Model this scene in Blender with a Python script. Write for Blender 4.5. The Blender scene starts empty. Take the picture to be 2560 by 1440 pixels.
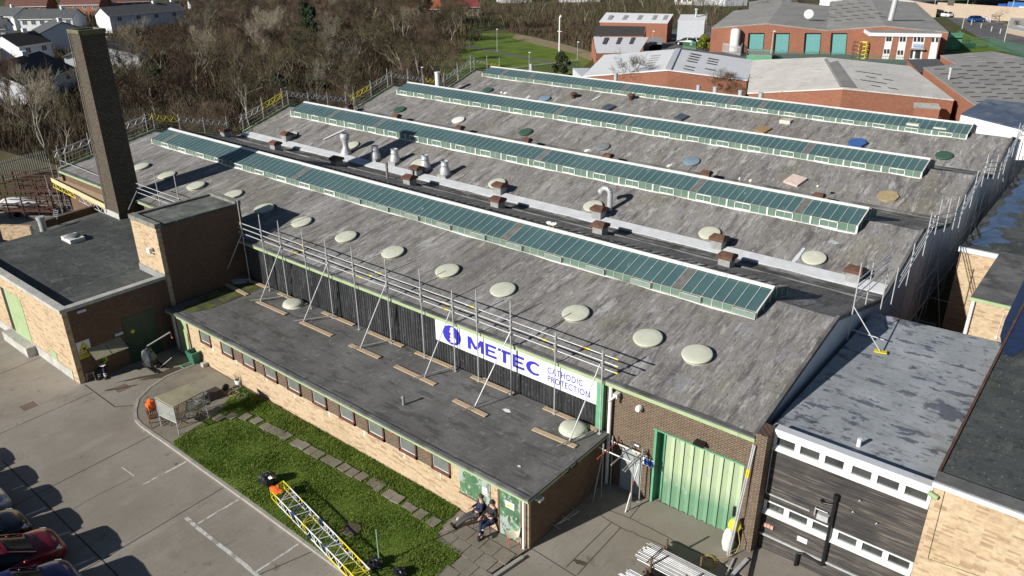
import bpy, bmesh, math, random
from mathutils import Vector, Matrix
rnd = random.Random(7)
sc = bpy.context.scene
COL = sc.collection
R = math.radians
# ------------------------------------------------------------------ camera (metres; x along the hall, y away, z up)
CF, CYAW, CPIT, CROL, CH = 1946.0, R(-39.52), R(24.40), R(-0.55), 20.0
fw = Vector((math.sin(CYAW)*math.cos(CPIT), math.cos(CYAW)*math.cos(CPIT), -math.sin(CPIT)))
ri = Vector((math.cos(CYAW), -math.sin(CYAW), 0)); up = ri.cross(fw)
cx = ri*math.cos(CROL)+up*math.sin(CROL); cy = -ri*math.sin(CROL)+up*math.cos(CROL)
CAM = Vector((0, 0, CH))
cd = bpy.data.cameras.new('camera'); cam = bpy.data.objects.new('camera', cd); COL.objects.link(cam)
cd.sensor_width = 36; cd.lens = CF/2560*36; cd.clip_start = 0.5; cd.clip_end = 4000
cam.matrix_world = Matrix.Translation(CAM) @ Matrix((cx, cy, -fw)).transposed().to_4x4()
sc.camera = cam
# survey helpers: where a sight line through a picture point meets a real plane
def ray(u, v): return cx*((u-1280)/CF) - cy*((v-720)/CF) + fw
def G(u, v, z=0.0): d = ray(u, v); return CAM + d*((z-CH)/d.z)
def PY(u, v, y): d = ray(u, v); return CAM + d*(y/d.y)
def PX(u, v, x): d = ray(u, v); return CAM + d*(x/d.x)
def PS(u, v, y0, z0, y1, z1):
    d = ray(u, v); m = (z1-z0)/(y1-y0); t = (z0-m*y0-CH)/(d.z-m*d.y); return CAM+d*t
def VH(u, v, g): d = ray(u, v); h = g.x*d.x+g.y*d.y; return CAM.z + d.z*h/(d.x*d.x+d.y*d.y)
# ------------------------------------------------------------------ objects
def tag(o, label=None, cat=None, group=None, kind=None):
    if label: o['label'] = label
    if cat: o['category'] = cat
    if group: o['group'] = group
    if kind: o['kind'] = kind
    return o
def thing(name, label, cat, loc=(0, 0, 0), rz=0.0, group=None):
    o = bpy.data.objects.new(name, None); COL.objects.link(o); o.empty_display_size = .3
    o.location = loc; o.rotation_euler = (0, 0, rz); o['_l'] = (loc[0], loc[1], loc[2]); 
    tag(o, label, cat, group); return o
class MB:
    def __init__(s): s.v = []; s.f = []; s.sm = []
    def add(s, vs, fs, smooth=False):
        n = len(s.v); s.v.extend([tuple(p) for p in vs]); s.f.extend([tuple(i+n for i in f) for f in fs]); s.sm.extend([smooth]*len(fs)); return s
    def box(s, a, b):
        x0, y0, z0 = [min(p, q) for p, q in zip(a, b)]; x1, y1, z1 = [max(p, q) for p, q in zip(a, b)]
        return s.add([(x0,y0,z0),(x1,y0,z0),(x1,y1,z0),(x0,y1,z0),(x0,y0,z1),(x1,y0,z1),(x1,y1,z1),(x0,y1,z1)],
                     [(0,3,2,1),(4,5,6,7),(0,1,5,4),(1,2,6,5),(2,3,7,6),(3,0,4,7)])
    def bar(s, a, b, w, h, upv=(0, 0, 1)):      # rectangular bar from a to b
        a, b = Vector(a), Vector(b); d = (b-a).normalized(); u = Vector(upv)
        if abs(d.dot(u)) > .98: u = Vector((0, 1, 0))
        sd = d.cross(u).normalized()*(w/2); uu = sd.cross(d).normalized()*(h/2)
        vs = [p+q for p in (a, b) for q in (-sd-uu, sd-uu, sd+uu, -sd+uu)]
        return s.add(vs, [(0,1,2,3),(4,7,6,5),(0,4,5,1),(1,5,6,2),(2,6,7,3),(3,7,4,0)])
    def tube(s, a, b, r, n=8, r2=None, cap=True):
        a, b = Vector(a), Vector(b); d = (b-a)
        if d.length < 1e-6: return s
        d.normalize(); u = d.orthogonal().normalized(); w = d.cross(u); r2 = r if r2 is None else r2
        vs = [a+(u*math.cos(t)+w*math.sin(t))*r for t in [2*math.pi*i/n for i in range(n)]] + \
             [b+(u*math.cos(t)+w*math.sin(t))*r2 for t in [2*math.pi*i/n for i in range(n)]]
        s.add(vs, [(i, (i+1) % n, n+(i+1) % n, n+i) for i in range(n)], True)
        if cap: s.add(vs, [tuple(range(n-1, -1, -1)), tuple(range(n, 2*n))])
        return s
    def path(s, pts, r, n=8):
        for a, b in zip(pts, pts[1:]): s.tube(a, b, r, n)
        return s
    def lathe(s, c, prof, n=24, cap=True, axis=None):
        c = Vector(c); vs = []
        for r_, z in prof:
            for i in range(n):
                t = 2*math.pi*i/n; vs.append(c+Vector((r_*math.cos(t), r_*math.sin(t), z)))
        fs = [(k*n+i, k*n+(i+1) % n, (k+1)*n+(i+1) % n, (k+1)*n+i) for k in range(len(prof)-1) for i in range(n)]
        if axis is not None:
            m = Vector((0, 0, 1)).rotation_difference(Vector(axis)).to_matrix(); vs = [c+m@(Vector(p)-c) for p in vs]
        s.add(vs, fs, True)
        if cap: s.add(vs, [tuple(range(n-1, -1, -1)), tuple(range((len(prof)-1)*n, len(prof)*n))])
        return s
    def poly(s, pts): return s.add(pts, [tuple(range(len(pts)))])
    def prism(s, pts, z0, z1):                   # pts xy ccw
        n = len(pts); vs = [(p[0], p[1], z0) for p in pts]+[(p[0], p[1], z1) for p in pts]
        return s.add(vs, [tuple(range(n-1, -1, -1)), tuple(range(n, 2*n))]+[(i, (i+1) % n, n+(i+1) % n, n+i) for i in range(n)])
    def slab(s, pts, t, d=None):                 # polygon given thickness t along -normal
        pts = [Vector(p) for p in pts]; nrm = (pts[1]-pts[0]).cross(pts[2]-pts[0]).normalized() if d is None else Vector(d)
        n = len(pts); vs = pts+[p-nrm*t for p in pts]
        return s.add(vs, [tuple(range(n)), tuple(range(2*n-1, n-1, -1))]+[(i, n+i, n+(i+1) % n, (i+1) % n) for i in range(n)])
    def build(s, name, mat, parent=None, label=None):
        me = bpy.data.meshes.new(name); me.from_pydata(s.v, [], s.f); me.update()
        if any(s.sm): me.polygons.foreach_set('use_smooth', s.sm)
        ms = mat if isinstance(mat, (list, tuple)) else [mat]
        for m in ms: me.materials.append(m)
        o = bpy.data.objects.new(name, me); COL.objects.link(o)
        if parent is not None:
            o.parent = parent
            if parent.type == 'EMPTY' and '_l' in parent and not parent.get('_local'):
                o.matrix_parent_inverse = Matrix.Translation(-Vector(parent['_l']))
        if label: o['label'] = label
        return o
def local_thing(name, label, cat, group=None):   # built round its own origin, placed afterwards
    o = thing(name, label, cat, (0, 0, 0), 0, group); o['_local'] = 1; return o
def copy_tree(o, parent=None):
    c = o.copy(); COL.objects.link(c)
    if parent is not None: c.parent = parent
    for ch in list(o.children): copy_tree(ch, c)
    return c
def place(o, loc, rz=0.0, label=None, sc_=None, group=None):
    o.location = loc; o.rotation_euler = (o.rotation_euler[0], o.rotation_euler[1], rz)
    if sc_: o.scale = (sc_,)*3 if not isinstance(sc_, tuple) else sc_
    if label: o['label'] = label
    if group: o['group'] = group
    return o
# ------------------------------------------------------------------ materials
def base_mat(name, col=(.5, .5, .5), rough=.7, metal=0.0, spec=.5, emit=None):
    m = bpy.data.materials.new(name); m.use_nodes = True; b = m.node_tree.nodes['Principled BSDF']
    b.inputs['Base Color'].default_value = (*col, 1); b.inputs['Roughness'].default_value = rough
    b.inputs['Metallic'].default_value = metal; b.inputs['Specular IOR Level'].default_value = spec
    return m
class NT:
    def __init__(s, m): s.m = m; s.t = m.node_tree; s.b = s.t.nodes['Principled BSDF']
    def n(s, typ, **k):
        nd = s.t.nodes.new(typ)
        for a, b in k.items(): setattr(nd, a, b)
        return nd
    def l(s, a, b): s.t.links.new(a, b)
    def coord(s, scale=(1, 1, 1), rot=(0, 0, 0), loc=(0, 0, 0), gen='Object'):
        c = s.n('ShaderNodeTexCoord'); mp = s.n('ShaderNodeMapping'); mp.inputs['Scale'].default_value = scale
        mp.inputs['Rotation'].default_value = rot; mp.inputs['Location'].default_value = loc; s.l(c.outputs[gen], mp.inputs[0]); return mp.outputs[0]
    def noise(s, scale=1, detail=5, rough=.6, stretch=(1, 1, 1), rot=(0, 0, 0), loc=(0, 0, 0), dist=0.0):
        n = s.n('ShaderNodeTexNoise'); n.inputs['Scale'].default_value = scale; n.inputs['Detail'].default_value = detail
        n.inputs['Roughness'].default_value = rough; n.inputs['Distortion'].default_value = dist
        s.l(s.coord(stretch, rot, loc), n.inputs['Vector']); return n.outputs['Fac']
    def ramp(s, fac, stops, interp='LINEAR'):
        r = s.n('ShaderNodeValToRGB'); r.color_ramp.interpolation = interp; e = r.color_ramp.elements
        while len(e) < len(stops): e.new(.5)
        for i, (p, c) in enumerate(stops): e[i].position = p; e[i].color = (*c, 1) if len(c) == 3 else c
        s.l(fac, r.inputs[0]); return r.outputs[0]
    def mask(s, fac, lo, hi):
        r = s.n('ShaderNodeMapRange'); r.clamp = True; r.inputs['From Min'].default_value = lo; r.inputs['From Max'].default_value = hi
        s.l(fac, r.inputs[0]); return r.outputs[0]
    def mix(s, fac, a, b, k=1.0, mode='MIX'):
        x = s.n('ShaderNodeMix', data_type='RGBA', blend_type=mode)
        if k != 1.0:
            mm = s.n('ShaderNodeMath', operation='MULTIPLY'); mm.inputs[1].default_value = k; s.l(fac, mm.inputs[0]); fac = mm.outputs[0]
        if isinstance(fac, (int, float)): x.inputs[0].default_value = fac
        else: s.l(fac, x.inputs[0])
        for i, c in ((6, a), (7, b)):
            if isinstance(c, tuple): x.inputs[i].default_value = (*c, 1)
            else: s.l(c, x.inputs[i])
        return x.outputs[2]
    def col(s, c): s.l(c, s.b.inputs['Base Color']); return s
    def bump(s, fac, strength=.3, dist=.02):
        b = s.n('ShaderNodeBump'); b.inputs['Strength'].default_value = strength; b.inputs['Distance'].default_value = dist
        s.l(fac, b.inputs['Height']); s.l(b.outputs[0], s.b.inputs['Normal'])
    def xz(s):                                    # (x+y, z) coordinates for upright walls
        c = s.n('ShaderNodeTexCoord'); sp = s.n('ShaderNodeSeparateXYZ'); s.l(c.outputs['Object'], sp.inputs[0])
        a = s.n('ShaderNodeMath', operation='ADD'); s.l(sp.outputs[0], a.inputs[0]); s.l(sp.outputs[1], a.inputs[1])
        cb = s.n('ShaderNodeCombineXYZ'); s.l(a.outputs[0], cb.inputs[0]); s.l(sp.outputs[2], cb.inputs[1]); return cb.outputs[0]
def layered(name, stops, scale=.6, stretch=(1, 1, 1), rot=(0, 0, 0), layers=(), rough=.85, spec=.3, bump=None, detail=6, metal=0.0, fine=.25):
    """layers: (scale, stretch, lo, hi, colour, strength)"""
    m = base_mat(name, rough=rough, spec=spec, metal=metal); t = NT(m)
    c = t.ramp(t.noise(scale, detail, .65, stretch, rot), stops)
    for i, (sc_, st, lo, hi, cl, k) in enumerate(layers):
        c = t.mix(t.mask(t.noise(sc_, 5, .65, st, rot, (i*7.3+3, i*3.1, 0)), lo, hi), c, cl, k)
    if fine:
        f = t.noise(22, 3, .7, (1, 1, 1)); c = t.mix(1.0, c, t.ramp(f, [(.3, (1-fine,)*3), (.7, (1+fine,)*3)]), mode='MULTIPLY')
    t.col(c)
    if bump: t.bump(t.noise(bump[0], 4, .6, stretch), bump[1], bump[2])
    return m
def add_seams(m, w_, h_, k, col, swap=False, size=.03):
    t = NT(m); old = t.b.inputs['Base Color'].links[0].from_socket; tc = t.n('ShaderNodeTexCoord'); sp = t.n('ShaderNodeSeparateXYZ'); t.l(tc.outputs['Object'], sp.inputs[0])
    cb = t.n('ShaderNodeCombineXYZ'); t.l(sp.outputs[1 if swap else 0], cb.inputs[0]); t.l(sp.outputs[0 if swap else 1], cb.inputs[1])
    b = t.n('ShaderNodeTexBrick'); b.offset = .37; b.inputs['Scale'].default_value = 1; b.inputs['Brick Width'].default_value = w_; b.inputs['Row Height'].default_value = h_; b.inputs['Mortar Size'].default_value = size; b.inputs['Mortar Smooth'].default_value = .6
    for n_, c_ in (('Color1', (0, 0, 0, 1)), ('Color2', (.12, .12, .12, 1)), ('Mortar', (1, 1, 1, 1))): b.inputs[n_].default_value = c_
    t.l(cb.outputs[0], b.inputs['Vector']); mk = t.n('ShaderNodeMath', operation='MULTIPLY'); t.l(b.outputs['Color'], mk.inputs[0]); t.l(t.mask(t.noise(1.7, 3, .6), .35, .6), mk.inputs[1]); t.col(t.mix(mk.outputs[0], old, col, k))
def brick(name, c1, c2, mortar, size=(.225, .075), msize=.012, rough=.85, stain=(.6, .5, .4), stain_k=.25, bias=0.0, odd=None):
    m = base_mat(name, rough=rough, spec=.25); t = NT(m)
    b = t.n('ShaderNodeTexBrick'); b.offset = .5; b.inputs['Scale'].default_value = 1; b.inputs['Brick Width'].default_value = size[0]
    b.inputs['Row Height'].default_value = size[1]; b.inputs['Mortar Size'].default_value = msize; b.inputs['Mortar Smooth'].default_value = .2
    b.inputs['Bias'].default_value = bias
    b.inputs['Color1'].default_value = (*c1, 1); b.inputs['Color2'].default_value = (*c2, 1); b.inputs['Mortar'].default_value = (*mortar, 1)
    t.l(t.xz(), b.inputs['Vector']); c = b.outputs['Color']
    if odd:
        v = t.n('ShaderNodeTexWhiteNoise', noise_dimensions='2D'); sn = t.n('ShaderNodeVectorMath', operation='SNAP')
        sn.inputs[1].default_value = (size[0]*1.5, size[1], 1); t.l(t.xz(), sn.inputs[0]); t.l(sn.outputs[0], v.inputs['Vector'])
        c = t.mix(t.mask(v.outputs['Value'], odd[1], odd[1]+.01), c, odd[0], odd[2])
    c = t.mix(t.mask(t.noise(.5, 5, .6), .5, .75), c, stain, stain_k)
    c = t.mix(1.0, c, t.ramp(t.noise(6, 3, .6), [(.3, (.86,)*3), (.7, (1.12,)*3)]), mode='MULTIPLY')
    t.col(c); return m
def plain(name, col, rough=.6, metal=0.0, spec=.5, var=.15, vs=3.0):
    m = base_mat(name, col, rough, metal, spec); t = NT(m)
    f = t.noise(vs, 4, .6); c = t.mix(1.0, tuple(col), t.ramp(f, [(.3, (1-var,)*3), (.7, (1+var,)*3)]), mode='MULTIPLY'); t.col(c); return m
M = {}
M['felt'] = layered('felt', [(.25, (.145, .137, .13)), (.42, (.20, .19, .182)), (.56, (.25, .24, .23)), (.75, (.33, .322, .312))], .5, (1.3, .5, .5), (0, 0, R(-8)),
    [(.35, (1, .6, 1), .5, .68, (.185, .172, .105), .5), (1.2, (2.0, .25, 1), .52, .64, (.10, .088, .096), .8), (1.1, (1.8, .4, 1), .57, .66, (.46, .46, .455), .7),
     (.9, (1, 1, 1), .57, .70, (.31, .315, .37), .5), (4.5, (2.0, .35, 1), .55, .64, (.42, .41, .37), .6), (6, (2.0, .35, 1), .56, .64, (.08, .073, .076), .65),
     (.22, (1, .5, 1), .55, .7, (.155, .14, .13), .5), (14, (1.2, .7, 1), .62, .66, (.50, .50, .47), .5)], .9, .2, (14, .35, .02), fine=.26)
M['felt_dark'] = layered('felt_dark', [(.3, (.105, .102, .10)), (.5, (.15, .147, .142)), (.7, (.205, .20, .195))], .5, (1, .8, 1), (0, 0, .3),
    [(1.4, (.5, 2, 1), .55, .62, (.07, .068, .067), .7), (4.5, (1, .6, 1), .58, .64, (.24, .24, .235), .6), (.5, (1, 1, 1), .55, .7, (.06, .065, .035), .5), (2.2, (1, 1, 1), .62, .7, (.16, .16, .165), .5), (6, (1, .5, 1), .64, .7, (.03, .03, .03), .5)], .8, .35, (14, .3, .01), fine=.22)
M['felt_green'] = layered('felt_green', [(.3, (.05, .055, .052)), (.5, (.08, .088, .084)), (.7, (.125, .134, .125))], .4, (.5, 1, 1), (0, 0, -.5),
    [(.3, (1, 1, 1), .5, .65, (.04, .04, .04), .7), (1.1, (1.6, .5, 1), .55, .65, (.15, .155, .14), .6), (3, (1, 1, 1), .56, .62, (.035, .035, .034), .6), (12, (1, .4, 1), .62, .66, (.34, .34, .31), .7), (.8, (1, 1, 1), .64, .7, (.09, .10, .045), .6)], .75, .35, (14, .3, .01), fine=.2)
M['felt_blue'] = layered('felt_blue', [(.3, (.27, .29, .31)), (.5, (.36, .385, .405)), (.7, (.46, .48, .50))], .7, (1, .8, 1), (0, 0, 0),
    [(1.1, (1.0, 2.0, 1), .575, .60, (.08, .09, .12), .8), (2.6, (1.0, 2.2, 1), .60, .63, (.10, .11, .14), .7), (.55, (1.2, 1, 1), .60, .64, (.04, .045, .07), .7), (.6, (1, 3, 1), .58, .7, (.17, .15, .12), .5),
     (3, (1, 1, 1), .62, .68, (.12, .115, .11), .5)], .55, .4, (10, .2, .01), fine=.1)
M['felt_grey'] = layered('felt_grey', [(.3, (.10, .10, .10)), (.5, (.15, .15, .148)), (.7, (.23, .23, .225))], .8, (1, 1, 1), (0, 0, 0),
    [(.6, (1, 1, 1), .52, .62, (.06, .06, .06), .7), (2, (1, 1, 1), .6, .7, (.10, .11, .04), .6)], .85, .2, fine=.2)
add_seams(M['felt'], 8, .95, .5, (.08, .075, .075), True); add_seams(M['felt_dark'], 8, .95, .45, (.04, .04, .04)); add_seams(M['felt_green'], 9, .95, .5, (.025, .027, .026)); add_seams(M['felt_blue'], 7, .98, .55, (.20, .205, .22))
M['lead'] = layered('lead', [(.3, (.50, .52, .54)), (.7, (.66, .68, .70))], 1.5, layers=[(1.8, (1, .6, 1), .62, .72, (.25, .24, .22), .5)], rough=.6, fine=.08)
M['gutter'] = layered('gutter', [(.3, (.03, .03, .03)), (.5, (.10, .10, .10)), (.62, (.24, .24, .24)), (.8, (.4, .4, .4))], 1.1, (.7, 3, 1), layers=[(.7, (1, 1, 1), .55, .62, (.045, .05, .015), .8)], rough=.6, fine=.2)
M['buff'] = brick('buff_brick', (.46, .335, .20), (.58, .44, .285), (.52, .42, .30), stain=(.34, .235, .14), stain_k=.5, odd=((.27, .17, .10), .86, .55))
M['buff_shaded'] = brick('buff_brick_shaded', (.14, .082, .055), (.19, .115, .075), (.14, .10, .075), stain=(.08, .05, .035), stain_k=.3)  # darker copy of the buff brick, shade of the side walls put into colour
M['brown'] = brick('brown_brick', (.078, .054, .042), (.115, .082, .06), (.27, .215, .15), msize=.010, stain=(.2, .16, .12), stain_k=.2)
M['chim'] = brick('chimney_brick', (.125, .10, .075), (.21, .175, .13), (.045, .038, .03), msize=.022, stain=(.07, .062, .048), stain_k=.6)
M['red'] = brick('red_brick', (.31, .115, .07), (.40, .165, .10), (.30, .17, .12), stain=(.22, .09, .06), stain_k=.4, msize=.01)
M['white'] = plain('white_paint', (.80, .80, .78), .45, var=.05)
M['white_clad'] = plain('white_cladding', (.62, .66, .70), .5, var=.06)
M['dirty_white'] = layered('dirty_white', [(.3, (.62, .60, .56)), (.7, (.80, .79, .76))], 1.2, layers=[(3, (1, 1, .3), .6, .75, (.35, .32, .27), .5)], rough=.6, fine=.06)
M['cream'] = layered('cream_dome', [(.3, (.52, .53, .42)), (.7, (.62, .63, .52))], 2, layers=[(4, (1, 1, 1), .6, .75, (.40, .39, .28), .4)], rough=.5, fine=.06)
M['ltgreen'] = layered('pale_green_paint', [(.3, (.30, .41, .21)), (.7, (.40, .50, .29))], 1.5, layers=[(3, (1, 1, .3), .58, .7, (.20, .24, .15), .5)], rough=.55, fine=.06)
M['green'] = layered('green_paint', [(.3, (.10, .30, .16)), (.7, (.16, .40, .24))], 1.5, layers=[(2, (1, 1, .4), .6, .7, (.3, .45, .3), .4)], rough=.5, fine=.06)
M['dkgreen'] = plain('dark_green_paint', (.02, .06, .042), .45)
M['peel'] = layered('peeling_green_paint', [(.3, (.06, .14, .08)), (.6, (.11, .22, .11))], 1.6, (1, 1, .5), layers=[(1.6, (1, 1, .7), .50, .54, (.40, .46, .44), .8), (3.5, (1, 1, .4), .56, .6, (.03, .06, .04), .7), (4, (1, 1, .8), .6, .63, (.55, .58, .55), .7)], rough=.6, fine=.1)
M['glass'] = layered('green_glass', [(.3, (.055, .115, .122)), (.7, (.085, .155, .162))], .35, layers=[(3.0, (1, .3, 1), .66, .70, (.45, .5, .5), .7), (7, (1, .5, 1), .70, .74, (.6, .62, .6), .8), (.6, (1, .4, 1), .55, .7, (.08, .14, .14), .5)], rough=.35, spec=.5, fine=.05)
M['glass_v'] = layered('green_glass_upright', [(.3, (.10, .17, .13)), (.7, (.15, .23, .18))], .8, layers=[(3, (1, 1, 1), .6, .7, (.22, .30, .25), .4)], rough=.3, fine=.05)
M['glass_open'] = plain('pale_glass', (.20, .27, .24), .3)
M['glass_back'] = plain('grey_glass', (.11, .135, .155), .12, spec=.8)
M['win'] = plain('window_glass', (.05, .055, .055), .08, spec=.8, var=.5, vs=1.2)
M['win_blue'] = plain('window_glass_pale', (.10, .115, .13), .1, spec=.8, var=.3)
M['black'] = layered('black_timber', [(.25, (.018, .018, .02)), (.5, (.04, .042, .046)), (.75, (.085, .088, .09))], 1.0, (3, 3, .25), layers=[(9, (1, 1, .12), .56, .66, (.14, .15, .155), .6), (14, (1, 1, .3), .62, .66, (.28, .29, .3), .5)], rough=.7, fine=.2)
M['board_black'] = None
M['galv'] = layered('galvanised_steel', [(.3, (.46, .47, .48)), (.7, (.64, .65, .66))], 4, layers=[(3, (1, 1, 1), .60, .7, (.30, .27, .23), .4)], rough=.42, metal=.3, fine=.08)
M['steel_dull'] = layered('dull_steel', [(.3, (.30, .30, .29)), (.7, (.44, .44, .43))], 4, rough=.55, metal=.2, fine=.08)
M['yellow'] = plain('yellow_paint', (.75, .62, .03), .5)
M['blue'] = plain('blue_paint', (.02, .08, .35), .45)
M['rust'] = layered('rusty_iron', [(.3, (.085, .045, .032)), (.6, (.15, .08, .055)), (.8, (.22, .13, .09))], 2.5, layers=[(4, (1, 1, 1), .6, .7, (.25, .22, .19), .5)], rough=.8, fine=.15)
M['kerb_grey'] = layered('grey_upstand', [(.3, (.22, .23, .23)), (.7, (.36, .36, .35))], 3, rough=.7, fine=.15)
M['wood'] = layered('plank_wood', [(.3, (.42, .31, .20)), (.7, (.58, .45, .31))], 2, (4, 4, 1), layers=[(5, (1, 1, 1), .6, .7, (.3, .22, .15), .4)], rough=.75, fine=.12)
M['wood_dark'] = plain('brown_wood', (.17, .09, .05), .6, var=.3)
M['timber_brown'] = plain('brown_window_frame', (.13, .055, .04), .6, var=.25)
M['asphalt'] = layered('asphalt', [(.3, (.10, .10, .105)), (.7, (.155, .155, .16))], .3, layers=[(.08, (1, 1, 1), .5, .65, (.19, .185, .18), .5)], rough=.9, fine=.12)
M['rubber'] = plain('rubber', (.02, .02, .022), .7)
M['sheet_black'] = plain('black_plastic', (.012, .012, .014), .3, spec=.6)
M['orange'] = plain('orange_fabric', (.85, .16, .02), .7)
M['navy'] = plain('dark_blue_sign', (.035, .035, .42), .5, var=.05)
M['conc_cop'] = layered('concrete_coping', [(.3, (.36, .36, .33)), (.7, (.56, .55, .51))], 1.4, layers=[(3, (1, 1, 1), .58, .68, (.2, .2, .17), .5)], rough=.85, fine=.15)
def lap_boards():
    m = base_mat('weathered_black_boards', rough=.75, spec=.3); t = NT(m)
    c = t.ramp(t.noise(1.0, 6, .7, (.5, .5, 9)), [(.3, (.025, .025, .027)), (.5, (.068, .062, .058)), (.7, (.16, .14, .12))])
    c = t.mix(t.mask(t.noise(1.6, 5, .7, (.35, .35, 16), (0, 0, 0), (4, 4, 4)), .57, .64), c, (.36, .30, .24), .6)
    c = t.mix(t.mask(t.noise(.5, 3, .6, (1, 1, 1), (0, 0, 0), (9, 4, 4)), .42, .6), c, (.02, .021, .025), .6)
    t.col(c); return m
M['board_black'] = lap_boards()
from mathutils.geometry import tessellate_polygon
# ------------------------------------------------------------------ light
SAZ, SEL = R(17.5), R(24.0)                     # shadows run this far from +y towards +x
sd = bpy.data.lights.new('sun', 'SUN'); sd.energy = 5.0; sd.angle = R(.53); sd.color = (1, .955, .885)
so = bpy.data.objects.new('sun', sd); COL.objects.link(so)
dv = Vector((math.sin(SAZ)*math.cos(SEL), math.cos(SAZ)*math.cos(SEL), -math.sin(SEL)))
so.rotation_euler = dv.to_track_quat('-Z', 'Y').to_euler(); so.location = (0, -20, 60)
w = bpy.data.worlds.new('World'); sc.world = w; w.use_nodes = True; wt = w.node_tree; bg = wt.nodes['Background']
sk = wt.nodes.new('ShaderNodeTexSky'); sk.sky_type = 'NISHITA'; sk.sun_disc = False; sk.sun_elevation = SEL
sk.sun_rotation = math.atan2(-dv.x, -dv.y); sk.altitude = 50; sk.dust_density = 0.2; sk.air_density = 0.75
wt.links.new(sk.outputs[0], bg.inputs[0]); bg.inputs[1].default_value = .05
sc.view_settings.view_transform = 'Standard'; sc.view_settings.look = 'None'; sc.view_settings.gamma = 1
sc.view_settings.exposure = 0.25
sc.cycles.max_bounces = 5; sc.cycles.diffuse_bounces = 2; sc.cycles.glossy_bounces = 2; sc.cycles.transmission_bounces = 3; sc.cycles.transparent_max_bounces = 8
sc.cycles.caustics_reflective = False; sc.cycles.caustics_refractive = False
# ------------------------------------------------------------------ ground
def sheet(name, pts, z, mat, kind='structure'):
    P = [Vector((p[0], p[1], z)) for p in pts]; m = MB(); tri = tessellate_polygon([P])
    m.add(P, [t if (P[t[1]]-P[t[0]]).cross(P[t[2]]-P[t[0]]).z > 0 else t[::-1] for t in tri]); o = m.build(name, mat); tag(o, kind=kind); return o
M['ground'] = layered('dry_grass_and_earth', [(.25, (.06, .055, .03)), (.5, (.10, .095, .045)), (.75, (.16, .13, .08))], .12,
    layers=[(.05, (1, 1, 1), .5, .6, (.05, .085, .022), .8), (.6, (1, 1, 1), .55, .7, (.20, .16, .10), .6), (2, (1, 1, 1), .55, .7, (.04, .035, .022), .6)], rough=.95, spec=.1, fine=.3)
M['leaf'] = layered('woodland_floor', [(.25, (.022, .017, .012)), (.5, (.05, .038, .026)), (.75, (.09, .07, .045))], .5,
    layers=[(.15, (1, 1, 1), .52, .62, (.035, .045, .016), .7), (3, (1, 1, 1), .58, .68, (.15, .11, .075), .6)], rough=.95, spec=.1, fine=.35)
M['grass'] = layered('short_grass', [(.25, (.07, .115, .02)), (.5, (.12, .18, .03)), (.75, (.19, .25, .05))], .35,
    layers=[(.08, (1, 1, 1), .5, .65, (.20, .24, .07), .6), (2.5, (1, 1, 1), .6, .7, (.035, .075, .012), .6), (14, (1, 1, 1), .55, .65, (.16, .2, .06), .4)], rough=.95, spec=.1, fine=.3)
M['conc'] = layered('yard_concrete', [(.2, (.20, .177, .145)), (.5, (.29, .262, .222)), (.8, (.37, .342, .30))], .22, (1, 1, 1), (0, 0, R(25)),
    [(.5, (1, 1, 1), .56, .72, (.17, .15, .115), .55), (.35, (2.2, .5, 1), .55, .7, (.40, .365, .32), .45), (2.2, (3, .35, 1), .56, .68, (.20, .18, .155), .5),
     (7, (1, 1, 1), .60, .68, (.15, .13, .11), .5), (3, (1, 4, 1), .6, .7, (.40, .365, .31), .4), (.9, (1, 1, 1), .63, .70, (.11, .092, .07), .6), (.12, (1, 1, 1), .48, .62, (.235, .205, .165), .6), (18, (1, 1, 1), .63, .67, (.50, .47, .42), .5)], .9, .25, (20, .25, .01), fine=.14)
M['conc2'] = layered('paving_concrete', [(.2, (.17, .15, .12)), (.5, (.235, .21, .17)), (.8, (.31, .285, .24))], .6,
    layers=[(1.4, (1, 1, 1), .55, .7, (.12, .115, .075), .6), (5, (1, 1, 1), .6, .7, (.12, .10, .085), .5)], rough=.9, spec=.2, fine=.14)
sheet('ground', [(-1600, -600), (1600, -600), (1600, 2200), (-1600, 2200)], -.03, M['ground'])
yard = sheet('yard', [(-72, -30), (14, -30), (14, 71.5), (-3, 71.5), (-3, 24), (-60, 24), (-60, 30), (-72, 30)], 0, M['conc'])
wood_pts = [(-63, 31), (-100, 27), (-135, 30), (-175, 62), (-230, 90), (-262, 130), (-190, 175), (-140, 150), (-113, 128), (-95, 96), (-75, 78), (-63, 74)]
sheet('woodland_floor', wood_pts, -.012, M['leaf'])
sheet('lawn_far', [G(*p) for p in ((1010, 120), (1090, 82), (1290, 84), (1330, 100), (1480, 150), (1440, 185), (1260, 190), (1100, 190))], -.006, M['grass'])
pth = [(1040, 92), (1100, 100), (1160, 113), (1230, 127), (1300, 142), (1390, 160), (1460, 174)]
a = [G(u, v-2.2) for u, v in pth]; b = [G(u, v+2.8) for u, v in pth]
o = MB()
for i in range(len(a)-1): o.poly([(p.x, p.y, -.002) for p in (b[i], b[i+1], a[i+1], a[i])])
tag(o.build('path', M['asphalt']), kind='structure')
M['joint'] = plain('joint_dirt', (.045, .04, .03), .95)
M['road_paint'] = layered('worn_white_paint', [(.3, (.55, .53, .50)), (.6, (.66, .65, .62))], 3, layers=[(2.5, (1, 1, 1), .50, .58, (.30, .27, .23), .9), (14, (1, 1, 1), .55, .6, (.32, .29, .25), .7)], rough=.8, fine=.1)
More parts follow.
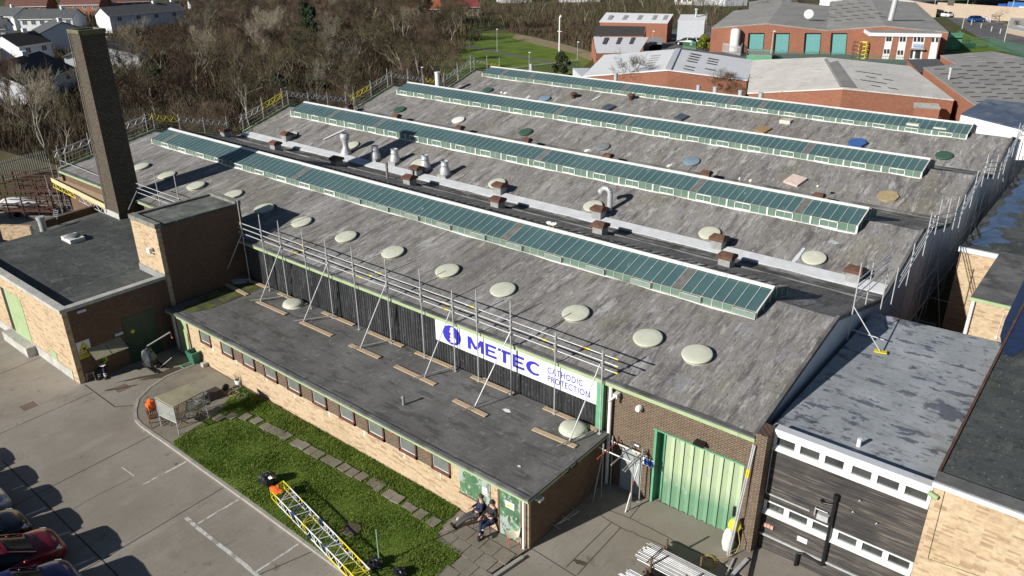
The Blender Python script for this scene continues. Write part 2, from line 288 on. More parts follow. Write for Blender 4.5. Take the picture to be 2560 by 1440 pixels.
def strip(mb, pts, wd, z=.004, j=0.0):
    P = [G(*p) for p in pts]
    if j:                                        # wander a little like a crack
        Q = [P[0]]
        for a, b in zip(P, P[1:]):
            n = max(2, int((b-a).length/.25)); sd_ = (b-a).normalized().cross(Vector((0, 0, 1)))
            for k in range(1, n+1): Q.append(a.lerp(b, k/n)+sd_*rnd.uniform(-j, j)*(k < n))
        P = Q
    for a, b in zip(P, P[1:]):
        s_ = (b-a).normalized().cross(Vector((0, 0, 1)))*wd/2
        mb.poly([(p.x, p.y, z) for p in (a-s_, a+s_, b+s_, b-s_)][::-1])
jt = MB()
for pts in [((-60, 960), (107, 891)), ((-40, 1102), (232, 981)), ((20, 1272), (122, 1220), (377, 1090)), ((110, 1480), (257, 1399), (557, 1220)), ((640, 1440+60), (640, 1440), (778, 1380))]:
    strip(jt, pts, .035)
strip(jt, ((7, 1152), (310, 1455)), .045); strip(jt, ((212, 962), (287, 1017), (332, 1014)), .05)
for pts in [((1327, 1370), (1470, 1460)), ((1443, 1437), (1552, 1319)), ((1415, 1418), (1530, 1305)), ((1640, 1250), (1830, 1335)), ((1575, 1295), (1605, 1258))]: strip(jt, pts, .03)
for pts in [((1520, 1275), (1572, 1295), (1635, 1325), (1685, 1353), (1725, 1373), (1790, 1398), (1830, 1430)), ((1500, 1287), (1550, 1318), (1612, 1345), (1680, 1375))]: strip(jt, pts, .03, .005, .03)
for pts in [((100, 1010), (180, 985)), ((185, 1272), (240, 1240), (330, 1195)), ((560, 1365), (590, 1350))]: strip(jt, pts, .012, .005, .02)
tag(jt.build('yard_joints', M['joint']), kind='structure')
pm = MB()
for pts, wd in [(((359, 1211), (466, 1154)), .1), (((495, 1309), (597, 1249)), .09), (((29, 1225), (60, 1214)), .09), (((64, 1289), (115, 1269)), .1), (((145, 1339), (175, 1330)), .09), (((172, 1421), (240, 1393)), .1),
                (((640, 1430), (747, 1360)), .09), (((-10, 1170), (11, 1162)), .09), (((357, 1078), (367, 1074)), .1), (((465, 1294), (497, 1322), (543, 1358), (600, 1403), (660, 1452)), .15), (((305, 1168), (335, 1190)), .05)]:
    strip(pm, pts, wd, .006, .012)
tag(pm.build('bay_marking', M['road_paint']), kind='structure')
M['wet'] = layered('damp_patch', [(.3, (.06, .05, .04)), (.7, (.12, .095, .07))], 1.5, layers=[(3, (1, 1, 1), .58, .66, (.22, .10, .04), .7)], rough=.5)
st = MB()
def blob(mb, cx_, cy_, rx, ry, rot, z, n=26, j=.25):
    pts = []
    for i in range(n):
        a = 2*math.pi*i/n; k = 1+rnd.uniform(-j, j); x, y = rx*k*math.cos(a), ry*k*math.sin(a)
        pts.append((cx_+x*math.cos(rot)-y*math.sin(rot), cy_+x*math.sin(rot)+y*math.cos(rot), z))
    mb.poly(pts)
for u, v, rx, ry, z in ((455, 925, 1.7, .42, .0045), (345, 945, .9, .10, .005), (315, 968, .5, .07, .0055), (276, 974, .22, .1, .005)):
    p = G(u, v); blob(st, p.x, p.y, rx, ry, 1.15, z)
for u, v, rx, ry, z in ((1450, 1406, .25, .1, .0045), (440, 1160, .05, .05, .0045), (300, 1100, .8, .3, .0042)):
    p = G(u, v)
    if rx < .5: blob(st, p.x, p.y, rx, ry, .3, z)
tag(st.build('damp_stain', M['wet']), kind='structure')
st = MB()
for u, v in ((305, 970), (72, 1015)):
    p = G(u, v); 
    for k in range(7): st.box((p.x-.3, p.y-.3+k*.09, 0), (p.x+.3, p.y-.26+k*.09, .008))
tag(st.build('drain_grate', M['rust']), kind='structure')
# paved island, kerb, lawn
kerb_px = [(525, 905), (492, 914), (459, 927), (417, 945), (375, 973), (346, 1003), (339, 1031), (341, 1052), (355, 1067), (385, 1088), (431, 1120), (510, 1177), (640, 1270), (760, 1358), (875, 1443), (960, 1500)]
KP = [G(*p) for p in kerb_px]
isl = [(p.x, p.y) for p in KP] + [(-14.6, 10.5), (G(1225, 1440).x, G(1225, 1440).y), (-13.25, 16.8), (-34.9, 16.8)]
kt = [Vector((p.x, p.y, 0)) for p in KP]
sheet('pavement', isl, .095, M['conc2'])
kb = MB()
for a, b in zip(kt, kt[1:]):
    n = (b-a).normalized().cross(Vector((0, 0, 1))); L = (b-a).length; m = max(1, round(L/.9))
    for k in range(m):
        p, q = a.lerp(b, k/m), a.lerp(b, (k+1)/m-.012/L); kb.bar(p+Vector((0, 0, .05)), q+Vector((0, 0, .05)), .13, .13)
for a, b in ((G(1225, 1452), Vector((-13.15, 16.4, 0))),):
    a.z = 0; kb.bar(a+Vector((0, 0, .05)), b+Vector((0, 0, .05)), .14, .13)
tag(kb.build('kerb', layered('kerb_stone', [(.3, (.28, .265, .235)), (.7, (.40, .38, .34))], 2, rough=.9, fine=.12)), kind='structure')
lawn_px = [(433, 1104), (560, 1022), (566, 1002), (590, 975), (604, 968)]
lawn = [G(u, v, .1) for u, v in lawn_px] + [G(1152, 1268, .1), G(1092, 1334, .1), G(1156, 1386, .1), G(1085, 1450, .1), G(1030, 1500, .1), G(965, 1496, .1)]
for k in range(14, 9, -1):
    pass
lawn += [G(u+7, v-4, .1) for u, v in kerb_px[14:9:-1]]
lawn = [(p.x, p.y) for p in lawn]
sheet('lawn', lawn, .115, M['grass'])
def inside(p, poly):
    c = False
    for i in range(len(poly)):
        a, b = poly[i], poly[i-1]
        if (a[1] > p[1]) != (b[1] > p[1]) and p[0] < (b[0]-a[0])*(p[1]-a[1])/(b[1]-a[1])+a[0]: c = not c
    return c
M['blade'] = layered('grass_blade', [(.3, (.075, .13, .018)), (.5, (.13, .20, .03)), (.75, (.24, .29, .07))], 1.6, layers=[(.5, (1, 1, 1), .5, .65, (.21, .23, .06), .6), (9, (1, 1, 1), .55, .6, (.05, .09, .015), .5)], rough=.8, spec=.15, fine=.3)
gb = MB(); n = 0
xs = [p[0] for p in lawn]; ys = [p[1] for p in lawn]
while n < 62000:
    p = (rnd.uniform(min(xs), max(xs)), rnd.uniform(min(ys), max(ys)))
    if not inside(p, lawn): continue
    h = rnd.uniform(.03, .075)*(1.6 if p[1] > 15.9 and p[0] < -16 else 1)*(1.2+.6*math.sin(p[0]*2.1)*math.sin(p[1]*1.7)); t = rnd.uniform(0, 6.28); l = rnd.uniform(0, 6.28); c, s_ = math.cos(t), math.sin(t); bw = rnd.uniform(.008, .018)
    gb.add([(p[0]-c*bw, p[1]-s_*bw, .11), (p[0]+c*bw, p[1]+s_*bw, .11), (p[0]+math.cos(l)*h*.6, p[1]+math.sin(l)*h*.6, .11+h)], [(0, 1, 2)]); n += 1
tag(gb.build('lawn_blades', M['blade']), kind='stuff')
# flagstones by the office door
fl = MB(); a = G(1165, 1340, .1); 
for i in range(9):
    for j in range(8):
        x0 = -17.4+i*.62+(.31 if j % 2 else 0); y0 = 12.6+j*.62
        c = (x0+.3, y0+.3)
        if inside(c, lawn) or not inside(c, isl) or c[0] > -13.45 or c[1] > 16.6: continue
        z = .118+rnd.uniform(0, .006); fl.box((x0+.012, y0+.012, .05), (x0+.605, y0+.605, z))
tag(fl.build('flagstone_paving', M['conc2']), kind='structure')
# ------------------------------------------------------------------ the factory hall
XL, XR = -60.4, -7.5
PR = [(21.7, 4.75), (29.15, 6.2), (36.0, 4.45), (36.9, 4.62), (41.8, 6.15), (48.95, 4.45), (49.3, 4.6), (54.45, 6.15), (61.7, 4.45), (62.0, 4.6), (67.0, 6.1), (72.0, 4.9)]
S1, B1, S2, B2, S3, B3, S4, B4 = (21.7, 4.75, 29.15, 6.2), (29.15, 6.2, 36.0, 4.45), (36.9, 4.62, 41.8, 6.15), (41.8, 6.15, 48.95, 4.45), (49.3, 4.6, 54.45, 6.15), (54.45, 6.15, 61.7, 4.45), (62, 4.6, 67, 6.1), (67, 6.1, 72, 4.9)
def zat(y):
    for (a, za), (b, zb) in zip(PR, PR[1:]):
        if a <= y <= b: return za+(zb-za)*(y-a)/(b-a)
hall = thing('factory_hall', 'big factory hall with four long green glass skylights and black ribbed front wall', 'factory', (-34, 46, 0))
def corr(mb, axis, c, t0, t1, z0, z1f, pitch=.15, amp=.022, side=1):
    n = int((t1-t0)/(pitch/4)); P = []
    for i in range(n+1):
        t = t0+(t1-t0)*i/n; o_ = amp*math.sin(t/pitch*2*math.pi)*side
        zt = z1f(t) if callable(z1f) else z1f
        zb = z0(t) if callable(z0) else z0
        P.append(((t, c+o_) if axis == 'x' else (c+o_, t), zb, zt))
    vs = [(p[0][0], p[0][1], p[1]) for p in P]+[(p[0][0], p[0][1], p[2]) for p in P]; m = len(P)
    mb.add(vs, [(i, i+1, m+i+1, m+i) for i in range(m-1)]); return mb
# roof: one thick sheet following the profile, with slight sag so that it is not dead flat
rf = MB(); nx = 90
def wob(x, y): return .02*math.sin(x*.9+y*.35)+.015*math.sin(x*2.3-y*1.1)
ysamp = []
for (a, za), (b, zb) in zip(PR, PR[1:]):
    m = max(1, int((b-a)/.9)); ysamp += [a+(b-a)*k/m for k in range(m)]
ysamp.append(PR[-1][0])
vs = [(XL+(XR-XL)*i/nx, y, zat(y)+wob(XL+(XR-XL)*i/nx, y)) for y in ysamp for i in range(nx+1)]
fs = [(j*(nx+1)+i, j*(nx+1)+i+1, (j+1)*(nx+1)+i+1, (j+1)*(nx+1)+i) for j in range(len(ysamp)-1) for i in range(nx)]
rf.add(vs, fs); rf.build('roof', M['felt'], hall)
# walls
wl = MB(); corr(wl, 'x', 21.86, -37.4, -13.6, 2.3, 4.62, .16, .035); wl.build('ribbed_wall', M['black'], hall)
wl = MB(); wl.box((-13.45, 21.9, 0), (-11.2, 22.15, 4.62)); wl.box((-7.75, 21.9, 0), (-7.4, 22.15, 4.62)); wl.box((-11.2, 21.9, 3.3), (-7.75, 22.15, 4.62)); wl.box((-7.4, 21.55, 0), (-7.02, 22.3, 5.0))
wl.build('gate_wall', M['brown'], hall)
wl = MB(); wl.box((-60.3, 21.9, 0), (-37.4, 22.1, 4.62)); wl.build('brick_wall', M['buff_shaded'], hall)
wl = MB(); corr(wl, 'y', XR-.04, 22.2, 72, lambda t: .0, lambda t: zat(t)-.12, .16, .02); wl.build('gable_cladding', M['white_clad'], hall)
wl = MB(); wl.poly([(XL+.1, y, z-.15) for y, z in PR][::-1]+[(XL+.1, 21.9, 0), (XL+.1, 72, 0)][:0]+[(XL+.1, 21.9, 0), (XL+.1, 72, 0)]); wl.build('far_gable_wall', M['buff_shaded'], hall)
wl = MB(); wl.box((XL+.1, 71.8, 0), (XR-.1, 72, 4.8)); wl.build('back_wall', M['red'], hall)
# eaves and verges
ev = MB(); ev.box((-60.4, 21.60, 4.55), (-7.45, 21.72, 4.72)); ev.build('eaves_fascia', M['ltgreen'], hall)
ev = MB(); ev.box((-60.4, 21.56, 4.725), (-7.45, 21.78, 4.79)); ev.build('eaves_kerb', M['felt_grey'], hall)
vg = MB()
for (a, za), (b, zb) in zip(PR, PR[1:]):
    if b-a < 1.5: continue
    vg.bar((XL, a, za+.06), (XL, b, zb+.06), .14, .16)
vg.build('verge', M['ltgreen'], hall)
vg = MB()
for (a, za), (b, zb) in zip(PR, PR[1:]): vg.bar((XR, a, za+.0), (XR, b, zb+.0), .12, .2)
vg.build('verge_board', M['felt_grey'], hall)
po = MB(); po.box((-13.75, 21.7, 2.35), (-13.45, 21.95, 4.55)); po.build('green_post', M['green'], hall)
dp = MB(); dp.tube((-13.15, 21.75, 0), (-13.15, 21.75, 4.5), .075, 12); dp.build('downpipe', M['white'], hall)
# folding gate, leaves zig-zag
gt = MB(); n = 8; x0, x1 = -10.85, -7.8
for i in range(n*2):
    a, b = x0+(x1-x0)*i/(n*2), x0+(x1-x0)*(i+1)/(n*2); ya, yb = (22.04, 22.12) if i % 2 == 0 else (22.12, 22.04)
    gt.add([(a, ya, .02), (b, yb, .02), (b, yb, 3.28), (a, ya, 3.28)], [(0, 1, 2, 3)])
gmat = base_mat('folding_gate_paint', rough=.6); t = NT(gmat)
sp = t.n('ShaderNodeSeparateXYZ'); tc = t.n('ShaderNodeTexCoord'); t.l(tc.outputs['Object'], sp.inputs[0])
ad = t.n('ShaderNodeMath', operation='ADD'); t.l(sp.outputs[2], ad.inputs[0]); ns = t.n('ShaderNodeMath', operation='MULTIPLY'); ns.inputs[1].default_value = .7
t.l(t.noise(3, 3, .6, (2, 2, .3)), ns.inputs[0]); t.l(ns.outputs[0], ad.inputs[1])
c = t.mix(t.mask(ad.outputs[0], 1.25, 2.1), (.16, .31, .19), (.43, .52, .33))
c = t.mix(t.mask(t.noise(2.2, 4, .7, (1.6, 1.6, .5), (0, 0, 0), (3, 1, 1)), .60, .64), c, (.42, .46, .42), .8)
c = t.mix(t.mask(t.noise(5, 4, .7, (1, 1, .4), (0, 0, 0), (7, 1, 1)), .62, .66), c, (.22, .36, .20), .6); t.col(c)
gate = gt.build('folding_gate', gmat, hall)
sm = MB()
for i in range(n+1):
    x = x0+(x1-x0)*i/n; sm.box((x-.012, 22.02, .02), (x+.012, 22.035, 3.28))
sm.build('gate_seam', M['dkgreen'], gate)
h_ = MB(); h_.box((-8.0, 22.0, .9), (-7.93, 22.03, 1.35)); h_.build('gate_handle', M['sheet_black'], gate)
fr = MB(); fr.box((-10.85, 22.24, 0), (-11.2, 22.3, 3.3)); fr.box((-11.25, 21.86, 0), (-11.15, 22.3, 3.3)); fr.box((-11.3, 21.87, 3.27), (-7.75, 22.1, 3.33)); fr.build('gate_frame', M['green'], hall)
ld = MB(); ld.box((-9.6, 21.6, 3.52), (-9.2, 21.92, 3.62)); ld.build('gate_lamp', M['sheet_black'], hall)
dr = MB(); dr.box((-12.6, 21.85, 0), (-11.75, 21.92, 2.05)); dr.build('side_door', plain('grey_door', (.33, .36, .37), .5), hall)
bx = MB(); p = PY(1600, 1019, 21.85); bx.lathe((p.x, 21.85, p.z), [(.13, 0), (.13, .12), (.09, .2)], 12, axis=(0, -1, 0)); bx.build('alarm_box', M['white'], hall)
bx = MB(); p = PY(1546, 985, 21.85); bx.box((p.x-.09, 21.6, p.z-.06), (p.x+.09, 21.85, p.z+.1)); bx.tube((p.x, 21.6, p.z), (p.x-.1, 21.35, p.z-.12), .05); bx.build('security_camera', M['white'], hall)
# valley gutters
for (y0, y1, zz) in ((35.45, 36.45, 4.50), (48.7, 49.2, 4.53), (61.45, 61.95, 4.53)):
    g_ = MB(); g_.box((XL+.2, y0, zz-.2), (XR-.1, y1, zz+.02)); g_.build('valley_gutter', M['gutter'], hall)
g_ = MB(); g_.slab([(XL+.3, 36.45, 4.60), (XR-.1, 36.45, 4.60), (XR-.1, 37.15, 4.78), (XL+.3, 37.15, 4.78)], .1); g_.build('lead_flashing', M['lead'], hall)
g_ = MB(); g_.slab([(XL+.3, 35.2, 4.72), (XR-.1, 35.2, 4.72), (XR-.1, 35.45, 4.66), (XL+.3, 35.45, 4.66)], .1); g_.build('gutter_edge', M['felt_grey'], hall)
g_ = MB(); g_.slab([(XL+.3, 49.2, 4.62), (XR-.1, 49.2, 4.62), (XR-.1, 49.4, 4.68), (XL+.3, 49.4, 4.68)], .1); g_.build('gutter_edge', M['felt_grey'], hall)
# skylights
blank = {0: (3, 36, 72, 92), 1: (10, 22, 56, 80, 93), 2: (40, 54, 84), 3: (5, 13, 37, 60, 66)}
BK = plain('blank_panel', (.15, .145, .135), .8, var=.25)
for k, (yc, xa, xb) in enumerate(((29.27, -57.9, -10.2), (42.15, -58.3, -10.3), (54.8, -58.4, -10.3), (67.6, -58.4, -10.3))):
    ya, yb = yc-1.58, yc+1.58; za, zb = zat(ya)-.05, zat(yb)-.05; zr = 6.72-.03*k; zf = zr-.5
    s_ = MB(); s_.poly([(xa, ya+.0, zf), (xb, ya, zf), (xb, yc, zr), (xa, yc, zr)]); slope = s_.build('skylight', M['glass'], hall)
    s_ = MB(); s_.poly([(xa, yc, zr-.002), (xb, yc, zr-.002), (xb, yb, zf), (xa, yb, zf)]); s_.poly([(xa, yb, zf), (xb, yb, zf), (xb, yb, zb), (xa, yb, zb)]); s_.build('back_glazing', M['glass_back'], slope)
    s_ = MB(); s_.poly([(xa, ya, za), (xb, ya, za), (xb, ya, zf), (xa, ya, zf)]); zk = zat(yc)
    for x in (xa, xb): s_.poly([(x, ya, za), (x, yb, zb), (x, yb, zf), (x, yc, zr), (x, ya, zf)])
    s_.build('upright_glazing', M['glass_v'], slope)
    nm = 20; mw = (xb-xa)/nm; pw = mw/5
    br = MB(); bw = MB(); ps = MB(); tr = MB()
    for i in range(nm*5+1):
        x = xa+i*pw
        br.bar((x, ya-.02, zf+.012), (x, yc, zr+.012), .030, .03)
        bw.bar((x+.1, yc, zr+.012), (x+.1, yb, zf+.015), .04, .035)
        if i % 5 == 0: MB().box((x-.045, ya-.05, za), (x+.045, ya-.003, zf+.0)).build('white_post', M['dirty_white'], slope)
        elif i % 5 in (1, 2, 3, 4): tr.box((x-.014, ya-.03, za), (x+.014, ya-.003, zf))
    for x in (xb,):
        for j in range(6):
            y = ya+(yb-ya)*j/5; zt = zf+(zr-zf)*(1-abs(y-yc)/(yb-yc)); tr.box((x+.002, y-.025, zat(y)-.05), (x+.04, y+.025, zt))
        ps.bar((x+.02, ya, zf), (x+.02, yc, zr), .05, .07); ps.bar((x+.02, yc, zr), (x+.02, yb, zf), .05, .07)
        ps.bar((x+.02, ya, za+.03), (x+.02, yc, zk-.02), .05, .08); ps.bar((x+.02, yc, zk-.02), (x+.02, yb, zb+.03), .05, .08)
    br.build('glazing_bar', plain('bar_grey', (.42, .48, .46), .5), slope); bw.build('back_glazing_bar', M['sheet_black'], slope)
    ps.build('end_frame', M['dirty_white'], slope); tr.build('thin_bar', plain('thin_bar_paint', (.48, .52, .46), .5), slope)
    s_ = MB(); s_.box((xa, ya-.12, za-.05), (xb, ya-.003, za+.06)); s_.build('skylight_sill', M['dirty_white'], slope)
    s_ = MB(); s_.box((xa, ya-.03, zf-.015), (xb, ya-.005, zf+.01)); s_.build('skylight_head', plain('head_paint', (.30, .28, .24), .6), slope)
    rc = MB()
    seg = 46; L = (xb-xa+.1)/seg
    for i in range(seg):
        x = xa-.05+i*L; d = rnd.uniform(-.015, .015); q = rnd.uniform(-.008, .008)
        rc.slab([(x, yc-.19+d, zr+.005+q), (x+L-.01, yc-.19+d, zr+.005+q), (x+L-.01, yc, zr+.075), (x, yc, zr+.075)], .03)
        rc.slab([(x, yc, zr+.075), (x+L-.01, yc, zr+.075), (x+L-.01, yc+.16, zr+.02), (x, yc+.16, zr+.02)], .03)
    rc.build('ridge_cap', M['white'], slope)
    for i in range(nm):                           # opening lights, two panes wide
        x = xa+(i*5+1)*pw if k != 0 else xa+(i*5+3)*pw
        opn = (k == 0 and i >= 9)
        darkw = (k == 3 and i < 8)
        wf = MB(); zt, zb_ = zf-.02, za+.08
        if opn:
            yo = ya-.13
            for a, b in (((x, yo, zb_), (x+2*pw, yo, zb_)), ((x, yo, zt), (x+2*pw, yo, zt)), ((x, yo, zb_), (x, yo, zt)), ((x+2*pw, yo, zb_), (x+2*pw, yo, zt))): wf.bar(a, b, .03, .03, (0, 1, 0))
            wf.bar((x, yo, zt), (x, ya, zt), .03, .03); wf.bar((x+2*pw, yo, zt), (x+2*pw, ya, zt), .03, .03)
            f = wf.build('opening_light', plain('old_frame', (.40, .40, .34), .6) if i == 9 else bpy.data.materials['old_frame'], slope)
            g_ = MB(); g_.box((x+.015, yo-.004, zb_+.015), (x+2*pw-.015, yo+.004, zt-.015)); g_.add([(x, yo, zb_), (x, ya, zb_), (x, ya, zt), (x, yo, zt)], [(0, 1, 2, 3)])
            g_.build('pane', M['glass_open'], slope)
        else:
            t_ = .035
            for a, b in (((x, ya-.06, zb_-.02), (x+2*pw, ya-.015, zb_-.02+t_)), ((x, ya-.06, zt-t_), (x+2*pw, ya-.015, zt)), ((x, ya-.06, zb_), (x+t_, ya-.015, zt)), ((x+2*pw-t_, ya-.06, zb_), (x+2*pw, ya-.015, zt))): wf.box(a, b)
            wf.build('opening_light', (M['white'] if not darkw else M['steel_dull']), slope)
    for i in blank[k]:
        x = xa+(i)*pw; s_ = MB(); s_.slab([(x+.02, ya-.02, zf+.014), (x+pw-.02, ya-.02, zf+.014), (x+pw-.02, yc-.19, zr-.045), (x+.02, yc-.19, zr-.045)], .01); s_.build('blank_panel', BK, slope)
# domes on the slopes
def dome(u, v, S, mat, r=.56, kind='rooflight'):
    p = PS(u, v, *S); m = MB(); nrm = Vector((0, -(S[3]-S[1]), S[2]-S[0])).normalized(); p = p+nrm*.13
    c = p-nrm*.16
    m.lathe(c, [(r*.98, 0), (r*.98, .115), (r*1.06, .12), (r*1.06, .15), (r*.98, .165), (r*.5, .175), (r*.1, .18)], 30, axis=nrm)
    return m.build(kind, mat, hall)
for u, v in ((353, 419), (491, 467), (584, 489), (755, 558), (866, 595), (983, 634), (1119, 680), (1258, 728), (1440, 787), (1620, 849), (1743, 890)): dome(u, v, S1, M['cream'])
M['blue_dome'] = plain('blue_dome', (.20, .29, .36), .4); M['grn_dome'] = plain('green_dome', (.045, .10, .07), .6); M['grey_dome'] = plain('grey_dome', (.22, .24, .24), .3)
for u, v in ((418, 441), (661, 524)): dome(u, v, S1, M['cream'])
for u, v in ((728, 340), (1049, 410), (1243, 461), (1483, 518), (1774, 586), (2035, 648), (880, 366)): dome(u, v, S2, M['cream'])
for u, v, m in ((999, 276, 'grn_dome'), (1146, 302, 'white'), (1314, 332, 'grn_dome'), (1506, 369, 'grey_dome'), (1729, 406, 'blue_dome')): dome(u, v, S3, M[m])
for u, v, m in ((1219, 227, 'grn_dome'), (1362, 248, 'blue_dome'), (2360, 391, 'grn_dome')): dome(u, v, S4, M[m])
def cover(u, v, S, mat, n=4, r=.62, rot=.6, h=.12, mats=None):
    p = PS(u, v, *S); nrm = Vector((0, -(S[3]-S[1]), S[2]-S[0])).normalized(); c = p
    m = MB(); q = Vector((0, 0, 1)).rotation_difference(nrm).to_matrix()
    pts = [c+q@Vector((r*math.cos(rot+2*math.pi*i/n), r*math.sin(rot+2*math.pi*i/n), h)) for i in range(n)]
    m.slab(pts, h*.8); return m.build('rooflight_cover', mat, hall)
cover(1988, 455, S3, plain('pale_pink_board', (.62, .50, .44), .7), 4, .75, .55, .2)
cover(2220, 494, S3, plain('ply_board', (.36, .29, .16), .7), 8, .62, .2, .15)
for u, v in ((1522, 271), (1703, 296)): cover(u, v, S4, plain('dark_cover', (.07, .09, .11), .3) if u == 1522 else bpy.data.materials['dark_cover'], 4, .68, .5, .2)
cover(1908, 327, S4, plain('split_cover', (.30, .20, .10), .5), 4, .68, .5, .2)
cover(2143, 362, S4, plain('blue_sheet', (.05, .12, .33), .5), 6, .7, .2, .25)
# felt patches brushed on in pale coating
pt = MB()
for u0, v0, u1, v1, S, wd in ((1975, 668, 2010, 622, S2, .22), (862, 325, 808, 350, S2, .35), (2075, 603, 2095, 612, S2, .5), (1315, 248, 1325, 240, S4, .4), (1480, 252, 1500, 240, S4, .3)):
    a, b = PS(u0, v0, *S), PS(u1, v1, *S); s_ = (b-a).normalized().cross(Vector((0, 0, 1))).normalized()*wd/2; nn = 7
    L_, R_ = [], []
    for i in range(nn+1):
        c = a.lerp(b, i/nn); L_.append(c-s_*rnd.uniform(.6, 1.2)+Vector((0, 0, .045))); R_.append(c+s_*rnd.uniform(.6, 1.2)+Vector((0, 0, .045)))
    for i in range(nn): pt.poly([L_[i], L_[i+1], R_[i+1], R_[i]])
pt.build('felt_patch', M['lead'], hall)
# roof ventilators: weathered box with rusty overhanging lid
def vent(u, v, S=None, w=.62, h=.75, y=None, parent=hall):
    p = PS(u, v, *S) if S else PY(u, v, y); x, y_, z = p.x, p.y, p.z
    if S is None: z = zat(y)
    b = MB(); b.box((x-w/2, y_-w/2, z-.15), (x+w/2, y_+w/2, z+h*.62)); o = b.build('roof_ventilator', M['kerb_grey'], parent)
    l = MB(); W = w*.68; z0 = z+h*.58
    l.box((x-W, y_-W*.92, z0), (x+W, y_+W*.92, z0+.16)); n = len(l.v)
    l.add([(x-W, y_-W*.92, z0+.16), (x+W, y_-W*.92, z0+.16), (x+W, y_+W*.92, z0+.16), (x-W, y_+W*.92, z0+.16), (x-W*.75, y_, z0+.3), (x+W*.75, y_, z0+.3)], [(0, 1, 5, 4), (1, 2, 5), (2, 3, 4, 5), (3, 0, 4)])
    l.build('lid', M['rust'], o); return o
for u, v in ((565, 341), (690, 374), (843, 414), (1025, 462), (1244, 519), (1500, 584), (1815, 664)): vent(u, v, (35.0, 4.72, 36.5, 4.5))
for u, v in ((718, 352), (1042, 440), (1250, 484), (1497, 545), (1795, 620), (2133, 702)): vent(u, v, S2, .62, .85)
for u, v in ((872, 275), (993, 300), (1150, 330), (1318, 362), (1520, 402), (1765, 446), (2045, 504)): vent(u, v, (47.5, 4.8, 49.6, 4.75), .5, .5)
for u, v in ((1433, 246), (1577, 250)):
    p = PS(u, v, *S4); b = MB(); b.lathe((p.x, p.y, p.z-.1), [(.2, 0), (.2, .45), (.38, .5), (.38, .62), (.2, .7)], 16); b.build('round_ventilator', M['rust'], hall)
def cowl(u, v, s=1.0, blue=False):
    p = PS(u, v, *S2); x, y, z = p; b = MB(); b.box((x-.42*s, y-.42*s, z-.15), (x+.42*s, y+.42*s, z+.17)); o = b.build('vent_cowl', M['kerb_grey'], hall)
    c = MB(); c.lathe((x, y, z+.17), [(.40*s, 0), (.39*s, .25*s), (.30*s, .5*s), (.27*s, .62*s), (.30*s, .64*s), (.30*s, .72*s), (.27*s, .74*s), (.27*s, .95*s), (.30*s, .98*s), (.24*s, .98*s), (.24*s, .5*s)], 24, cap=False)
    c.build('cowl_tube', M['galv'], o)
    d = MB(); d.lathe((x, y, z+.6*s), [(.235*s, 0), (.235*s, .1)], 20); d.build('throat', M['sheet_black'], o)
for u, v in ((940, 400), (988, 408), (1064, 424), (1113, 440)): cowl(u, v, .92)
p = PS(866, 386, *S2); x, y, z = p
b = MB(); b.lathe((x, y, z-.1), [(.42, 0), (.42, .25), (.22, .7), (.22, 1.05), (.36, 1.35), (.36, 1.6), (.26, 1.75), (.22, 1.75)], 24, cap=False); o = b.build('tall_cowl', M['galv'], hall)
b = MB(); b.lathe((x, y, z+1.5), [(.25, 0), (.25, .1)], 20); b.build('throat', M['sheet_black'], o)
p = PS(1524, 526, *S2); x, y, z = p; b = MB(); pts = [Vector((x, y, z))]+[Vector((x-.32+.32*math.cos(a), y, z+1.0+.32*math.sin(a))) for a in [R(k*20) for k in range(0, 8)]]
b.path(pts, .16, 16); b.tube(pts[-1], pts[-1]+Vector((-.12, 0, -.2)), .17, 16, .2, cap=False); b.build('swan_neck_duct', M['galv'], hall)
p = PS(969, 448, 35.0, 4.72, 36.5, 4.5); b = MB(); b.tube(p, p+Vector((0, 0, 1.15)), .085, 10); b.tube(p+Vector((0, 0, .95)), p+Vector((0, 0, 1.2)), .10, 10); b.build('vent_pipe', plain('old_pipe', (.22, .19, .16), .9), hall)
for u, v0, v1, y, r in ((1093, 214, 181, 60.2, .27), (1328, 180, 161, 68.6, .19), (1540, 207, 184, 68.6, .19), (1747, 228, 214, 68.9, .2), (1789, 234, 218, 68.9, .22), (1852, 245, 227, 68.9, .21), (1903, 252, 233, 68.9, .21)):
    a = PY(u, v1, y); b = MB(); b.tube((a.x, y, 4.8), (a.x, y, a.z), r, 18); b.tube((a.x, y, a.z-.04), (a.x, y, a.z+.05), r*1.15, 18)
    b.tube((a.x, y, 5.7), (a.x, y, 5.78), r*1.08, 18); b.build('steel_flue', M['galv'] if y > 65 else M['white'], hall)
for u, v in ((1892, 268), (2285, 312), (2352, 322), (1967, 303)):
    p = PS(u, v, *S4) if u == 1967 else PY(u, v, 66.8); b = MB()
    b.box((p.x-.45, p.y-.5, p.z-.3), (p.x+.45, p.y+.5, p.z+.16)); b.build('hatch_box', M['cream'] if u != 1892 else M['lead'], hall)
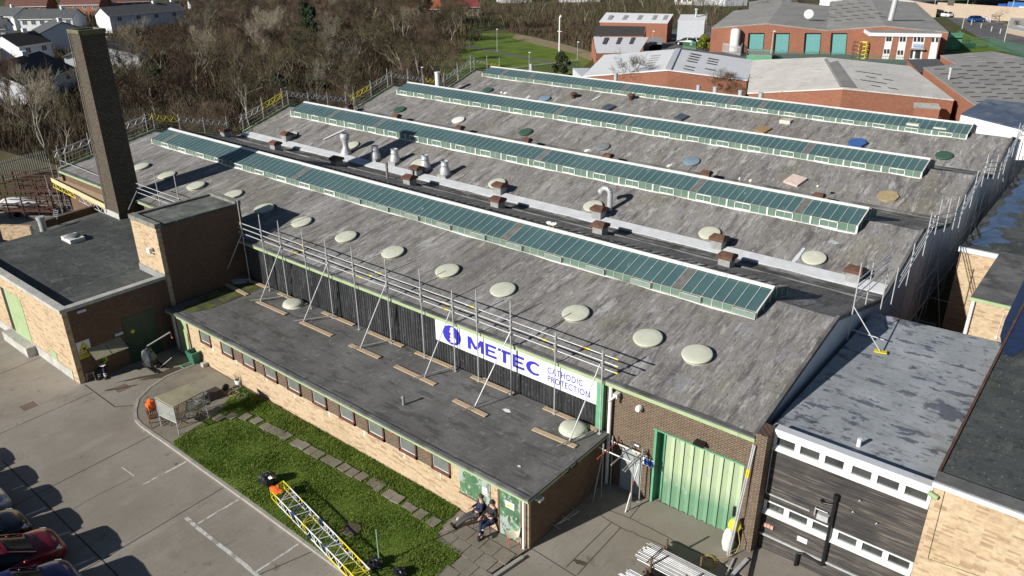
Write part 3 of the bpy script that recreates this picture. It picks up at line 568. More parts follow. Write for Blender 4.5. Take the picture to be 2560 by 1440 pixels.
# ------------------------------------------------------------------ text helper
def text_mb(s, size, bold=0.0, ext=.004, xs=1.0, align='LEFT'):
    cu = bpy.data.curves.new('t', 'FONT'); cu.body = s; cu.size = size; cu.extrude = ext; cu.offset = bold; cu.align_x = align; cu.space_character = 1.12 if xs == 1.001 else 1.0
    ob = bpy.data.objects.new('t', cu); COL.objects.link(ob); dg = bpy.context.evaluated_depsgraph_get()
    me = bpy.data.meshes.new_from_object(ob.evaluated_get(dg)); m = MB()
    m.add([(v.co.x*xs, v.co.y, v.co.z) for v in me.vertices], [tuple(p.vertices) for p in me.polygons])
    bpy.data.objects.remove(ob); bpy.data.curves.remove(cu); bpy.data.meshes.remove(me); return m
def put(m, o, ax, ay):                           # lay flat text mesh on axes
    ax, ay = Vector(ax), Vector(ay); n = ax.cross(ay); m.v = [tuple(Vector(o)+ax*v[0]+ay*v[1]+n*v[2]) for v in m.v]; return m
XA, ZA = (1, 0, 0), (0, 0, 1)
# ------------------------------------------------------------------ sign board
ys = 21.72
tl, tr_, brr = PY(1087, 790, ys), PY(1501, 941, ys), PY(1499, 1013, ys)
sx0, sx1, sz1, sz0 = tl.x, tr_.x, 4.5, (brr.z+PY(1090, 850, ys).z)/2
sg = thing('sign_board', 'long white sign reading METEC cathodic protection on black ribbed wall', 'sign', (sx0, ys, sz0))
MB().box((sx0, ys, sz0), (sx1, ys+.04, sz1)).build('panel', M['white'], sg)
H = sz1-sz0; W = sx1-sx0
m = MB(); ecx, ecz = sx0+W*.115, sz0+H*.50
m.poly([(ecx+.55*math.cos(t), ys-.004, ecz+.47*math.sin(t)) for t in [2*math.pi*i/40 for i in range(40)]]); m.build('emblem', M['navy'], sg)
uk = [(.02, .34), (.10, .30), (.06, .22), (.12, .16), (.05, .08), (.10, .02), (.16, -.08), (.22, -.16), (.18, -.26), (.05, -.29), (-.12, -.31), (-.05, -.24), (-.14, -.18), (-.06, -.12), (-.10, -.02), (-.02, .04), (-.12, .12), (-.08, .2), (-.06, .30)]
m = MB(); m.poly([(ecx+x_*1.15, ys-.008, ecz+z_*1.2) for x_, z_ in uk]); m.build('emblem_island', M['white'], sg)
lh = H*.57; lx = sx0+W*.222; lz = sz0+H*.20
def glyph(ch, x, w_):
    k = lh; st = .20*w_ if ch == 'M' else .27*w_; m = MB(); Y_ = ys-.006; hb = .19*k
    def q(*pts): m.poly([(x+a, Y_, lz+b) for a, b in pts])
    if ch == 'M':
        q((0, 0), (st, 0), (st, k), (0, k)); q((w_-st, 0), (w_, 0), (w_, k), (w_-st, k)); q((0, k), (st*1.15, k), (w_/2+st*.5, k*.12), (w_/2-st*.5, k*.12)); m.v = [(a, b-.0005, c) if n_ >= 8 else (a, b, c) for n_, (a, b, c) in enumerate(m.v)]
        n0 = len(m.v); m.add([(x+w_-st*1.15, Y_-.001, lz+k), (x+w_, Y_-.001, lz+k), (x+w_/2+st*.5, Y_-.001, lz+k*.12), (x+w_/2-st*.5, Y_-.001, lz+k*.12)], [(3, 2, 1, 0)])
    if ch == 'E': q((0, 0), (st, 0), (st, k), (0, k)); q((st, 0), (w_, 0), (w_, hb*1.1), (st, hb)); q((st, k-hb), (w_*.96, k-hb*1.1), (w_*.96, k), (st, k)); q((st, k/2-hb*.45), (w_*.85, k/2-hb*.5), (w_*.85, k/2+hb*.5), (st, k/2+hb*.45))
    if ch == 'T': q((w_/2-st*.5, 0), (w_/2+st*.5, 0), (w_/2+st*.5, k-hb), (w_/2-st*.5, k-hb)); q((0, k-hb*1.15), (w_, k-hb*1.15), (w_, k), (0, k))
    if ch == 'C':
        n = 22; O_, I_ = [], []
        for i in range(n+1):
            a = R(48)+R(264)*i/n; O_.append((w_*.52+w_*.52*math.cos(a), k/2+k*.52*math.sin(a))); I_.append((w_*.58+w_*.30*math.cos(a), k/2+k*.33*math.sin(a)))
        for i in range(n): q(O_[i], O_[i+1], I_[i+1], I_[i])
    return m
acc = lx; mm = MB()
for ch, w_ in (('M', .98), ('E', .66), ('T', .74), ('E', .66), ('C', .84)):
    w_ *= W*.46/4.22; g_ = glyph(ch, acc, w_); mm.add(g_.v, g_.f); acc += w_+W*.46/4.22*.085
mm.build('lettering', M['navy'], sg)
for i, s_ in enumerate(('CATHODIC', 'PROTECTION')):
    m = text_mb(s_, .40, .002, .003, 1.001); mx = max(v[0] for v in m.v); k = (W*(.195 if i == 0 else .235))/mx; m.v = [(v[0]*k, v[1], v[2]) for v in m.v]
    put(m, (sx0+W*.715, ys-.006, sz0+H*(.54 if i == 0 else .17)), XA, ZA).build('lettering', M['navy'], sg)
# ------------------------------------------------------------------ low office range
OX0, OX1, OY0, OY1, OZ = -37.1, -13.25, 16.85, 21.8, 2.36
off = thing('office_range', 'long low buff brick office range with dark flat roof and ten brown windows', 'office', (-25, 16.8, 0))
wpx = [(512, 836), (566, 863), (620, 893), (675, 921), (733, 953), (797, 986), (866, 1021), (939, 1063), (1019, 1106), (1102, 1148)]
WC = []
for u, v in wpx: p = PY(u, v, OY0); WC.append(p.x)
ww, wz0, wz1 = .50, 1.36, 2.13
wl = MB(); cuts = [OX0]; 
for c in WC: cuts += [c-ww, c+ww]
cuts.append(OX1); wl.box((OX0, OY0, 0), (OX1, OY0+.12, wz0)); wl.box((OX0, OY0, wz1), (OX1, OY0+.12, 2.2))
for a, b in zip(cuts[0::2], cuts[1::2]):
    if b-a > .9 or a < WC[0]-1 or b > WC[-1]+.6: wl.box((a, OY0, wz0), (b, OY0+.12, wz1))
wl.build('wall', M['buff'], off)
for a, b in zip(WC, WC[1:]): MB().box((a+ww, OY0+.015, wz0+.0), (b-ww, OY0+.12, wz1)).build('dark_brick_panel', M['brown'], off)
wl = MB(); wl.box((OX1-.12, OY0+.12, 0), (OX1, OY1, 2.2)); wl.build('end_wall', M['buff_shaded'], off)
MB().box((OX0, OY0+.12, 0), (OX0+.1, OY1, 2.2)).build('end_wall', M['buff_shaded'], off)
for c in WC:
    f = MB(); t_ = .07; y0, y1 = OY0-.05, OY0+.06
    f.box((c-ww, y0, wz0), (c+ww, y1, wz0+.13)); f.box((c-ww, y0, wz1-t_), (c+ww, y1, wz1)); f.box((c-ww, y0, wz0), (c-ww+t_, y1, wz1)); f.box((c+ww-t_, y0, wz0), (c+ww, y1, wz1))
    fo = f.build('window', M['timber_brown'], off)
    f = MB(); i0 = c-ww+t_; i1 = c+ww-t_; f.box((i0, OY0+.0, wz0+.13), (i1, OY0+.03, wz0+.16)); f.box((i0, OY0, wz1-t_-.03), (i1, OY0+.03, wz1-t_)); f.box((i0, OY0, wz0+.13), (i0+.035, OY0+.03, wz1-t_-.03)); f.box((i1-.035, OY0, wz0+.13), (i1, OY0+.03, wz1-t_-.03))
    f.build('sash', M['dirty_white'], fo); MB().box((i0+.035, OY0+.012, wz0+.13), (i1-.035, OY0+.02, wz1-t_-.03)).build('pane', plain('office_pane', (.16, .18, .165), .3) if c == WC[0] else bpy.data.materials['office_pane'], fo)
for i, c in enumerate(WC):
    s_ = '12345678'[9-i-1] if 9-i-1 < 8 and 9-i-1 >= 0 else None
for s_, (u, v) in {'1': (1101, 1188), '2': (1011, 1139), '3': (911, 1083), '4': (823, 1036), '5': (737, 988), '6': (667, 948), '7': (592, 906), '8': (532, 873)}.items():
    p = PY(u, v, OY0); m = text_mb(s_, .32, .008, .002, align='CENTER'); put(m, (p.x, OY0-.004, p.z-.11), XA, ZA).build('painted_number', M['white'], off)
for u, v in ((643, 900), (829, 999), (979, 1079), (1067, 1126)):
    p = PY(u, v, OY0); f = MB(); f.box((p.x-.06, OY0-.03, p.z-.07), (p.x+.06, OY0+.02, p.z+.07)); f.build('red_alarm_plate', plain('red_plate', (.6, .06, .03), .5) if u == 643 else bpy.data.materials['red_plate'], off)
fz = MB(); fz.box((OX0-.15, OY0-.16, 2.2), (OX1+.1, OY0-.10, 2.33)); fz.box((OX1+.04, OY0-.1, 2.2), (OX1+.1, OY1, 2.33)); fz.build('fascia', M['ltgreen'], off)
fz = MB(); fz.box((OX0-.15, OY0-.10, 2.20), (OX1+.04, OY1, 2.28)); fz.box((OX0-.18, OY0-.2, 2.335), (OX1+.14, OY0-.02, 2.43)); fz.box((OX1, OY0-.02, 2.335), (OX1+.14, OY1, 2.42)); fz.build('roof_kerb', M['felt_grey'], off)
rf = MB(); nx, ny = 40, 10
rf.add([(OX0-.15+(OX1-OX0+.17)*i/nx, OY0-.02+(OY1-OY0)*j/ny, 2.395+.012*math.sin(i*1.7+j)) for j in range(ny+1) for i in range(nx+1)], [(j*(nx+1)+i, j*(nx+1)+i+1, (j+1)*(nx+1)+i+1, (j+1)*(nx+1)+i) for j in range(ny) for i in range(nx)])
rf.build('roof', M['felt_dark'], off)
ms = MB(); mp = [G(*p, 2.41) for p in ((462, 768), (560, 715), (640, 705), (660, 720), (600, 742), (520, 775), (470, 782))]; ms.poly(mp[::-1] if (mp[1]-mp[0]).cross(mp[2]-mp[0]).z < 0 else mp)
ms.build('moss_patch', layered('roof_moss', [(.35, (.05, .055, .03)), (.5, (.10, .12, .03)), (.7, (.15, .17, .05))], 1.2, layers=[(2, (1, 1, 1), .5, .6, (.06, .06, .055), .8)], rough=.95), off)
for u, v, m_ in ((733, 757, 'cream'), (1433, 1068, 'cream'), (601, 697, 'grey_dome')):
    p = G(u, v, 2.5); b = MB(); b.lathe((p.x, p.y, 2.38), [(.6, 0), (.56, .03), (.53, .03), (.53, .13), (.5, .17), (.3, .2), (.1, .21)], 28); b.build('rooflight', M[m_], off)
p = G(1009, 1012, 2.4); b = MB(); b.tube(p, p+Vector((0, 0, .35)), .055, 10); b.lathe(p+Vector((0, 0, .33)), [(.05, 0), (.09, .03), (.02, .1)], 10); b.build('vent_pipe', M['kerb_grey'], off)
sp = MB()
for u, v, r in ((1267, 1026, .16), (1212, 948, .14), (1298, 1165, .07)):
    p = G(u, v, 2.42); sp.poly([(p.x+r*rnd.uniform(.7, 1.4)*math.cos(t), p.y+.8*r*rnd.uniform(.7, 1.2)*math.sin(t), 2.415) for t in [2*math.pi*i/9 for i in range(9)]])
sp.build('white_patch', M['white'], off)
# doors at the near end
def quadw(u0, v0, u1, v1, y): a, b = PY(u0, v0, y), PY(u1, v1, y); return a.x, b.x, b.z, a.z
pa = PY(1149, 1166, OY0).x; pb = PY(1226, 1215, OY0).x
f = MB(); f.box((pa, OY0-.03, .98), (pb, OY0+.05, 2.12)); pn = f.build('boarded_window', M['peel'], off); MB().box((pa-.05, OY0-.05, .93), (pb+.05, OY0-.001, .985)).build('sill', M['wood_dark'], pn)
da, db = PY(1250, 1250, OY0).x, PY(1303, 1260, OY0).x
f = MB(); f.box((da, OY0-.03, .1), (db, OY0+.04, 2.12)); dd = f.build('office_door', M['peel'], off)
f = MB(); f.box((da-.07, OY0-.05, .1), (da, OY0+.03, 2.18)); f.box((db, OY0-.05, .1), (db+.07, OY0+.03, 2.18)); f.build('frame', M['wood_dark'], dd)
f = MB(); c = (da+db)/2; f.box((c-.2, OY0-.038, 1.45), (c+.2, OY0-.031, 1.75)); f.build('notice', M['dirty_white'], dd)
f = MB(); f.box((c-.13, OY0-.043, 1.52), (c+.06, OY0-.039, 1.63)); f.build('notice_print', M['yellow'], dd)
f = MB(); f.box((pb-.38, OY0-.038, 1.45), (pb-.12, OY0-.031, 1.8)); f.build('notice', M['dirty_white'], pn)
f = MB(); f.box((pb-.36, OY0-.043, 1.49), (pb-.3, OY0-.039, 1.53)); f.box((pb-.22, OY0-.043, 1.49), (pb-.16, OY0-.039, 1.53)); f.build('notice_print', bpy.data.materials['red_plate'], pn)
b = MB(); b.tube((-13.38, OY0-.12, .02), (-13.38, OY0-.12, 2.2), .05, 12); b.build('downpipe', M['white'], off)
b = MB(); b.tube((-36.6, OY0-.1, .3), (-36.6, OY0-.1, 2.2), .05, 12); b.build('downpipe', M['white_clad'], off)
f = MB(); f.box((-36.3, OY0-.02, .1), (-35.5, OY0+.03, 2.1)); dd = f.build('far_door', M['ltgreen'], off); MB().box((-35.5, OY0-.06, .1), (-35.42, OY0-.001, 2.15)).build('frame', M['wood_dark'], dd)
p = PX(1436, 1157, OX1); 
for dy in (0, -.45):
    b = MB(); b.lathe((OX1+.0, p.y+dy, p.z), [(.17, 0), (.17, .06), (.08, .1)], 16, axis=(1, 0, 0)); b.build('bulkhead_lamp', M['sheet_black'], off)
p = PX(1338, 1240, OX1); b = MB(); b.box((OX1, p.y-.12, p.z-.08), (OX1+.3, p.y+.12, p.z+.03)); b.build('floodlight', M['galv'], off)
# ------------------------------------------------------------------ boiler house
BX, BYF, BYB, BZ = -37.5, 11.95, 22.0, 4.05
boi = thing('boiler_house', 'dark flat roofed brick boiler house with white coping at the yard corner', 'building', (-45, 12, 0))
wl = MB(); wl.box((-72, BYF, .0), (-37.5, BYF+.25, 3.9)); wl.build('front_wall', M['buff'], boi)
wl = MB(); wl.box((-37.75, BYF+.0+.25, 0), (-37.5, 17.2, 3.9)); wl.build('side_wall', M['buff_shaded'], boi)
wl = MB(); wl.box((-72, BYF-.03, 0), (-37.5-.6, BYF-.002, .55)); wl.build('plinth', M['conc_cop'], boi)
cp = MB(); cp.box((-72, BYF-.08, 3.9), (-37.42, BYF+.3, 4.08)); cp.box((-37.8, BYF+.3, 3.9), (-37.42, 17.2, 4.07)); cp.build('coping', M['conc_cop'], boi)
# the roof runs back to an oblique edge above a lower back roof
RL = [(-37.8, BYF+.3), (-37.8, 21.9), (-49.0, 21.9), (-50.9, 20.3), (-52.5, 16.9), (-57, 14.4), (-72, 12.9), (-72, BYF+.3)]
b0, b1, b2 = G(100, 577, 3.8), G(0, 604, 3.8), G(190, 556, 3.8)
rf = MB(); rf.slab([(x, y, 3.72) for x, y in [(-37.8, BYF+.3), (-37.8, 21.6), (-51.3, 21.6), (-51.0, b2.y+.6), (b2.x, b2.y), (b0.x, b0.y), (b1.x, b1.y), (b1.x-8, b1.y-1.6), (b1.x-8, BYF+.3)]], 3.7); rf.build('roof', M['felt_green'], boi)
lr = MB(); lr.box((-56.5, 16.6, 0), (-51.2, 21.6, 2.75)); lr.build('lower_roof', M['felt_dark'], boi)
cpz = MB(); a_, b_, c_ = G(110, 553, 3.4), G(262, 507, 3.4), G(96, 556, 3.4); cpz.bar((a_.x, a_.y, 3.2), (b_.x, b_.y, 3.2), .25, .5); cpz.build('parapet', M['buff_shaded'], boi)
dr = MB(); a = PY(30, 740, BYF); dr.box((-44.9, BYF-.02, .55), (-42.8, BYF+.1, 3.1)); dr.build('loading_door', M['ltgreen'], boi)
dr = MB(); dr.box((-45.4, BYF-.015, .55), (-44.9, BYF+.05, 3.1)); dr.build('door_reveal', M['sheet_black'], boi)
dr = MB(); dr.box((-45.6, BYF-.5, 0), (-42.4, BYF-.031, .52)); dr.build('loading_step', M['conc_cop'], boi)
p0, p1 = PY(123, 868, BYF), PY(140, 898, BYF); dr = MB(); dr.box((p0.x, BYF-.02, .35), (p1.x+.3, BYF+.05, 1.0)); dr.build('hatch', M['ltgreen'], boi)
g0, g1 = PX(308, 820, BX), PX(390, 795, BX)
dr = MB(); dr.box((BX-.05, g0.y, 0), (BX+.03, g1.y, 2.55)); gd = dr.build('double_door', M['dkgreen'], boi)
MB().box((BX+.03, (g0.y+g1.y)/2-.01, 0), (BX+.036, (g0.y+g1.y)/2+.01, 2.55)).build('door_gap', M['sheet_black'], gd)
p = PX(331, 828, BX); m = MB(); m.lathe((BX+.035, p.y, p.z), [(.1, 0), (.1, .008)], 14, axis=(1, 0, 0)); m.build('yellow_sticker', M['yellow'], gd)
for u, v in ((202, 777), (296, 834)):
    p = PX(u, v, BX); b = MB(); b.box((BX, p.y-.2, p.z-.06), (BX+.1, p.y+.2, p.z+.06)); b.build('wall_lamp', M['white_clad'], boi)
b = MB(); a, c = PX(215, 868, BX), PX(300, 842, BX); y0, y1, zt = a.y, c.y, c.z
b.slab([(BX, y0, zt+.0), (BX+.75, y0, zt-.38), (BX+.75, y1, zt-.38), (BX, y1, zt)][::-1], .03); cn = b.build('door_canopy', layered('canopy_sheet', [(.3, (.30, .28, .17)), (.7, (.42, .40, .27))], 2, rough=.6), boi)
b = MB()
for y in (y0, (y0+y1)/2, y1): b.bar((BX, y, zt+.01), (BX+.76, y, zt-.37), .03, .04)
b.tube((BX, y0+.05, zt-.9), (BX+.7, y0+.05, zt-.38), .015); b.build('canopy_bracket', M['sheet_black'], cn)
sgn = thing('warning_sign', 'white sign with yellow danger triangle on shaded brick wall', 'sign', (BX, 13, 1.8))
p, q = PX(193, 873, BX), PX(217, 890, BX); y0, y1, z0, z1 = p.y, p.y+.62, q.z-.02, q.z+.85; z0 = z1-.9
MB().box((BX+.002, y0, z0), (BX+.02, y1, z1)).build('plate', M['white'], sgn)
m = MB(); m.poly([(BX+.024, y0+.04, z0+.35), (BX+.024, y1-.04, z0+.35), (BX+.024, (y0+y1)/2, z1-.06)]); m.poly([(BX+.024, y0, z0+.005), (BX+.024, y1, z0+.005), (BX+.024, y1, z0+.3), (BX+.024, y0, z0+.3)]); m.build('yellow_field', M['yellow'], sgn)
m = MB(); ym = (y0+y1)/2
for a_, b_ in (((y0+.04, z0+.35), (ym, z1-.06)), ((ym, z1-.06), (y1-.04, z0+.35)), ((y0+.04, z0+.35), (y1-.04, z0+.35))): m.bar((BX+.026, *a_), (BX+.026, *b_), .006, .035, (1, 0, 0))
m.box((BX+.026, ym-.07, z0+.42), (BX+.03, ym+.07, z0+.55))
for i in range(3): m.box((BX+.026, y0+.06, z0+.07+i*.08), (BX+.03, y1-.06, z0+.09+i*.08))
m.build('black_marks', M['sheet_black'], sgn)
p = G(183, 597, 3.8); b = MB(); b.box((p.x-.62, p.y-.42, 3.7), (p.x+.62, p.y+.42, 3.95)); rl = b.build('box_rooflight', M['dirty_white'], boi)
b = MB(); b.lathe((p.x, p.y, 3.95), [(.5, 0), (.45, .08), (.3, .13), (.1, .15)], 4); b.build('dome', M['grey_dome'], rl)
p = G(108, 572, 3.6); b = MB(); b.tube((p.x, p.y, 2.5), (p.x, p.y, 4.35), .2, 16); b.tube((p.x, p.y, 4.2), (p.x, p.y, 4.4), .25, 16); b.build('flue', M['galv'], boi)
b = MB(); a, c = G(36+60, 553+30, 3.4), G(140, 570, 3.2); 
b.bar((-53.9, 15.2, 2), (-52.2, 16.3, 2), .25, 3.6); b.build('buff_upstand', M['buff'], boi)
# tower block
tw = thing('brick_tower', 'square brick tower block rising above boiler house with flat mossy roof', 'tower', (-38.8, 19.6, 0))
TX0, TX1, TY0, TY1, TZ = -40.15, -37.5, 17.2, 22.05, 6.75
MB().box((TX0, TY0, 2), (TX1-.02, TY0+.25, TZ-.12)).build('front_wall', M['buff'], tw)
MB().box((TX1-.25, TY0+.25, 0), (TX1, TY1, TZ-.12)).build('side_wall', M['buff_shaded'], tw)
b = MB(); b.box((TX1-.24, TY0, 0), (TX1-.02, TY0+.25, 2)); b.box((TX0, TY0+.25, 2), (TX0+.25, TY1, TZ-.12)); b.box((TX0+.25, TY1-.25, 2), (TX1-.25, TY1, TZ-.12)); b.build('back_walls', M['buff_shaded'], tw)
MB().box((TX0+.1, TY0+.1, TZ-.12), (TX1-.05, TY1-.05, TZ)).build('roof', layered('mossy_roof', [(.3, (.05, .053, .048)), (.48, (.14, .145, .135)), (.7, (.27, .275, .26))], .8, layers=[(2, (1, 1, 1), .55, .65, (.07, .08, .03), .6)], rough=.95), tw)
b = MB(); b.box((TX0-.04, TY0-.05, TZ-.12), (TX1+.04, TY0+.28, TZ+.12)); b.box((TX0-.04, TY1-.3, TZ-.1), (TX1+.04, TY1+.04, TZ+.14)); b.box((TX0-.04, TY0+.28, TZ-.1), (TX0+.2, TY1-.3, TZ+.1)); b.build('parapet', layered('mossy_coping', [(.3, (.12, .12, .10)), (.7, (.30, .30, .26))], 2.5, rough=.95, fine=.2), tw); b = MB(); b.box((TX1-.02, TY0+.28, TZ-.12), (TX1+.04, TY1-.3, TZ+.02)); b.build('roof_edge', M['felt_green'], tw)
MB().box((TX0-.02, TY0-.06, 3.72), (TX1+.02, TY0-.002, 4.1)).build('upstand', M['kerb_grey'], tw)
p = PY(382, 625, TY0); b = MB(); b.box((p.x-.18, TY0-.25, p.z-.13), (p.x+.12, TY0-.05, p.z+.15)); b.tube((p.x, TY0-.2, p.z), (p.x+.3, TY0, p.z-.1), .03); b.build('floodlight', M['white'], tw)
# chimney
ch = thing('chimney', 'tall square brick chimney stack with shaded side beside boiler house', 'chimney', (-50, 21.2, 3.7))
b = MB(); c0 = [(-51.0, 20.45), (-49.15, 20.45), (-49.15, 22.05), (-51.0, 22.05)]; c1 = [(-50.42, 20.5), (-49.1, 20.5), (-49.1, 21.95), (-50.42, 21.95)]
vs = [(x, y, 2) for x, y in c0]+[(x, y, 15.1) for x, y in c1]; b.add(vs, [(0, 3, 2, 1), (0, 1, 5, 4), (1, 2, 6, 5), (2, 3, 7, 6), (3, 0, 4, 7)]); b.build('stack', M['chim'], ch)
b = MB(); b.box((-50.5, 20.42, 15.0), (-49.02, 20.62, 15.2)); b.box((-50.5, 21.85, 15.0), (-49.02, 22.03, 15.2)); b.box((-50.5, 20.62, 15.0), (-50.3, 21.85, 15.2)); b.box((-49.2, 20.62, 15.0), (-49.02, 21.85, 15.2)); b.box((-50.4, 20.6, 14.9), (-49.1, 21.9, 15.02)); b.build('cap', layered('mossy_cap', [(.3, (.10, .10, .05)), (.7, (.22, .21, .13))], 3, rough=.95), ch)
b = MB(); b.tube((-50.3, 20.38, 15.0), (-50.75, 20.36, 3.8), .025, 6); b.build('lightning_strap', M['kerb_grey'], ch)
b = MB(); b.box((-51.1, 20.38, 3.7), (-49.1, 20.44, 4.1)); b.build('plinth_flashing', M['conc_cop'], ch)
# ------------------------------------------------------------------ timber clad building
TBX0, TBX1, TBY, TBZ = -7.0, -2.18, 22.15, 4.95
tb = thing('timber_building', 'two storey black boarded building with white window bands and puddled roof', 'building', (-4.6, 22.2, 0))
def P2(u, v): return PY(u, v, TBY)
ztop = 4.98; zu1 = P2(1925, 1087).z; zu0 = P2(1925, 1112).z
u_top, u_bot = P2(1975, 1104).z+.06, P2(1975, 1124).z-.07
l_top, l_bot = P2(1954, 1269).z+.07, P2(1952, 1286).z-.06
b = MB(); b.box((TBX0, TBY, 0), (TBX1, TBY+.2, l_bot)); b.box((TBX0, TBY, l_top), (TBX1, TBY+.2, u_bot)); b.build('boarded_wall', M['board_black'], tb)
b = MB(); b.box((TBX0, TBY-.05, u_top), (TBX1, TBY+.25, ztop)); b.build('white_fascia', M['white'], tb)
b = MB(); b.box((TBX0, TBY-.02, ztop), (TBX1, TBY+.3, ztop+.05)); b.build('roof_edge', M['lead'], tb)
def band(z0, z1, nw):
    n = 6; wdt = (TBX1-TBX0)/n; fr = MB()
    fr.box((TBX0, TBY-.08, z0-.1), (TBX1, TBY+.02, z0)); fr.box((TBX0, TBY-.02, z0), (TBX1, TBY+.1, z0+.05)); fr.box((TBX0, TBY-.02, z1-.05), (TBX1, TBY+.1, z1))
    for i in range(n+1):
        x = TBX0+i*wdt; wd_ = .09 if i != 3 else .13; fr.box((max(TBX0, x-wd_), TBY-.02, z0+.05), (min(TBX1, x+wd_), TBY+.1, z1-.05))
    f = fr.build('window_band', M['white'], tb)
    for i in range(n):
        x = TBX0+i*wdt; g_ = MB(); g_.box((x+.09, TBY+.05, z0+.05), (x+wdt-.09, TBY+.07, z1-.05)); g_.build('pane', M['win'], f)
band(u_bot, u_top, 6); band(l_bot, l_top, 6)
b = MB(); b.box((TBX0, TBY-.12, u_bot-.1), (TBX1, TBY-.09, u_bot-.06)); b.box((TBX0, TBY-.12, l_bot-.1), (TBX1, TBY-.09, l_bot-.06)); b.build('sill', M['dirty_white'], tb)
rf = MB(); rf.slab([(TBX0-.3, TBY+.3, 4.72), (TBX1-.1, TBY+.3, 4.72), (TBX1-.1, 34.4, 4.62), (TBX0-.3, 34.0, 4.62)], .3); rf.build('roof', M['felt_blue'], tb)
rf = MB(); rf.box((TBX0, 34.2, 0), (TBX1, 34.4, 4.5)); rf.box((TBX1-.1, TBY+.2, 0), (TBX1-.0, 34.2, 4.6)); rf.build('back_wall', M['buff_shaded'], tb)
a, c = P2(2093, 1240), P2(2060, 1408)
b = MB(); b.tube((a.x, TBY-.12, a.z), (a.x, TBY-.12, c.z), .06, 12); b.tube((a.x, TBY-.12, a.z-.1), (a.x, TBY-.12, a.z+.12), .08, 12); q = P2(2055, 1247); b.path([(q.x, TBY-.12, q.z+.05), (q.x+.08, TBY-.12, q.z-.05), (a.x, TBY-.12, a.z-.3)], .04, 8)
q = P2(1995, 1395); b.path([(a.x, TBY-.12, c.z), (q.x+.2, TBY-.14, c.z+.12), (q.x, TBY-.14, c.z+.05), (q.x-.02, TBY-.14, .05)], .055, 8); b.build('soil_pipe', M['sheet_black'], tb)
b = MB(); q0, q1 = P2(1880, 1318), P2(2160, 1442); zz = (q0.z+q1.z)/2
b.box((TBX0+.02, TBY-.08, q0.z-.05), (q1.x+1.5, TBY-.02, q0.z+.02)); b.build('cable_tray', M['galv'], tb)
b = MB(); q0, q1 = P2(1925, 1233), P2(2025, 1275); b.box((TBX0+.05, TBY-.06, q0.z-.03), (q1.x, TBY-.02, q0.z+.02)); b.tube((TBX0+.02, TBY-.05, q0.z), (TBX0+.02, TBY-.05, 4.2), .02); b.build('conduit', M['galv'], tb)
for u, v in ((1915, 1310), (1923, 1313), (1931, 1317)):
    p = P2(u, v); b = MB(); b.box((p.x-.05, TBY-.08, p.z-.07), (p.x+.05, TBY-.02, p.z+.07)); b.build('socket_box', plain('socket_red', (.65, .35, .3), .5) if u == 1915 else bpy.data.materials['socket_red'], tb)
p = P2(2006, 1349); MB().box((p.x-.17, TBY-.03, p.z-.1), (p.x+.17, TBY-.01, p.z+.1)).build('notice', M['white'], tb)
p = P2(2062, 1288); b = MB(); b.box((p.x-.2, TBY-.2, p.z-.12), (p.x+.16, TBY-.02, p.z+.1)); b.tube((p.x-.3, TBY-.1, p.z-.1), (p.x-.3, TBY-.1, p.z+.25), .02); b.tube((p.x-.3, TBY-.1, p.z+.2), (p.x+.1, TBY-.1, p.z+.2), .02); b.build('floodlight', M['galv'], tb)
p = G(2146, 1116, 4.7); b = MB(); b.tube((p.x, p.y, 4.6), (p.x, p.y, 5.0), .07, 12); b.build('vent_pipe', M['white'], tb)
for u, v in ((2151, 1250), (2134, 1278), (2193, 1307)):
    p = P2(u, v); b = MB(); b.tube((p.x-.03, TBY-.02, p.z-.06), (p.x, TBY-.12, p.z+.06), .015); b.tube((p.x+.05, TBY-.02, p.z-.03), (p.x, TBY-.12, p.z+.06), .015); b.build('wall_bracket', M['white'], tb)
# ------------------------------------------------------------------ buff block, near right
CY0, CX0 = 21.95, -2.15
nb = thing('buff_brick_block', 'buff brick block with wide dark green roof in the near right corner', 'building', (2, 22, 0))
MB().box((CX0, CY0, 0), (9, CY0+.25, 5.2)).build('front_wall', M['buff'], nb)
MB().box((CX0, CY0+.25, 0), (CX0+.25, 40, 5.2)).build('side_wall', M['buff_shaded'], nb)
b = MB(); b.box((CX0-.06, CY0-.06, 5.2), (9, CY0+.0, 5.36)); b.build('fascia', M['white_clad'], nb)
b = MB(); b.box((CX0-.06, CY0+.0, 5.2), (9, CY0+.55, 5.40)); b.build('roof_verge', M['felt_grey'], nb)
b = MB(); b.box((CX0-.08, CY0+.55, 5.2), (CX0-.0, 40, 5.38)); b.build('side_flashing', M['rust'], nb)
b = MB(); b.box((CX0, CY0+.55, 5.2), (12, 40, 5.33)); b.build('roof', M['felt_green'], nb)
b = MB(); b.tube((CX0-.1, CY0-.1, 5.0), (CX0+.15, CY0-.1, 4.9), .08); b.build('outlet', M['ltgreen'], nb)
b = MB(); a, c = PY(2365, 1217, CY0), PY(2320, 1396, CY0); e = PY(2480, 1450, CY0); b.path([(a.x, CY0-.015, a.z), (c.x, CY0-.015, c.z), (e.x, CY0-.015, e.z)], .008, 5); b.build('cable', M['sheet_black'], nb)
# blue coated puddle tarpaulin on that roof
bt = MB(); pp = [G(*q, 5.345) for q in ((2500, 840), (2512, 800), (2560, 700), (2640, 600), (2700, 700), (2580, 860), (2530, 893), (2508, 885))]; bt.poly(pp)
bt.build('damp_blue_patch', plain('blue_damp', (.02, .035, .09), .35, var=.3), nb)
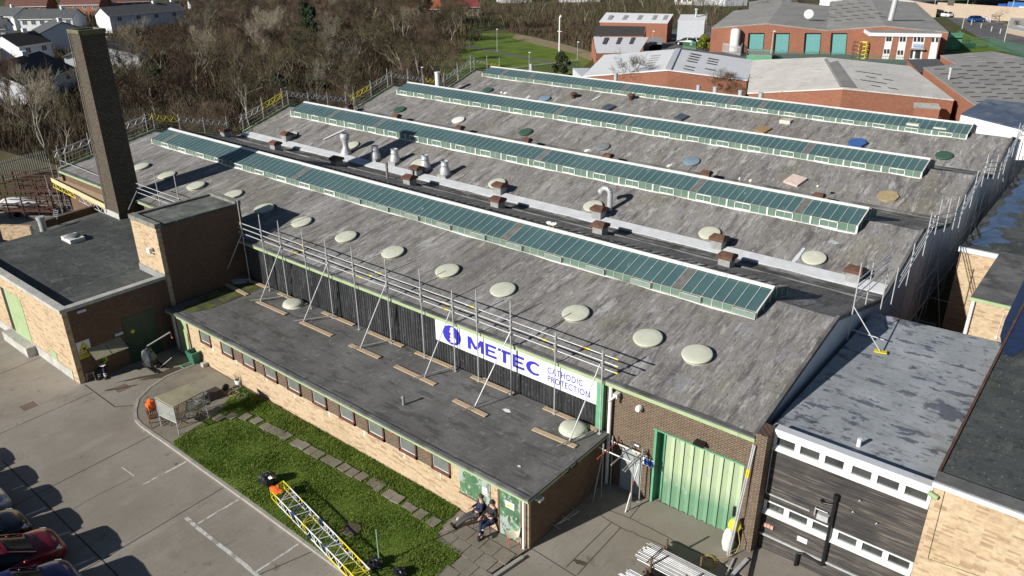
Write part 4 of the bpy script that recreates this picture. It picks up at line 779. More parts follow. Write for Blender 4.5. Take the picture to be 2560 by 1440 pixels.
# tall block further back, small annex in front
DY = 44.6; DX = -6.0
tl_ = thing('tall_buff_block', 'buff brick block behind the alley with blue puddles along its roof edge', 'building', (-2, 44.6, 0))
dz = PY(2400, 618, DY).z
MB().box((DX, DY, 0), (-3.1, DY+.25, dz-.2)).build('front_wall', M['buff'], tl_)
MB().box((DX, DY+.25, 0), (DX+.25, 80, dz-.2)).build('side_wall', M['white_clad'], tl_)
MB().box((-3.1, DY+.4, 0), (12, DY+.65, dz-.2)).build('render_wall', plain('grey_render', (.42, .42, .41), .8), tl_)
b = MB(); b.box((DX-.1, DY-.1, dz-.2), (-3.0, DY+.05, dz+.05)); b.box((-3.0, DY+.3, dz-.2), (12, DY+.4, dz+.05)); b.build('fascia', M['white_clad'], tl_)
b = MB(); b.box((DX-.05, DY+.05, dz-.2), (-3.0, 80, dz)); b.box((-3.0, DY+.4, dz-.2), (14, 80, dz)); b.build('roof', M['felt_green'], tl_)
pu = []
yy = DY+.8; L_, R_ = [], []
while yy < 74:
    wd_ = .9+.35*math.sin(yy*1.9)+.25*math.sin(yy*4.3+1); L_.append((DX+.35+.12*math.sin(yy*2.7), yy)); R_.append((DX+.45+wd_, yy)); yy += .25
sheet_pts = L_+R_[::-1]
m = MB(); P_ = [Vector((x, y, dz+.006)) for x, y in sheet_pts]; m.add(P_, [t_ if (P_[t_[1]]-P_[t_[0]]).cross(P_[t_[2]]-P_[t_[0]]).z > 0 else t_[::-1] for t_ in tessellate_polygon([P_])])
m.build('rain_puddle', plain('puddle', (.07, .11, .19), .3, spec=.8, var=.5, vs=1.2), tl_)
AY = 37.6
an = thing('small_annex', 'small flat roofed buff annex with green fascia and white downpipe', 'annex', (-4, 37.6, 0))
az = PY(2440, 745, AY).z; ax0 = PY(2430, 745, AY).x
MB().box((ax0, AY, 0), (-2.1, AY+.2, az-.14)).build('wall', M['buff'], an)
MB().box((ax0, AY+.2, 0), (ax0+.2, DY, az-.14)).build('side_wall', M['buff_shaded'], an)
MB().box((ax0-.06, AY-.07, az-.14), (-2.1, AY-.0, az)).build('fascia', M['ltgreen'], an)
MB().box((ax0-.06, AY, az-.14), (8, DY, az-.01)).build('roof', M['felt_grey'], an)
b = MB(); b.tube((ax0+.1, AY-.1, az-.15), (ax0+.1, AY-.1, az-2.2), .08, 12); b.tube((ax0-.15, AY-.1, az-2.3), (-2.2, AY-.1, az-2.45), .09, 12); b.tube((ax0+.1, AY-.1, az-2.2), (ax0-.15, AY-.1, az-2.3), .08, 12); b.build('downpipe', M['white'], an)
p = PY(2490, 843, AY); b = MB(); b.box((p.x-.05, AY-.05, p.z-.05), (p.x+.05, AY-.01, p.z+.05)); b.tube((p.x, AY-.02, p.z), (p.x+.05, AY-.02, az-.4), .012, 5); b.build('socket_box', M['white'], an)
# blue roofed building behind
bl = thing('blue_roof_building', 'white walled building with dark blue roof behind the hall', 'building', (-8, 76, 0))
q = [G(2403, 284, 4.6), G(2600, 333, 4.6), G(2600, 262, 5.6), G(2466, 247, 5.6)]
b = MB(); b.slab(q, .12); b.build('roof', layered('blue_roof', [(.3, (.05, .07, .11)), (.7, (.10, .13, .18))], .4, layers=[(.5, (1, 1, 1), .5, .6, (.16, .18, .21), .6)], rough=.5), bl)
b = MB(); a, c = q[0], q[1]; b.add([(a.x, a.y, 0), (c.x, c.y, 0), (c.x, c.y, c.z-.12), (a.x, a.y, a.z-.12)], [(0, 1, 2, 3)]); d = q[3]; b.add([(a.x, a.y, 0), (a.x, a.y, a.z-.12), (d.x, d.y, d.z-.12), (d.x, d.y, 0)], [(0, 1, 2, 3)]); b.build('white_wall', M['white'], bl)
# ------------------------------------------------------------------ scaffolding
TR = .027
def std(mb, a, b, r=TR): mb.tube(a, b, r, 8)
fs_ = thing('edge_scaffold', 'steel tube edge protection standing along the black ribbed wall', 'scaffold', (-25, 21.4, 2.4))
SY = 21.45
for u0, v0, u1, v1 in ((593, 500, 622, 683), (648, 537, 671, 702), (694, 552, 718, 727), (753, 573, 775, 745), (812, 598, 831, 770), (876, 616, 896, 803), (963, 645, 977, 834), (1047, 673, 1060, 870), (1127, 725, 1137, 897), (1188, 724, 1196, 929), (1275, 753, 1278, 960), (1387, 830, 1386, 1007), (1507, 875, 1500, 1050)):
    x = PY(u1, v1, SY).x; z = PY(u0, v0, SY).z; m = MB(); std(m, (x, SY, 2.43), (x, SY, z)); m.box((x-.07, SY-.07, 2.42), (x+.07, SY+.07, 2.43)); m.build('standard', M['galv'], fs_)
    m = MB()
    for zz in (5.30, 5.56, 5.86): m.box((x-.05, SY-.05, zz-.04), (x+.05, SY+.05, zz+.04))
    m.build('coupler', M['steel_dull'], fs_)
yel = MB()
for i, zz in enumerate((5.30, 5.58, 5.88)):
    m = MB(); xa = -37.2; 
    while xa < -12.8:
        xb = min(-12.75, xa+rnd.uniform(4.8, 6.2)); m = MB(); std(m, (xa, SY+.06, zz+rnd.uniform(-.02, .02)), (xb, SY+.06, zz+rnd.uniform(-.02, .02)), .025); m.build('guard_rail', M['galv'], fs_)
        yel.tube((xb-.15, SY+.06, zz), (xb, SY+.06, zz), .03, 8); yel.tube((xa+.1, SY+.06, zz), (xa+.45, SY+.06, zz), .03, 8); xa = xb-.25 if xb < -12.76 else 0
yel.build('yellow_sleeve', M['yellow'], fs_)
for u0, v0, u1, v1 in ((606, 580, 556, 705), (703, 615, 651, 752), (820, 655, 759, 803), (966, 707, 901, 870), (1127, 775, 1061, 942), (1277, 828, 1185, 1020), (1500, 911, 1421, 1108)):
    a = PY(u0, v0, SY-.05); b = G(u1, v1, 2.46); m = MB(); std(m, a, b); m.build('brace', M['galv'], fs_)
    c = (a.x, SY, 2.62); m = MB(); d = Vector((b.x, b.y, 2.55)); e = d+(d-Vector(c)).normalized()*.5; std(m, c, e, .022); m.build('tie', M['steel_dull'], fs_)
names = 'first second third fourth fifth sixth seventh eighth'.split()
brow = [((560, 706), (618, 736)), ((643, 752), (715, 784)), ((752, 803), (830, 838)), ((875, 860), (949, 893)), ((988, 913), (1088, 960)), ((1135, 998), (1216, 1038)), ((1333, 1070), (1440, 1115))]
wrow = [((622, 684), (682, 714)), ((712, 725), (784, 752)), ((822, 772), (903, 803)), ((936, 820), (1025, 855)), ((1056, 870), (1155, 912)), ((1193, 931), (1300, 972)), ((1373, 1008), (1512, 1060))]
for row, wd_, txt in ((brow, .225, 'plank under leaning brace, %s from left in outer row on office roof'), (wrow, .225, 'plank at foot of black ribbed wall, %s from left')):
    for i, (p, q) in enumerate(row):
        a, b = G(*p, 2.46), G(*q, 2.46); a.z = b.z = 2.43
        if row is wrow: a.y = min(a.y, 21.56); b.y = min(b.y, 21.58)
        m = MB(); m.bar(a, b, wd_, .038)
        tag(m.build('scaffold_plank', M['wood']), (txt % names[i]), 'plank', 'scaffold planks lying on the office roof')
def lattice(mb, a, b, h=.4, n=8, r=.028):
    a, b = Vector(a), Vector(b); u = Vector((0, 0, h)); mb.tube(a, b, r, 6); mb.tube(a+u, b+u, r, 6)
    for i in range(n):
        p, q = a.lerp(b, i/n), a.lerp(b, (i+1)/n)
        if i % 2 == 0: mb.tube(p, q+u, r*.8, 5)
        else: mb.tube(p+u, q, r*.8, 5)
# far (left) gable: posts, rails and lattice beams following the roof line
fg = thing('far_gable_scaffold', 'zigzag edge scaffold with yellow and silver lattice beams along far gable', 'scaffold', (-61, 46, 0))
GX = -60.75; kk = 0
for (a, za), (b, zb) in zip(PR, PR[1:]):
    if b-a < 2: continue
    nn = 3 if b-a > 5.5 else 2
    for i in range(nn+1):
        y = a+.3+(b-a-.6)*i/nn; z = za+(zb-za)*(y-a)/(b-a); m = MB(); std(m, (GX, y, 0), (GX, y, z+rnd.uniform(1.3, 2.0))); m.build('standard', M['galv'], fg)
    for dz_ in (.25, .6):
        m = MB(); std(m, (GX+.05, a, za+dz_), (GX+.05, b, zb+dz_), .022); m.build('guard_rail', M['steel_dull'], fg)
    for i in range(nn):
        y0, y1 = a+(b-a)*i/nn, a+(b-a)*(i+1)/nn-.05; z0, z1 = za+(zb-za)*(y0-a)/(b-a), za+(zb-za)*(y1-a)/(b-a)
        m = MB(); lattice(m, (GX+.05, y0, z0+.85), (GX+.05, y1, z1+.85), .42, 8); kk += 1; m.build('lattice_beam', M['yellow'] if kk % 4 == 0 else M['galv'], fg)
# near (right) gable
ng = thing('near_gable_scaffold', 'silver tube scaffold in dark alley rising above white gable of hall', 'scaffold', (-7, 46, 0))
GX = -7.1; i = 0
y = 25.2
y = 34.2
while y < 71.5:
    z = zat(y); x = GX; m = MB(); std(m, (x, y, 0), (x, y, z+rnd.uniform(1.0, 1.9))); m.build('standard', M['galv'], ng)
    if i % 2 == 0:
        m = MB(); std(m, (x+.12, y, .3), (x+.12, min(y+2.4, 71.5), 3.9), .024); m.build('brace', M['steel_dull'], ng)
        m = MB(); std(m, (x+.15, y+1.2, 4.2), (x+1.1, y+1.2, .05), .024); m.build('brace', M['steel_dull'], ng)
    y += 2.45 if i % 3 else 1.9; i += 1
for (a, za), (b, zb) in zip(PR, PR[1:]):
    if b-a < 2 or b < 36.5: continue
    for dz_ in (.35, .65, .95):
        m = MB(); std(m, (GX+.05, a-.2, za+dz_), (GX+.05, b+.2, zb+dz_), .024); m.build('guard_rail', M['galv'], ng)
for zz in (1.6, 3.3):
    m = MB(); std(m, (GX+.1, 34.3, zz), (GX+.1, 71, zz), .024); m.build('ledger', M['steel_dull'], ng)
for yy in (36.4, 38.4, 41.0, 44.3):
    m = MB(); std(m, (GX-.1, yy, 1.7), (GX+1.3, yy, 1.7), .024); m.build('transom', M['steel_dull'], ng)
# small scaffold on the puddled roof beside the gable
rs = thing('roof_scaffold_bay', 'scaffold bay on puddled roof with diagonal tube on yellow board', 'scaffold', (-7, 33, 4.7))
gx = -7.15
for u0, v0, u1, v1 in ((2145, 655, 2118, 850), (2176, 655, 2158, 790)):
    p = G(u1, v1, 4.72); yb_ = p.y; zt = VH(u0, v0, p); m = MB(); std(m, (p.x, p.y, 4.72), (p.x, p.y, zt)); m.build('standard', M['galv'], rs)
p0 = G(2118, 850, 4.72); p1 = G(2158, 790, 4.72)
for zz in (6.4, 6.75, 7.1, 7.4):
    m = MB(); std(m, (p0.x, p0.y, zz), (p1.x+.35, p1.y+1.2, zz), .024); m.build('guard_rail', M['galv'], rs)
a = G(2200, 878, 4.76); m = MB(); std(m, (p0.x, p0.y, 6.25), a, .025); m.build('raker', M['galv'], rs)
m = MB(); b = G(2122, 821, 5.1); c = G(2210, 850, 4.95); std(m, b, c, .025); m.build('tie', M['galv'], rs)
m = MB(); m.bar(G(2185, 876, 4.74), G(2217, 882, 4.74), .22, .04); tag(m.build('sole_board', M['yellow']), 'short yellow board under foot of diagonal tube on puddled roof', 'plank')
# platform by the chimney
ps_ = thing('platform_scaffold', 'scaffold tower with boarded platform and yellow beams beside chimney', 'scaffold', (-55, 20.5, 0))
for u0, v0, u1, v1 in ((111, 438, 140, 545), (127, 395, 160, 545), (148, 412, 172, 535), (162, 404, 190, 525), (170, 432, 193, 530), (208, 412, 232, 540), (233, 417, 258, 535), (200, 436, 214, 500), (226, 440, 238, 520), (250, 450, 262, 515), (186, 430, 200, 490)):
    p = G(u1, v1, .0) if v1 > 520 else G(u1, v1, 1.6); m = MB(); std(m, (p.x, p.y, 0), (p.x, p.y, VH(u0, v0, p))); m.build('standard', M['galv'], ps_)
a, b, c, d = G(128, 449, 3.9), G(265, 517, 3.9), G(290, 495, 3.9), G(160, 440, 3.9)
m = MB(); m.slab([a, b, c, d], .05); m.build('platform_boards', M['wood'], ps_)
m = MB(); m.bar(a, b, .04, .3); m.build('toe_board', plain('pale_toe_board', (.62, .52, .30), .7), ps_)
for o_, mt in ((.0, 'yellow'), (.6, 'galv'), (1.2, 'galv')):
    m = MB(); dr_ = (c-b).normalized()*o_ if o_ else Vector(); lattice(m, a+dr_-Vector((0, 0, .55)), a.lerp(b, .45)+dr_-Vector((0, 0, .55)), .4, 8); m.build('lattice_beam', M[mt], ps_)
    m = MB(); lattice(m, a.lerp(b, .5)+dr_-Vector((0, 0, .6)), b+dr_-Vector((0, 0, .6)), .4, 8); m.build('lattice_beam', M['galv' if mt == 'yellow' else 'yellow'], ps_)
for zz in (.4, .8, 1.2):
    m = MB(); std(m, d+Vector((0, 0, zz)), c+Vector((0, 0, zz)), .022); m.build('guard_rail', M['galv'], ps_)
m = MB(); std(m, G(118, 467, 4), G(157, 527, .6), .03); m.build('brace', M['dirty_white'], ps_)
lad = thing('ladder', 'aluminium ladder leaning from yard up to the scaffold platform', 'ladder', tuple(G(136, 565, 3.2)))
p, q = G(136, 566, 2.6), G(140, 524, 4.2); s_ = Vector((.19, .05, 0)); m = MB(); m.tube(p-s_, q-s_, .02, 6); m.tube(p+s_, q+s_, .02, 6)
for i in range(9): t_ = (i+.5)/9; m.tube(p.lerp(q, t_)-s_, p.lerp(q, t_)+s_, .014, 5)
m.build('stiles_and_rungs', M['galv'], lad)
# side scaffold right of chimney
cs = thing('corner_scaffold', 'short run of silver guard rails between chimney and brick tower', 'scaffold', (-47, 21.5, 4.8))
for u0, v0, u1, v1 in ((385, 433, 400, 508), (435, 437, 446, 497)):
    a = PY(u1, v1, 21.6); m = MB(); std(m, (a.x, 21.6, 3.8), (a.x, 21.6, PY(u0, v0, 21.6).z)); m.build('standard', M['galv'], cs)
x0, x1 = PY(343, 470, 21.6).x, PY(446, 497, 21.6).x+.1
for k in (5.35, 5.65, 5.95):
    m = MB(); std(m, (x0, 21.6, k), (x1, 21.6, k), .025); m.build('guard_rail', M['galv'], cs)
m = MB(); std(m, (x0+.1, 21.5, 5.5), G(321, 524, 4.9)); m.build('brace', M['galv'], cs)
# gateway scaffold frame
gf = thing('doorway_scaffold', 'small open scaffold frame over grey side door with red and white brace', 'scaffold', (-12.2, 21.3, 0))
q = [(-12.87, 20.95), (-12.87, 21.6), (-11.55, 20.95), (-11.55, 21.6)]
for x, y in q:
    m = MB(); std(m, (x, y, 0), (x, y, 2.45)); m.box((x-.08, y-.08, 0), (x+.08, y+.08, .012)); m.build('standard', M['steel_dull'], gf)
for y in (20.95, 21.6):
    m = MB(); std(m, (-13.1, y+.05, 2.15), (-11.4, y+.05, 2.15)); m.build('ledger', M['dirty_white'], gf)
for x in (-12.7, -12.1, -11.6, -11.5):
    m = MB(); std(m, (x, 20.3, 2.22), (x, 21.8, 2.22)); m.build('transom', M['steel_dull'] if x != -12.7 else plain('red_tube', (.4, .08, .05), .5), gf)
m = MB(); std(m, (-12.87, 20.9, 2.0), (-12.9, 20.4, 0)); m.build('brace', M['steel_dull'], gf)
m = MB(); std(m, (-11.5, 21.3, 2.0), (-11.62, 20.72, 0)); m.build('brace', M['dirty_white'], gf)
m = MB(); a, b = Vector((-11.5, 21.3, 2.0)), Vector((-11.62, 20.72, 0)); m.tube(a.lerp(b, .35), a.lerp(b, .6), .030, 8); m.build('red_sleeve', bpy.data.materials['red_tube'], gf)
# ------------------------------------------------------------------ background buildings
def onplane(pts, u, v, off=.03):
    a, b, c = pts[0], pts[1], pts[2]; n = (b-a).cross(c-a).normalized()
    if n.z < 0: n = -n
    if abs(n.z) < .1 and n.dot(CAM-a) < 0: n = -n
    d = ray(u, v); t = (a+n*off-CAM).dot(n)/d.dot(n); q = CAM+d*t; return q if t > 0 and (q-CAM).length < 420 else None
def unit(name, label, cat, roofs, walls, rm, wm, th=.15):
    P = [[G(*p) for p in r] for r in roofs]; c = P[0][0]; t = thing(name, label, cat, (c.x, c.y, 0)); m = MB()
    for r in P:
        n = (r[1]-r[0]).cross(r[2]-r[0]); r2 = r if n.z > 0 else r[::-1]; m.slab(r2, th)
    m.build('roof', rm, t); m = MB()
    for w_ in walls:
        a, b = G(*w_[0]), G(*w_[1]); m.add([(a.x, a.y, -.03), (b.x, b.y, -.03), (b.x, b.y, b.z-.05), (a.x, a.y, a.z-.05)], [(0, 1, 2, 3)])
    m.build('wall', wm, t); return t, P
def patch(t, plane, quads, name, mat, off=.03, sep=True):
    for q in quads:
        P_ = [onplane(plane, *p, off) for p in q]
        if None not in P_ and max((a-b).length for a in P_ for b in P_) < 30: m = MB(); m.poly(P_); m.build(name, mat, t)
M['roof_white'] = layered('white_membrane', [(.3, (.80, .81, .82)), (.7, (.90, .90, .90))], .25, layers=[(.5, (1, 1, 1), .64, .72, (.62, .63, .64), .5)], rough=.5, fine=.03)
M['roof_cream'] = layered('old_asbestos_cream', [(.3, (.64, .61, .56)), (.7, (.80, .77, .71))], .4, (1, .4, 1), (0, 0, -.45), [(1.2, (.5, 2, 1), .58, .62, (.36, .33, .28), .6), (3, (1, 1, 1), .62, .68, (.30, .28, .24), .5)], rough=.8, fine=.1)
M['roof_grey'] = layered('old_asbestos_grey', [(.3, (.27, .262, .245)), (.7, (.39, .38, .355))], .3, (1, .5, 1), (0, 0, .5), [(1.4, (.4, 2, 1), .58, .62, (.20, .19, .175), .6), (.5, (1, 1, 1), .64, .68, (.34, .33, .31), .5)], rough=.85, fine=.1)
M['slot'] = plain('roof_slot_light', (.10, .085, .07), .5); M['slot_w'] = plain('roof_slot_pale', (.55, .54, .50), .5); M['teal'] = plain('teal_shutter', (.16, .40, .38), .5, var=.1); M['rib'] = layered('ribbed_white_sheet', [(.3, (.68, .68, .70)), (.7, (.84, .84, .85))], 3, (4, .2, 1), rough=.5, fine=.05)
M['dark_tile'] = layered('dark_roof_tiles', [(.3, (.045, .04, .038)), (.7, (.085, .075, .07))], 1.5, (1, 1, 6), rough=.8, fine=.2)
M['grey_tile'] = layered('grey_roof_tiles', [(.3, (.085, .088, .092)), (.7, (.13, .134, .14))], 1.5, rough=.8, fine=.15)
M['red_tile'] = layered('brown_red_tiles', [(.3, (.13, .06, .05)), (.7, (.20, .10, .08))], 1.5, rough=.85, fine=.2)
M['tan'] = brick('tan_brick', (.42, .33, .24), (.50, .40, .30), (.4, .33, .26))
M['render_w'] = plain('white_render', (.74, .76, .78), .7, var=.04)
t, P = unit('white_roof_unit', 'low brick unit with broad clean white membrane roof behind the hall', 'warehouse',
    [[(1457, 190, 2.7), (1670, 174, 3.9), (1695, 122, 3.9), (1510, 137, 2.7)], [(1670, 174, 3.9), (1870, 200, 2.7), (1884, 150, 2.7), (1695, 122, 3.9)]],
    [((1462, 193, 2.7), (1670, 177, 3.9)), ((1670, 177, 3.9), (1868, 203, 2.7)), ((1868, 203, 2.7), (1882, 152, 2.7))], M['roof_white'], M['red'])
patch(t, P[1], [[(x-2, y), (x+24, y+5), (x+23, y+7), (x-3, y+2)] for x, y in ((1728, 132), (1725, 138), (1722, 144), (1719, 150), (1714, 163), (1711, 170), (1773, 144), (1771, 150), (1769, 156), (1765, 170))], 'roof_light', M['slot'])
patch(t, P[0], [[(x, y), (x+24, y-3), (x+24, y-1), (x, y+2)] for x, y in ((1627, 139), (1624, 145), (1620, 151), (1616, 157), (1612, 163))], 'roof_light', M['slot_w'])
m = MB(); a, b = P[0][1]+Vector((0, 0, .05)), P[0][2]+Vector((0, 0, .05)); m.bar(a, b, .8, .06); m.build('ridge_strip', M['lead'], t)
t, P = unit('cream_roof_unit', 'brick unit with cream sheeted roof and dark grey ridge strip', 'warehouse',
    [[(1868, 232, 2.7), (2107, 220, 3.9), (2065, 143, 3.9), (1880, 150, 2.7)], [(2107, 220, 3.9), (2386, 249, 2.7), (2275, 165, 2.7), (2065, 143, 3.9)]],
    [((1872, 235, 2.7), (2107, 223, 3.9)), ((2107, 223, 3.9), (2384, 252, 2.7)), ((2384, 252, 2.7), (2274, 168, 2.7))], M['roof_cream'], M['red'])
patch(t, P[1], [[(2066, 145), (2094, 150), (2142, 219), (2107, 216)]], 'ridge_strip', M['roof_grey'], .05)
patch(t, P[0], [[(2066, 145), (2060, 148), (2100, 217), (2107, 216)]], 'ridge_strip', M['roof_grey'], .05)
patch(t, P[1], [[(2138+i*21+j*6, 176+j*11+i*3), (2162+i*21+j*6, 180+j*11+i*3), (2163+i*21+j*6, 181.5+j*11+i*3), (2139+i*21+j*6, 177.5+j*11+i*3)] for i in range(4) for j in range(4) if (i+j) % 2 == 0 or i == 1], 'roof_light', M['slot'], .04)
fr = [G(2107, 223, 3.9), G(2384, 252, 2.7), G(2384, 252, 0)]
fl_ = [G(1872, 235, 2.7), G(2107, 223, 3.9), G(2107, 223, 0)]
patch(t, fr, [[(2218, 248), (2231, 249), (2231, 263), (2217, 262)]], 'vent_grille', M['kerb_grey'])
patch(t, fr, [[(2237, 230), (2272, 235), (2272, 241), (2237, 236)], [(2290, 238), (2330, 243), (2330, 246), (2290, 242)]], 'white_fascia', M['white'], .05)
patch(t, fr, [[(2063, 242), (2140, 246), (2140, 248.5), (2063, 244.5)], [(2063, 242), (2066, 242), (2066, 275), (2063, 275)], [(2136, 246), (2140, 246), (2140, 278), (2136, 278)]], 'door_outline', M['wood_dark'], .06)
patch(t, fr, [[(2222, 262), (2226, 256), (2228, 262), (2223, 290), (2219, 290)]], 'red_hopper', plain('red_hopper', (.4, .03, .03), .5), .5)
t2, P2_ = unit('brick_lean_to', 'small brick lean-to with grey roof against cream roofed unit', 'shed', [[(2283, 268, 2.2), (2352, 272, 2.2), (2346, 259, 2.6), (2285, 256, 2.6)]], [((2286, 270, 2.15), (2350, 273, 2.15)), ((2350, 273, 2.15), (2345, 260, 2.5))], M['roof_grey'], M['red'])
t, P = unit('grey_roof_unit', 'wide brick unit with flat grey roof dotted with rows of dark slots', 'warehouse',
    [[(2308, 168, 3.2), (2437, 262, 3.2), (2800, 330, 3.2), (2760, 185, 3.2), (2481, 128, 3.2), (2351, 138, 3.2), (2392, 160, 3.2)]],
    [((2310, 170, 3.2), (2437, 264, 3.2)), ((2352, 140, 3.2), (2393, 162, 3.2)), ((2392, 162, 3.2), (2308, 170, 3.2))], M['roof_grey'], M['red'])
qs = []
for j in range(9):
    for i in range(8):
        x, y = 2335+i*33+j*15+(10 if i % 2 else 0), 172+j*11.5-i*4+(4 if i % 2 else 0)
        if x < 2590 and y > 146 and x-2308 > (y-168)*1.37+12: qs.append([(x, y), (x+26, y-.6), (x+27, y+1.2), (x+1, y+1.8)])
patch(t, P[0], qs, 'roof_light', M['slot'])
patch(t, P[0], [[(x, y), (x+28, y-.5), (x+28, y+1.2), (x, y+1.8)] for x, y in ((2405, 135), (2415, 141), (2428, 148), (2438, 154), (2497, 137), (2512, 143), (2530, 149))], 'roof_light', M['slot_w'], .04)
p = onplane(P[0], 2372, 198); m = MB(); m.tube(p, p+Vector((0, 0, 1.3)), .15, 10); m.tube(p+Vector((0, 0, 1.2)), p+Vector((0, 0, 1.4)), .22, 10); m.build('flue', M['galv'], t)
unit('link_building', 'low flat roofed link between the cream and grey roofed units', 'building', [[(2268, 148, 2.6), (2300, 182, 2.6), (2362, 165, 2.6), (2345, 147, 2.6)]], [((2268, 149, 2.6), (2300, 183, 2.6)), ((2268, 149, 2.6), (2345, 148, 2.6))], M['grey_tile'], M['red'])
# large unit with teal shutters
wa, wb = G(1778, 130), G(2375, 140.5)
W3 = [wa, wb, wa+Vector((0, 0, 3))]
def onw(u, v, off=.05): return onplane(W3, u, v, off)
f = [onw(1779, 69, 0), onw(1918, 58, 0), onw(2067, 75, 0), onw(2212, 64, 0), onw(2372, 80, 0)]
t = thing('shutter_warehouse', 'large red brick warehouse with teal roller shutters and rippled grey roof', 'warehouse', (wa.x, wa.y, 0))
back = (G(2290, 7, 4.0)-f[4]); back.z = 0
m = MB(); bk = [p+back*(.55 if i < 2 else 1.0) for i, p in enumerate(f)]
for i in range(4):
    bb = back*(.55 if i == 0 else .8 if i == 1 else 1.0); m.slab([f[i], f[i+1], f[i+1]+bb, f[i]+bb], .2, (0, 0, 1))
rfm = m.build('roof', M['roof_grey'], t)
m = MB()
for i in range(4): a, b = f[i], f[i+1]; m.add([(a.x, a.y, 0), (b.x, b.y, 0), (b.x, b.y, b.z-.2), (a.x, a.y, a.z-.2)], [(0, 1, 2, 3)])
for i in (0, 4): a, b = f[i], f[i]+back*(.55 if i == 0 else 1); m.add([(a.x, a.y, 0), (b.x, b.y, 0), (b.x, b.y, b.z-.2), (a.x, a.y, a.z-.2)], [(0, 1, 2, 3)])
m.build('wall', M['red'], t)
for x0, x1 in ((1872, 1910), (1937, 1973), (2013, 2052), (2079, 2117)):
    yt = 84.5; yb = 130.5+(x0-1780)*.017
    m = MB(); m.poly([onw(*p, .06) for p in ((x0-5, yb), (x1-3, yb), (x1+1, yt-2), (x0-1, yt-2))]); fr_ = m.build('shutter_opening', M['sheet_black'], t)
    m = MB(); m.poly([onw(*p, .10) for p in ((x0, yb), (x1-4, yb), (x1, yt+1), (x0+4, yt+1))]); m.build('shutter', M['teal'], fr_)
pl = [f[3], f[4], f[3]+back]; p = onplane(pl, 2226, 51); m = MB(); m.tube(p, p+Vector((.3, 0, 4.0)), .5, 12); m.build('steel_flue', M['galv'], t)
p = onplane([f[1], f[2], f[2]+back], 2020, 50); m = MB(); m.lathe(p+Vector((0, 0, 1.0)), [(.1, 0), (.7, .2), (.9, .35)], 16, axis=(.3, -1, .4)); m.tube(p, p+Vector((0, 0, 1)), .08, 8); m.build('satellite_dish', M['galv'], t)
qs = []
for j in range(6):
    for i in range(5): x, y = 2085+i*28-j*13, 50-j*8.5+i*(-2.5); qs.append([(x, y), (x+18, y+1.5), (x+19, y+2.6), (x+1, y+1.1)])
pls = [[f[2], f[3], f[3]+back]]
patch(t, pls[0], qs, 'roof_light', M['slot'], .05)
# office front of that unit
t = thing('two_storey_office', 'two storey brick office with white window strips and blue BE MODERN sign', 'office', tuple(G(2165, 147)))
o0, o1 = G(2164, 147), G(2340, 151); W4 = [o0, o1, o0+Vector((0, 0, 3))]
hz = VH(2171, 84, o0); dn = Vector((o0-o1)).cross(Vector((0, 0, 1))).normalized(); dn = -dn if dn.y < 0 else dn; dn.z = 0
m = MB(); T0, T1 = o0+Vector((0, 0, hz)), o1+Vector((0, 0, hz)); D = dn*6
m.add([o0, o1, T1, T0], [(0, 1, 2, 3)]); m.add([o1, o1+D, T1+D, T1], [(0, 1, 2, 3)]); m.add([o0, T0, T0+D, o0+D], [(0, 1, 2, 3)]); m.build('wall', M['red'], t)
m = MB(); m.slab([T0+Vector((0, 0, .1)), T1+Vector((0, 0, .1)), T1+D+Vector((0, 0, .1)), T0+D+Vector((0, 0, .1))], .1, (0, 0, 1)); m.build('roof', M['roof_grey'], t)
m = MB(); m.bar(T0-dn*.1+Vector((0, 0, -.1)), T1-dn*.1+Vector((0, 0, -.1)), .25, .55); m.bar(T0-dn*.1+Vector((0, 0, -.1)), T0+D+Vector((0, 0, -.1)), .25, .55); m.build('fascia', M['white'], t)
def o4(u, v, off=.06): return onplane(W4, u, v, off)
for q in ([(2215, 90), (2233, 91), (2222, 148), (2205, 147)], [(2249, 91), (2268, 92), (2258, 149), (2239, 148)], [(2284, 92), (2313, 93), (2303, 150), (2273, 148)], [(2331, 93), (2348, 94), (2338, 152), (2319, 150)]):
    m = MB(); m.poly([o4(*p) for p in (q[3], q[2], q[1], q[0])]); m.build('white_panel', M['white'], t)
for x, y, w_ in ((2216, 92, 6), (2223, 92, 6), (2250, 93, 6), (2258, 93, 6), (2285, 93, 6), (2294, 93, 7), (2303, 94, 6), (2330, 94, 6), (2340, 94, 6), (2210, 123, 6), (2218, 123, 6), (2244, 126, 6), (2252, 126, 6)):
    m = MB(); m.poly([o4(*p, .12) for p in ((x-1, y+11), (x+w_-1, y+11), (x+w_, y), (x, y))]); m.build('window', M['win'], t)
m = MB(); m.poly([o4(*p, .12) for p in ((2286, 146), (2299, 147), (2302, 125), (2289, 125))]); m.poly([o4(*p, .12) for p in ((2274, 146), (2280, 146), (2283, 125), (2277, 125))]); m.build('entrance_glass', M['win'], t)
m = MB(); a, b = o4(2277, 122, .3), o4(2311, 123, .3); m.bar(a, b, .7, .2); m.build('entrance_canopy', M['kerb_grey'], t)
a, b, c = o4(2283, 118, .12), o4(2307, 119, .12), o4(2284, 109.5, .12); m = MB(); m.poly([a, b, b+(c-a), c]); m.build('name_board', plain('mid_blue_board', (.08, .25, .6), .5), t)
ax = (b-a).normalized(); m = text_mb('BE MODERN', .5, .01, .003); mx = max(v[0] for v in m.v); k = (b-a).length*.88/mx; m.v = [(v[0]*k, v[1]*1.1, v[2]) for v in m.v]
put(m, a+ax*(b-a).length*.06+Vector((0, 0, .15))-dn*.05, ax, ZA).build('lettering', M['white'], t)
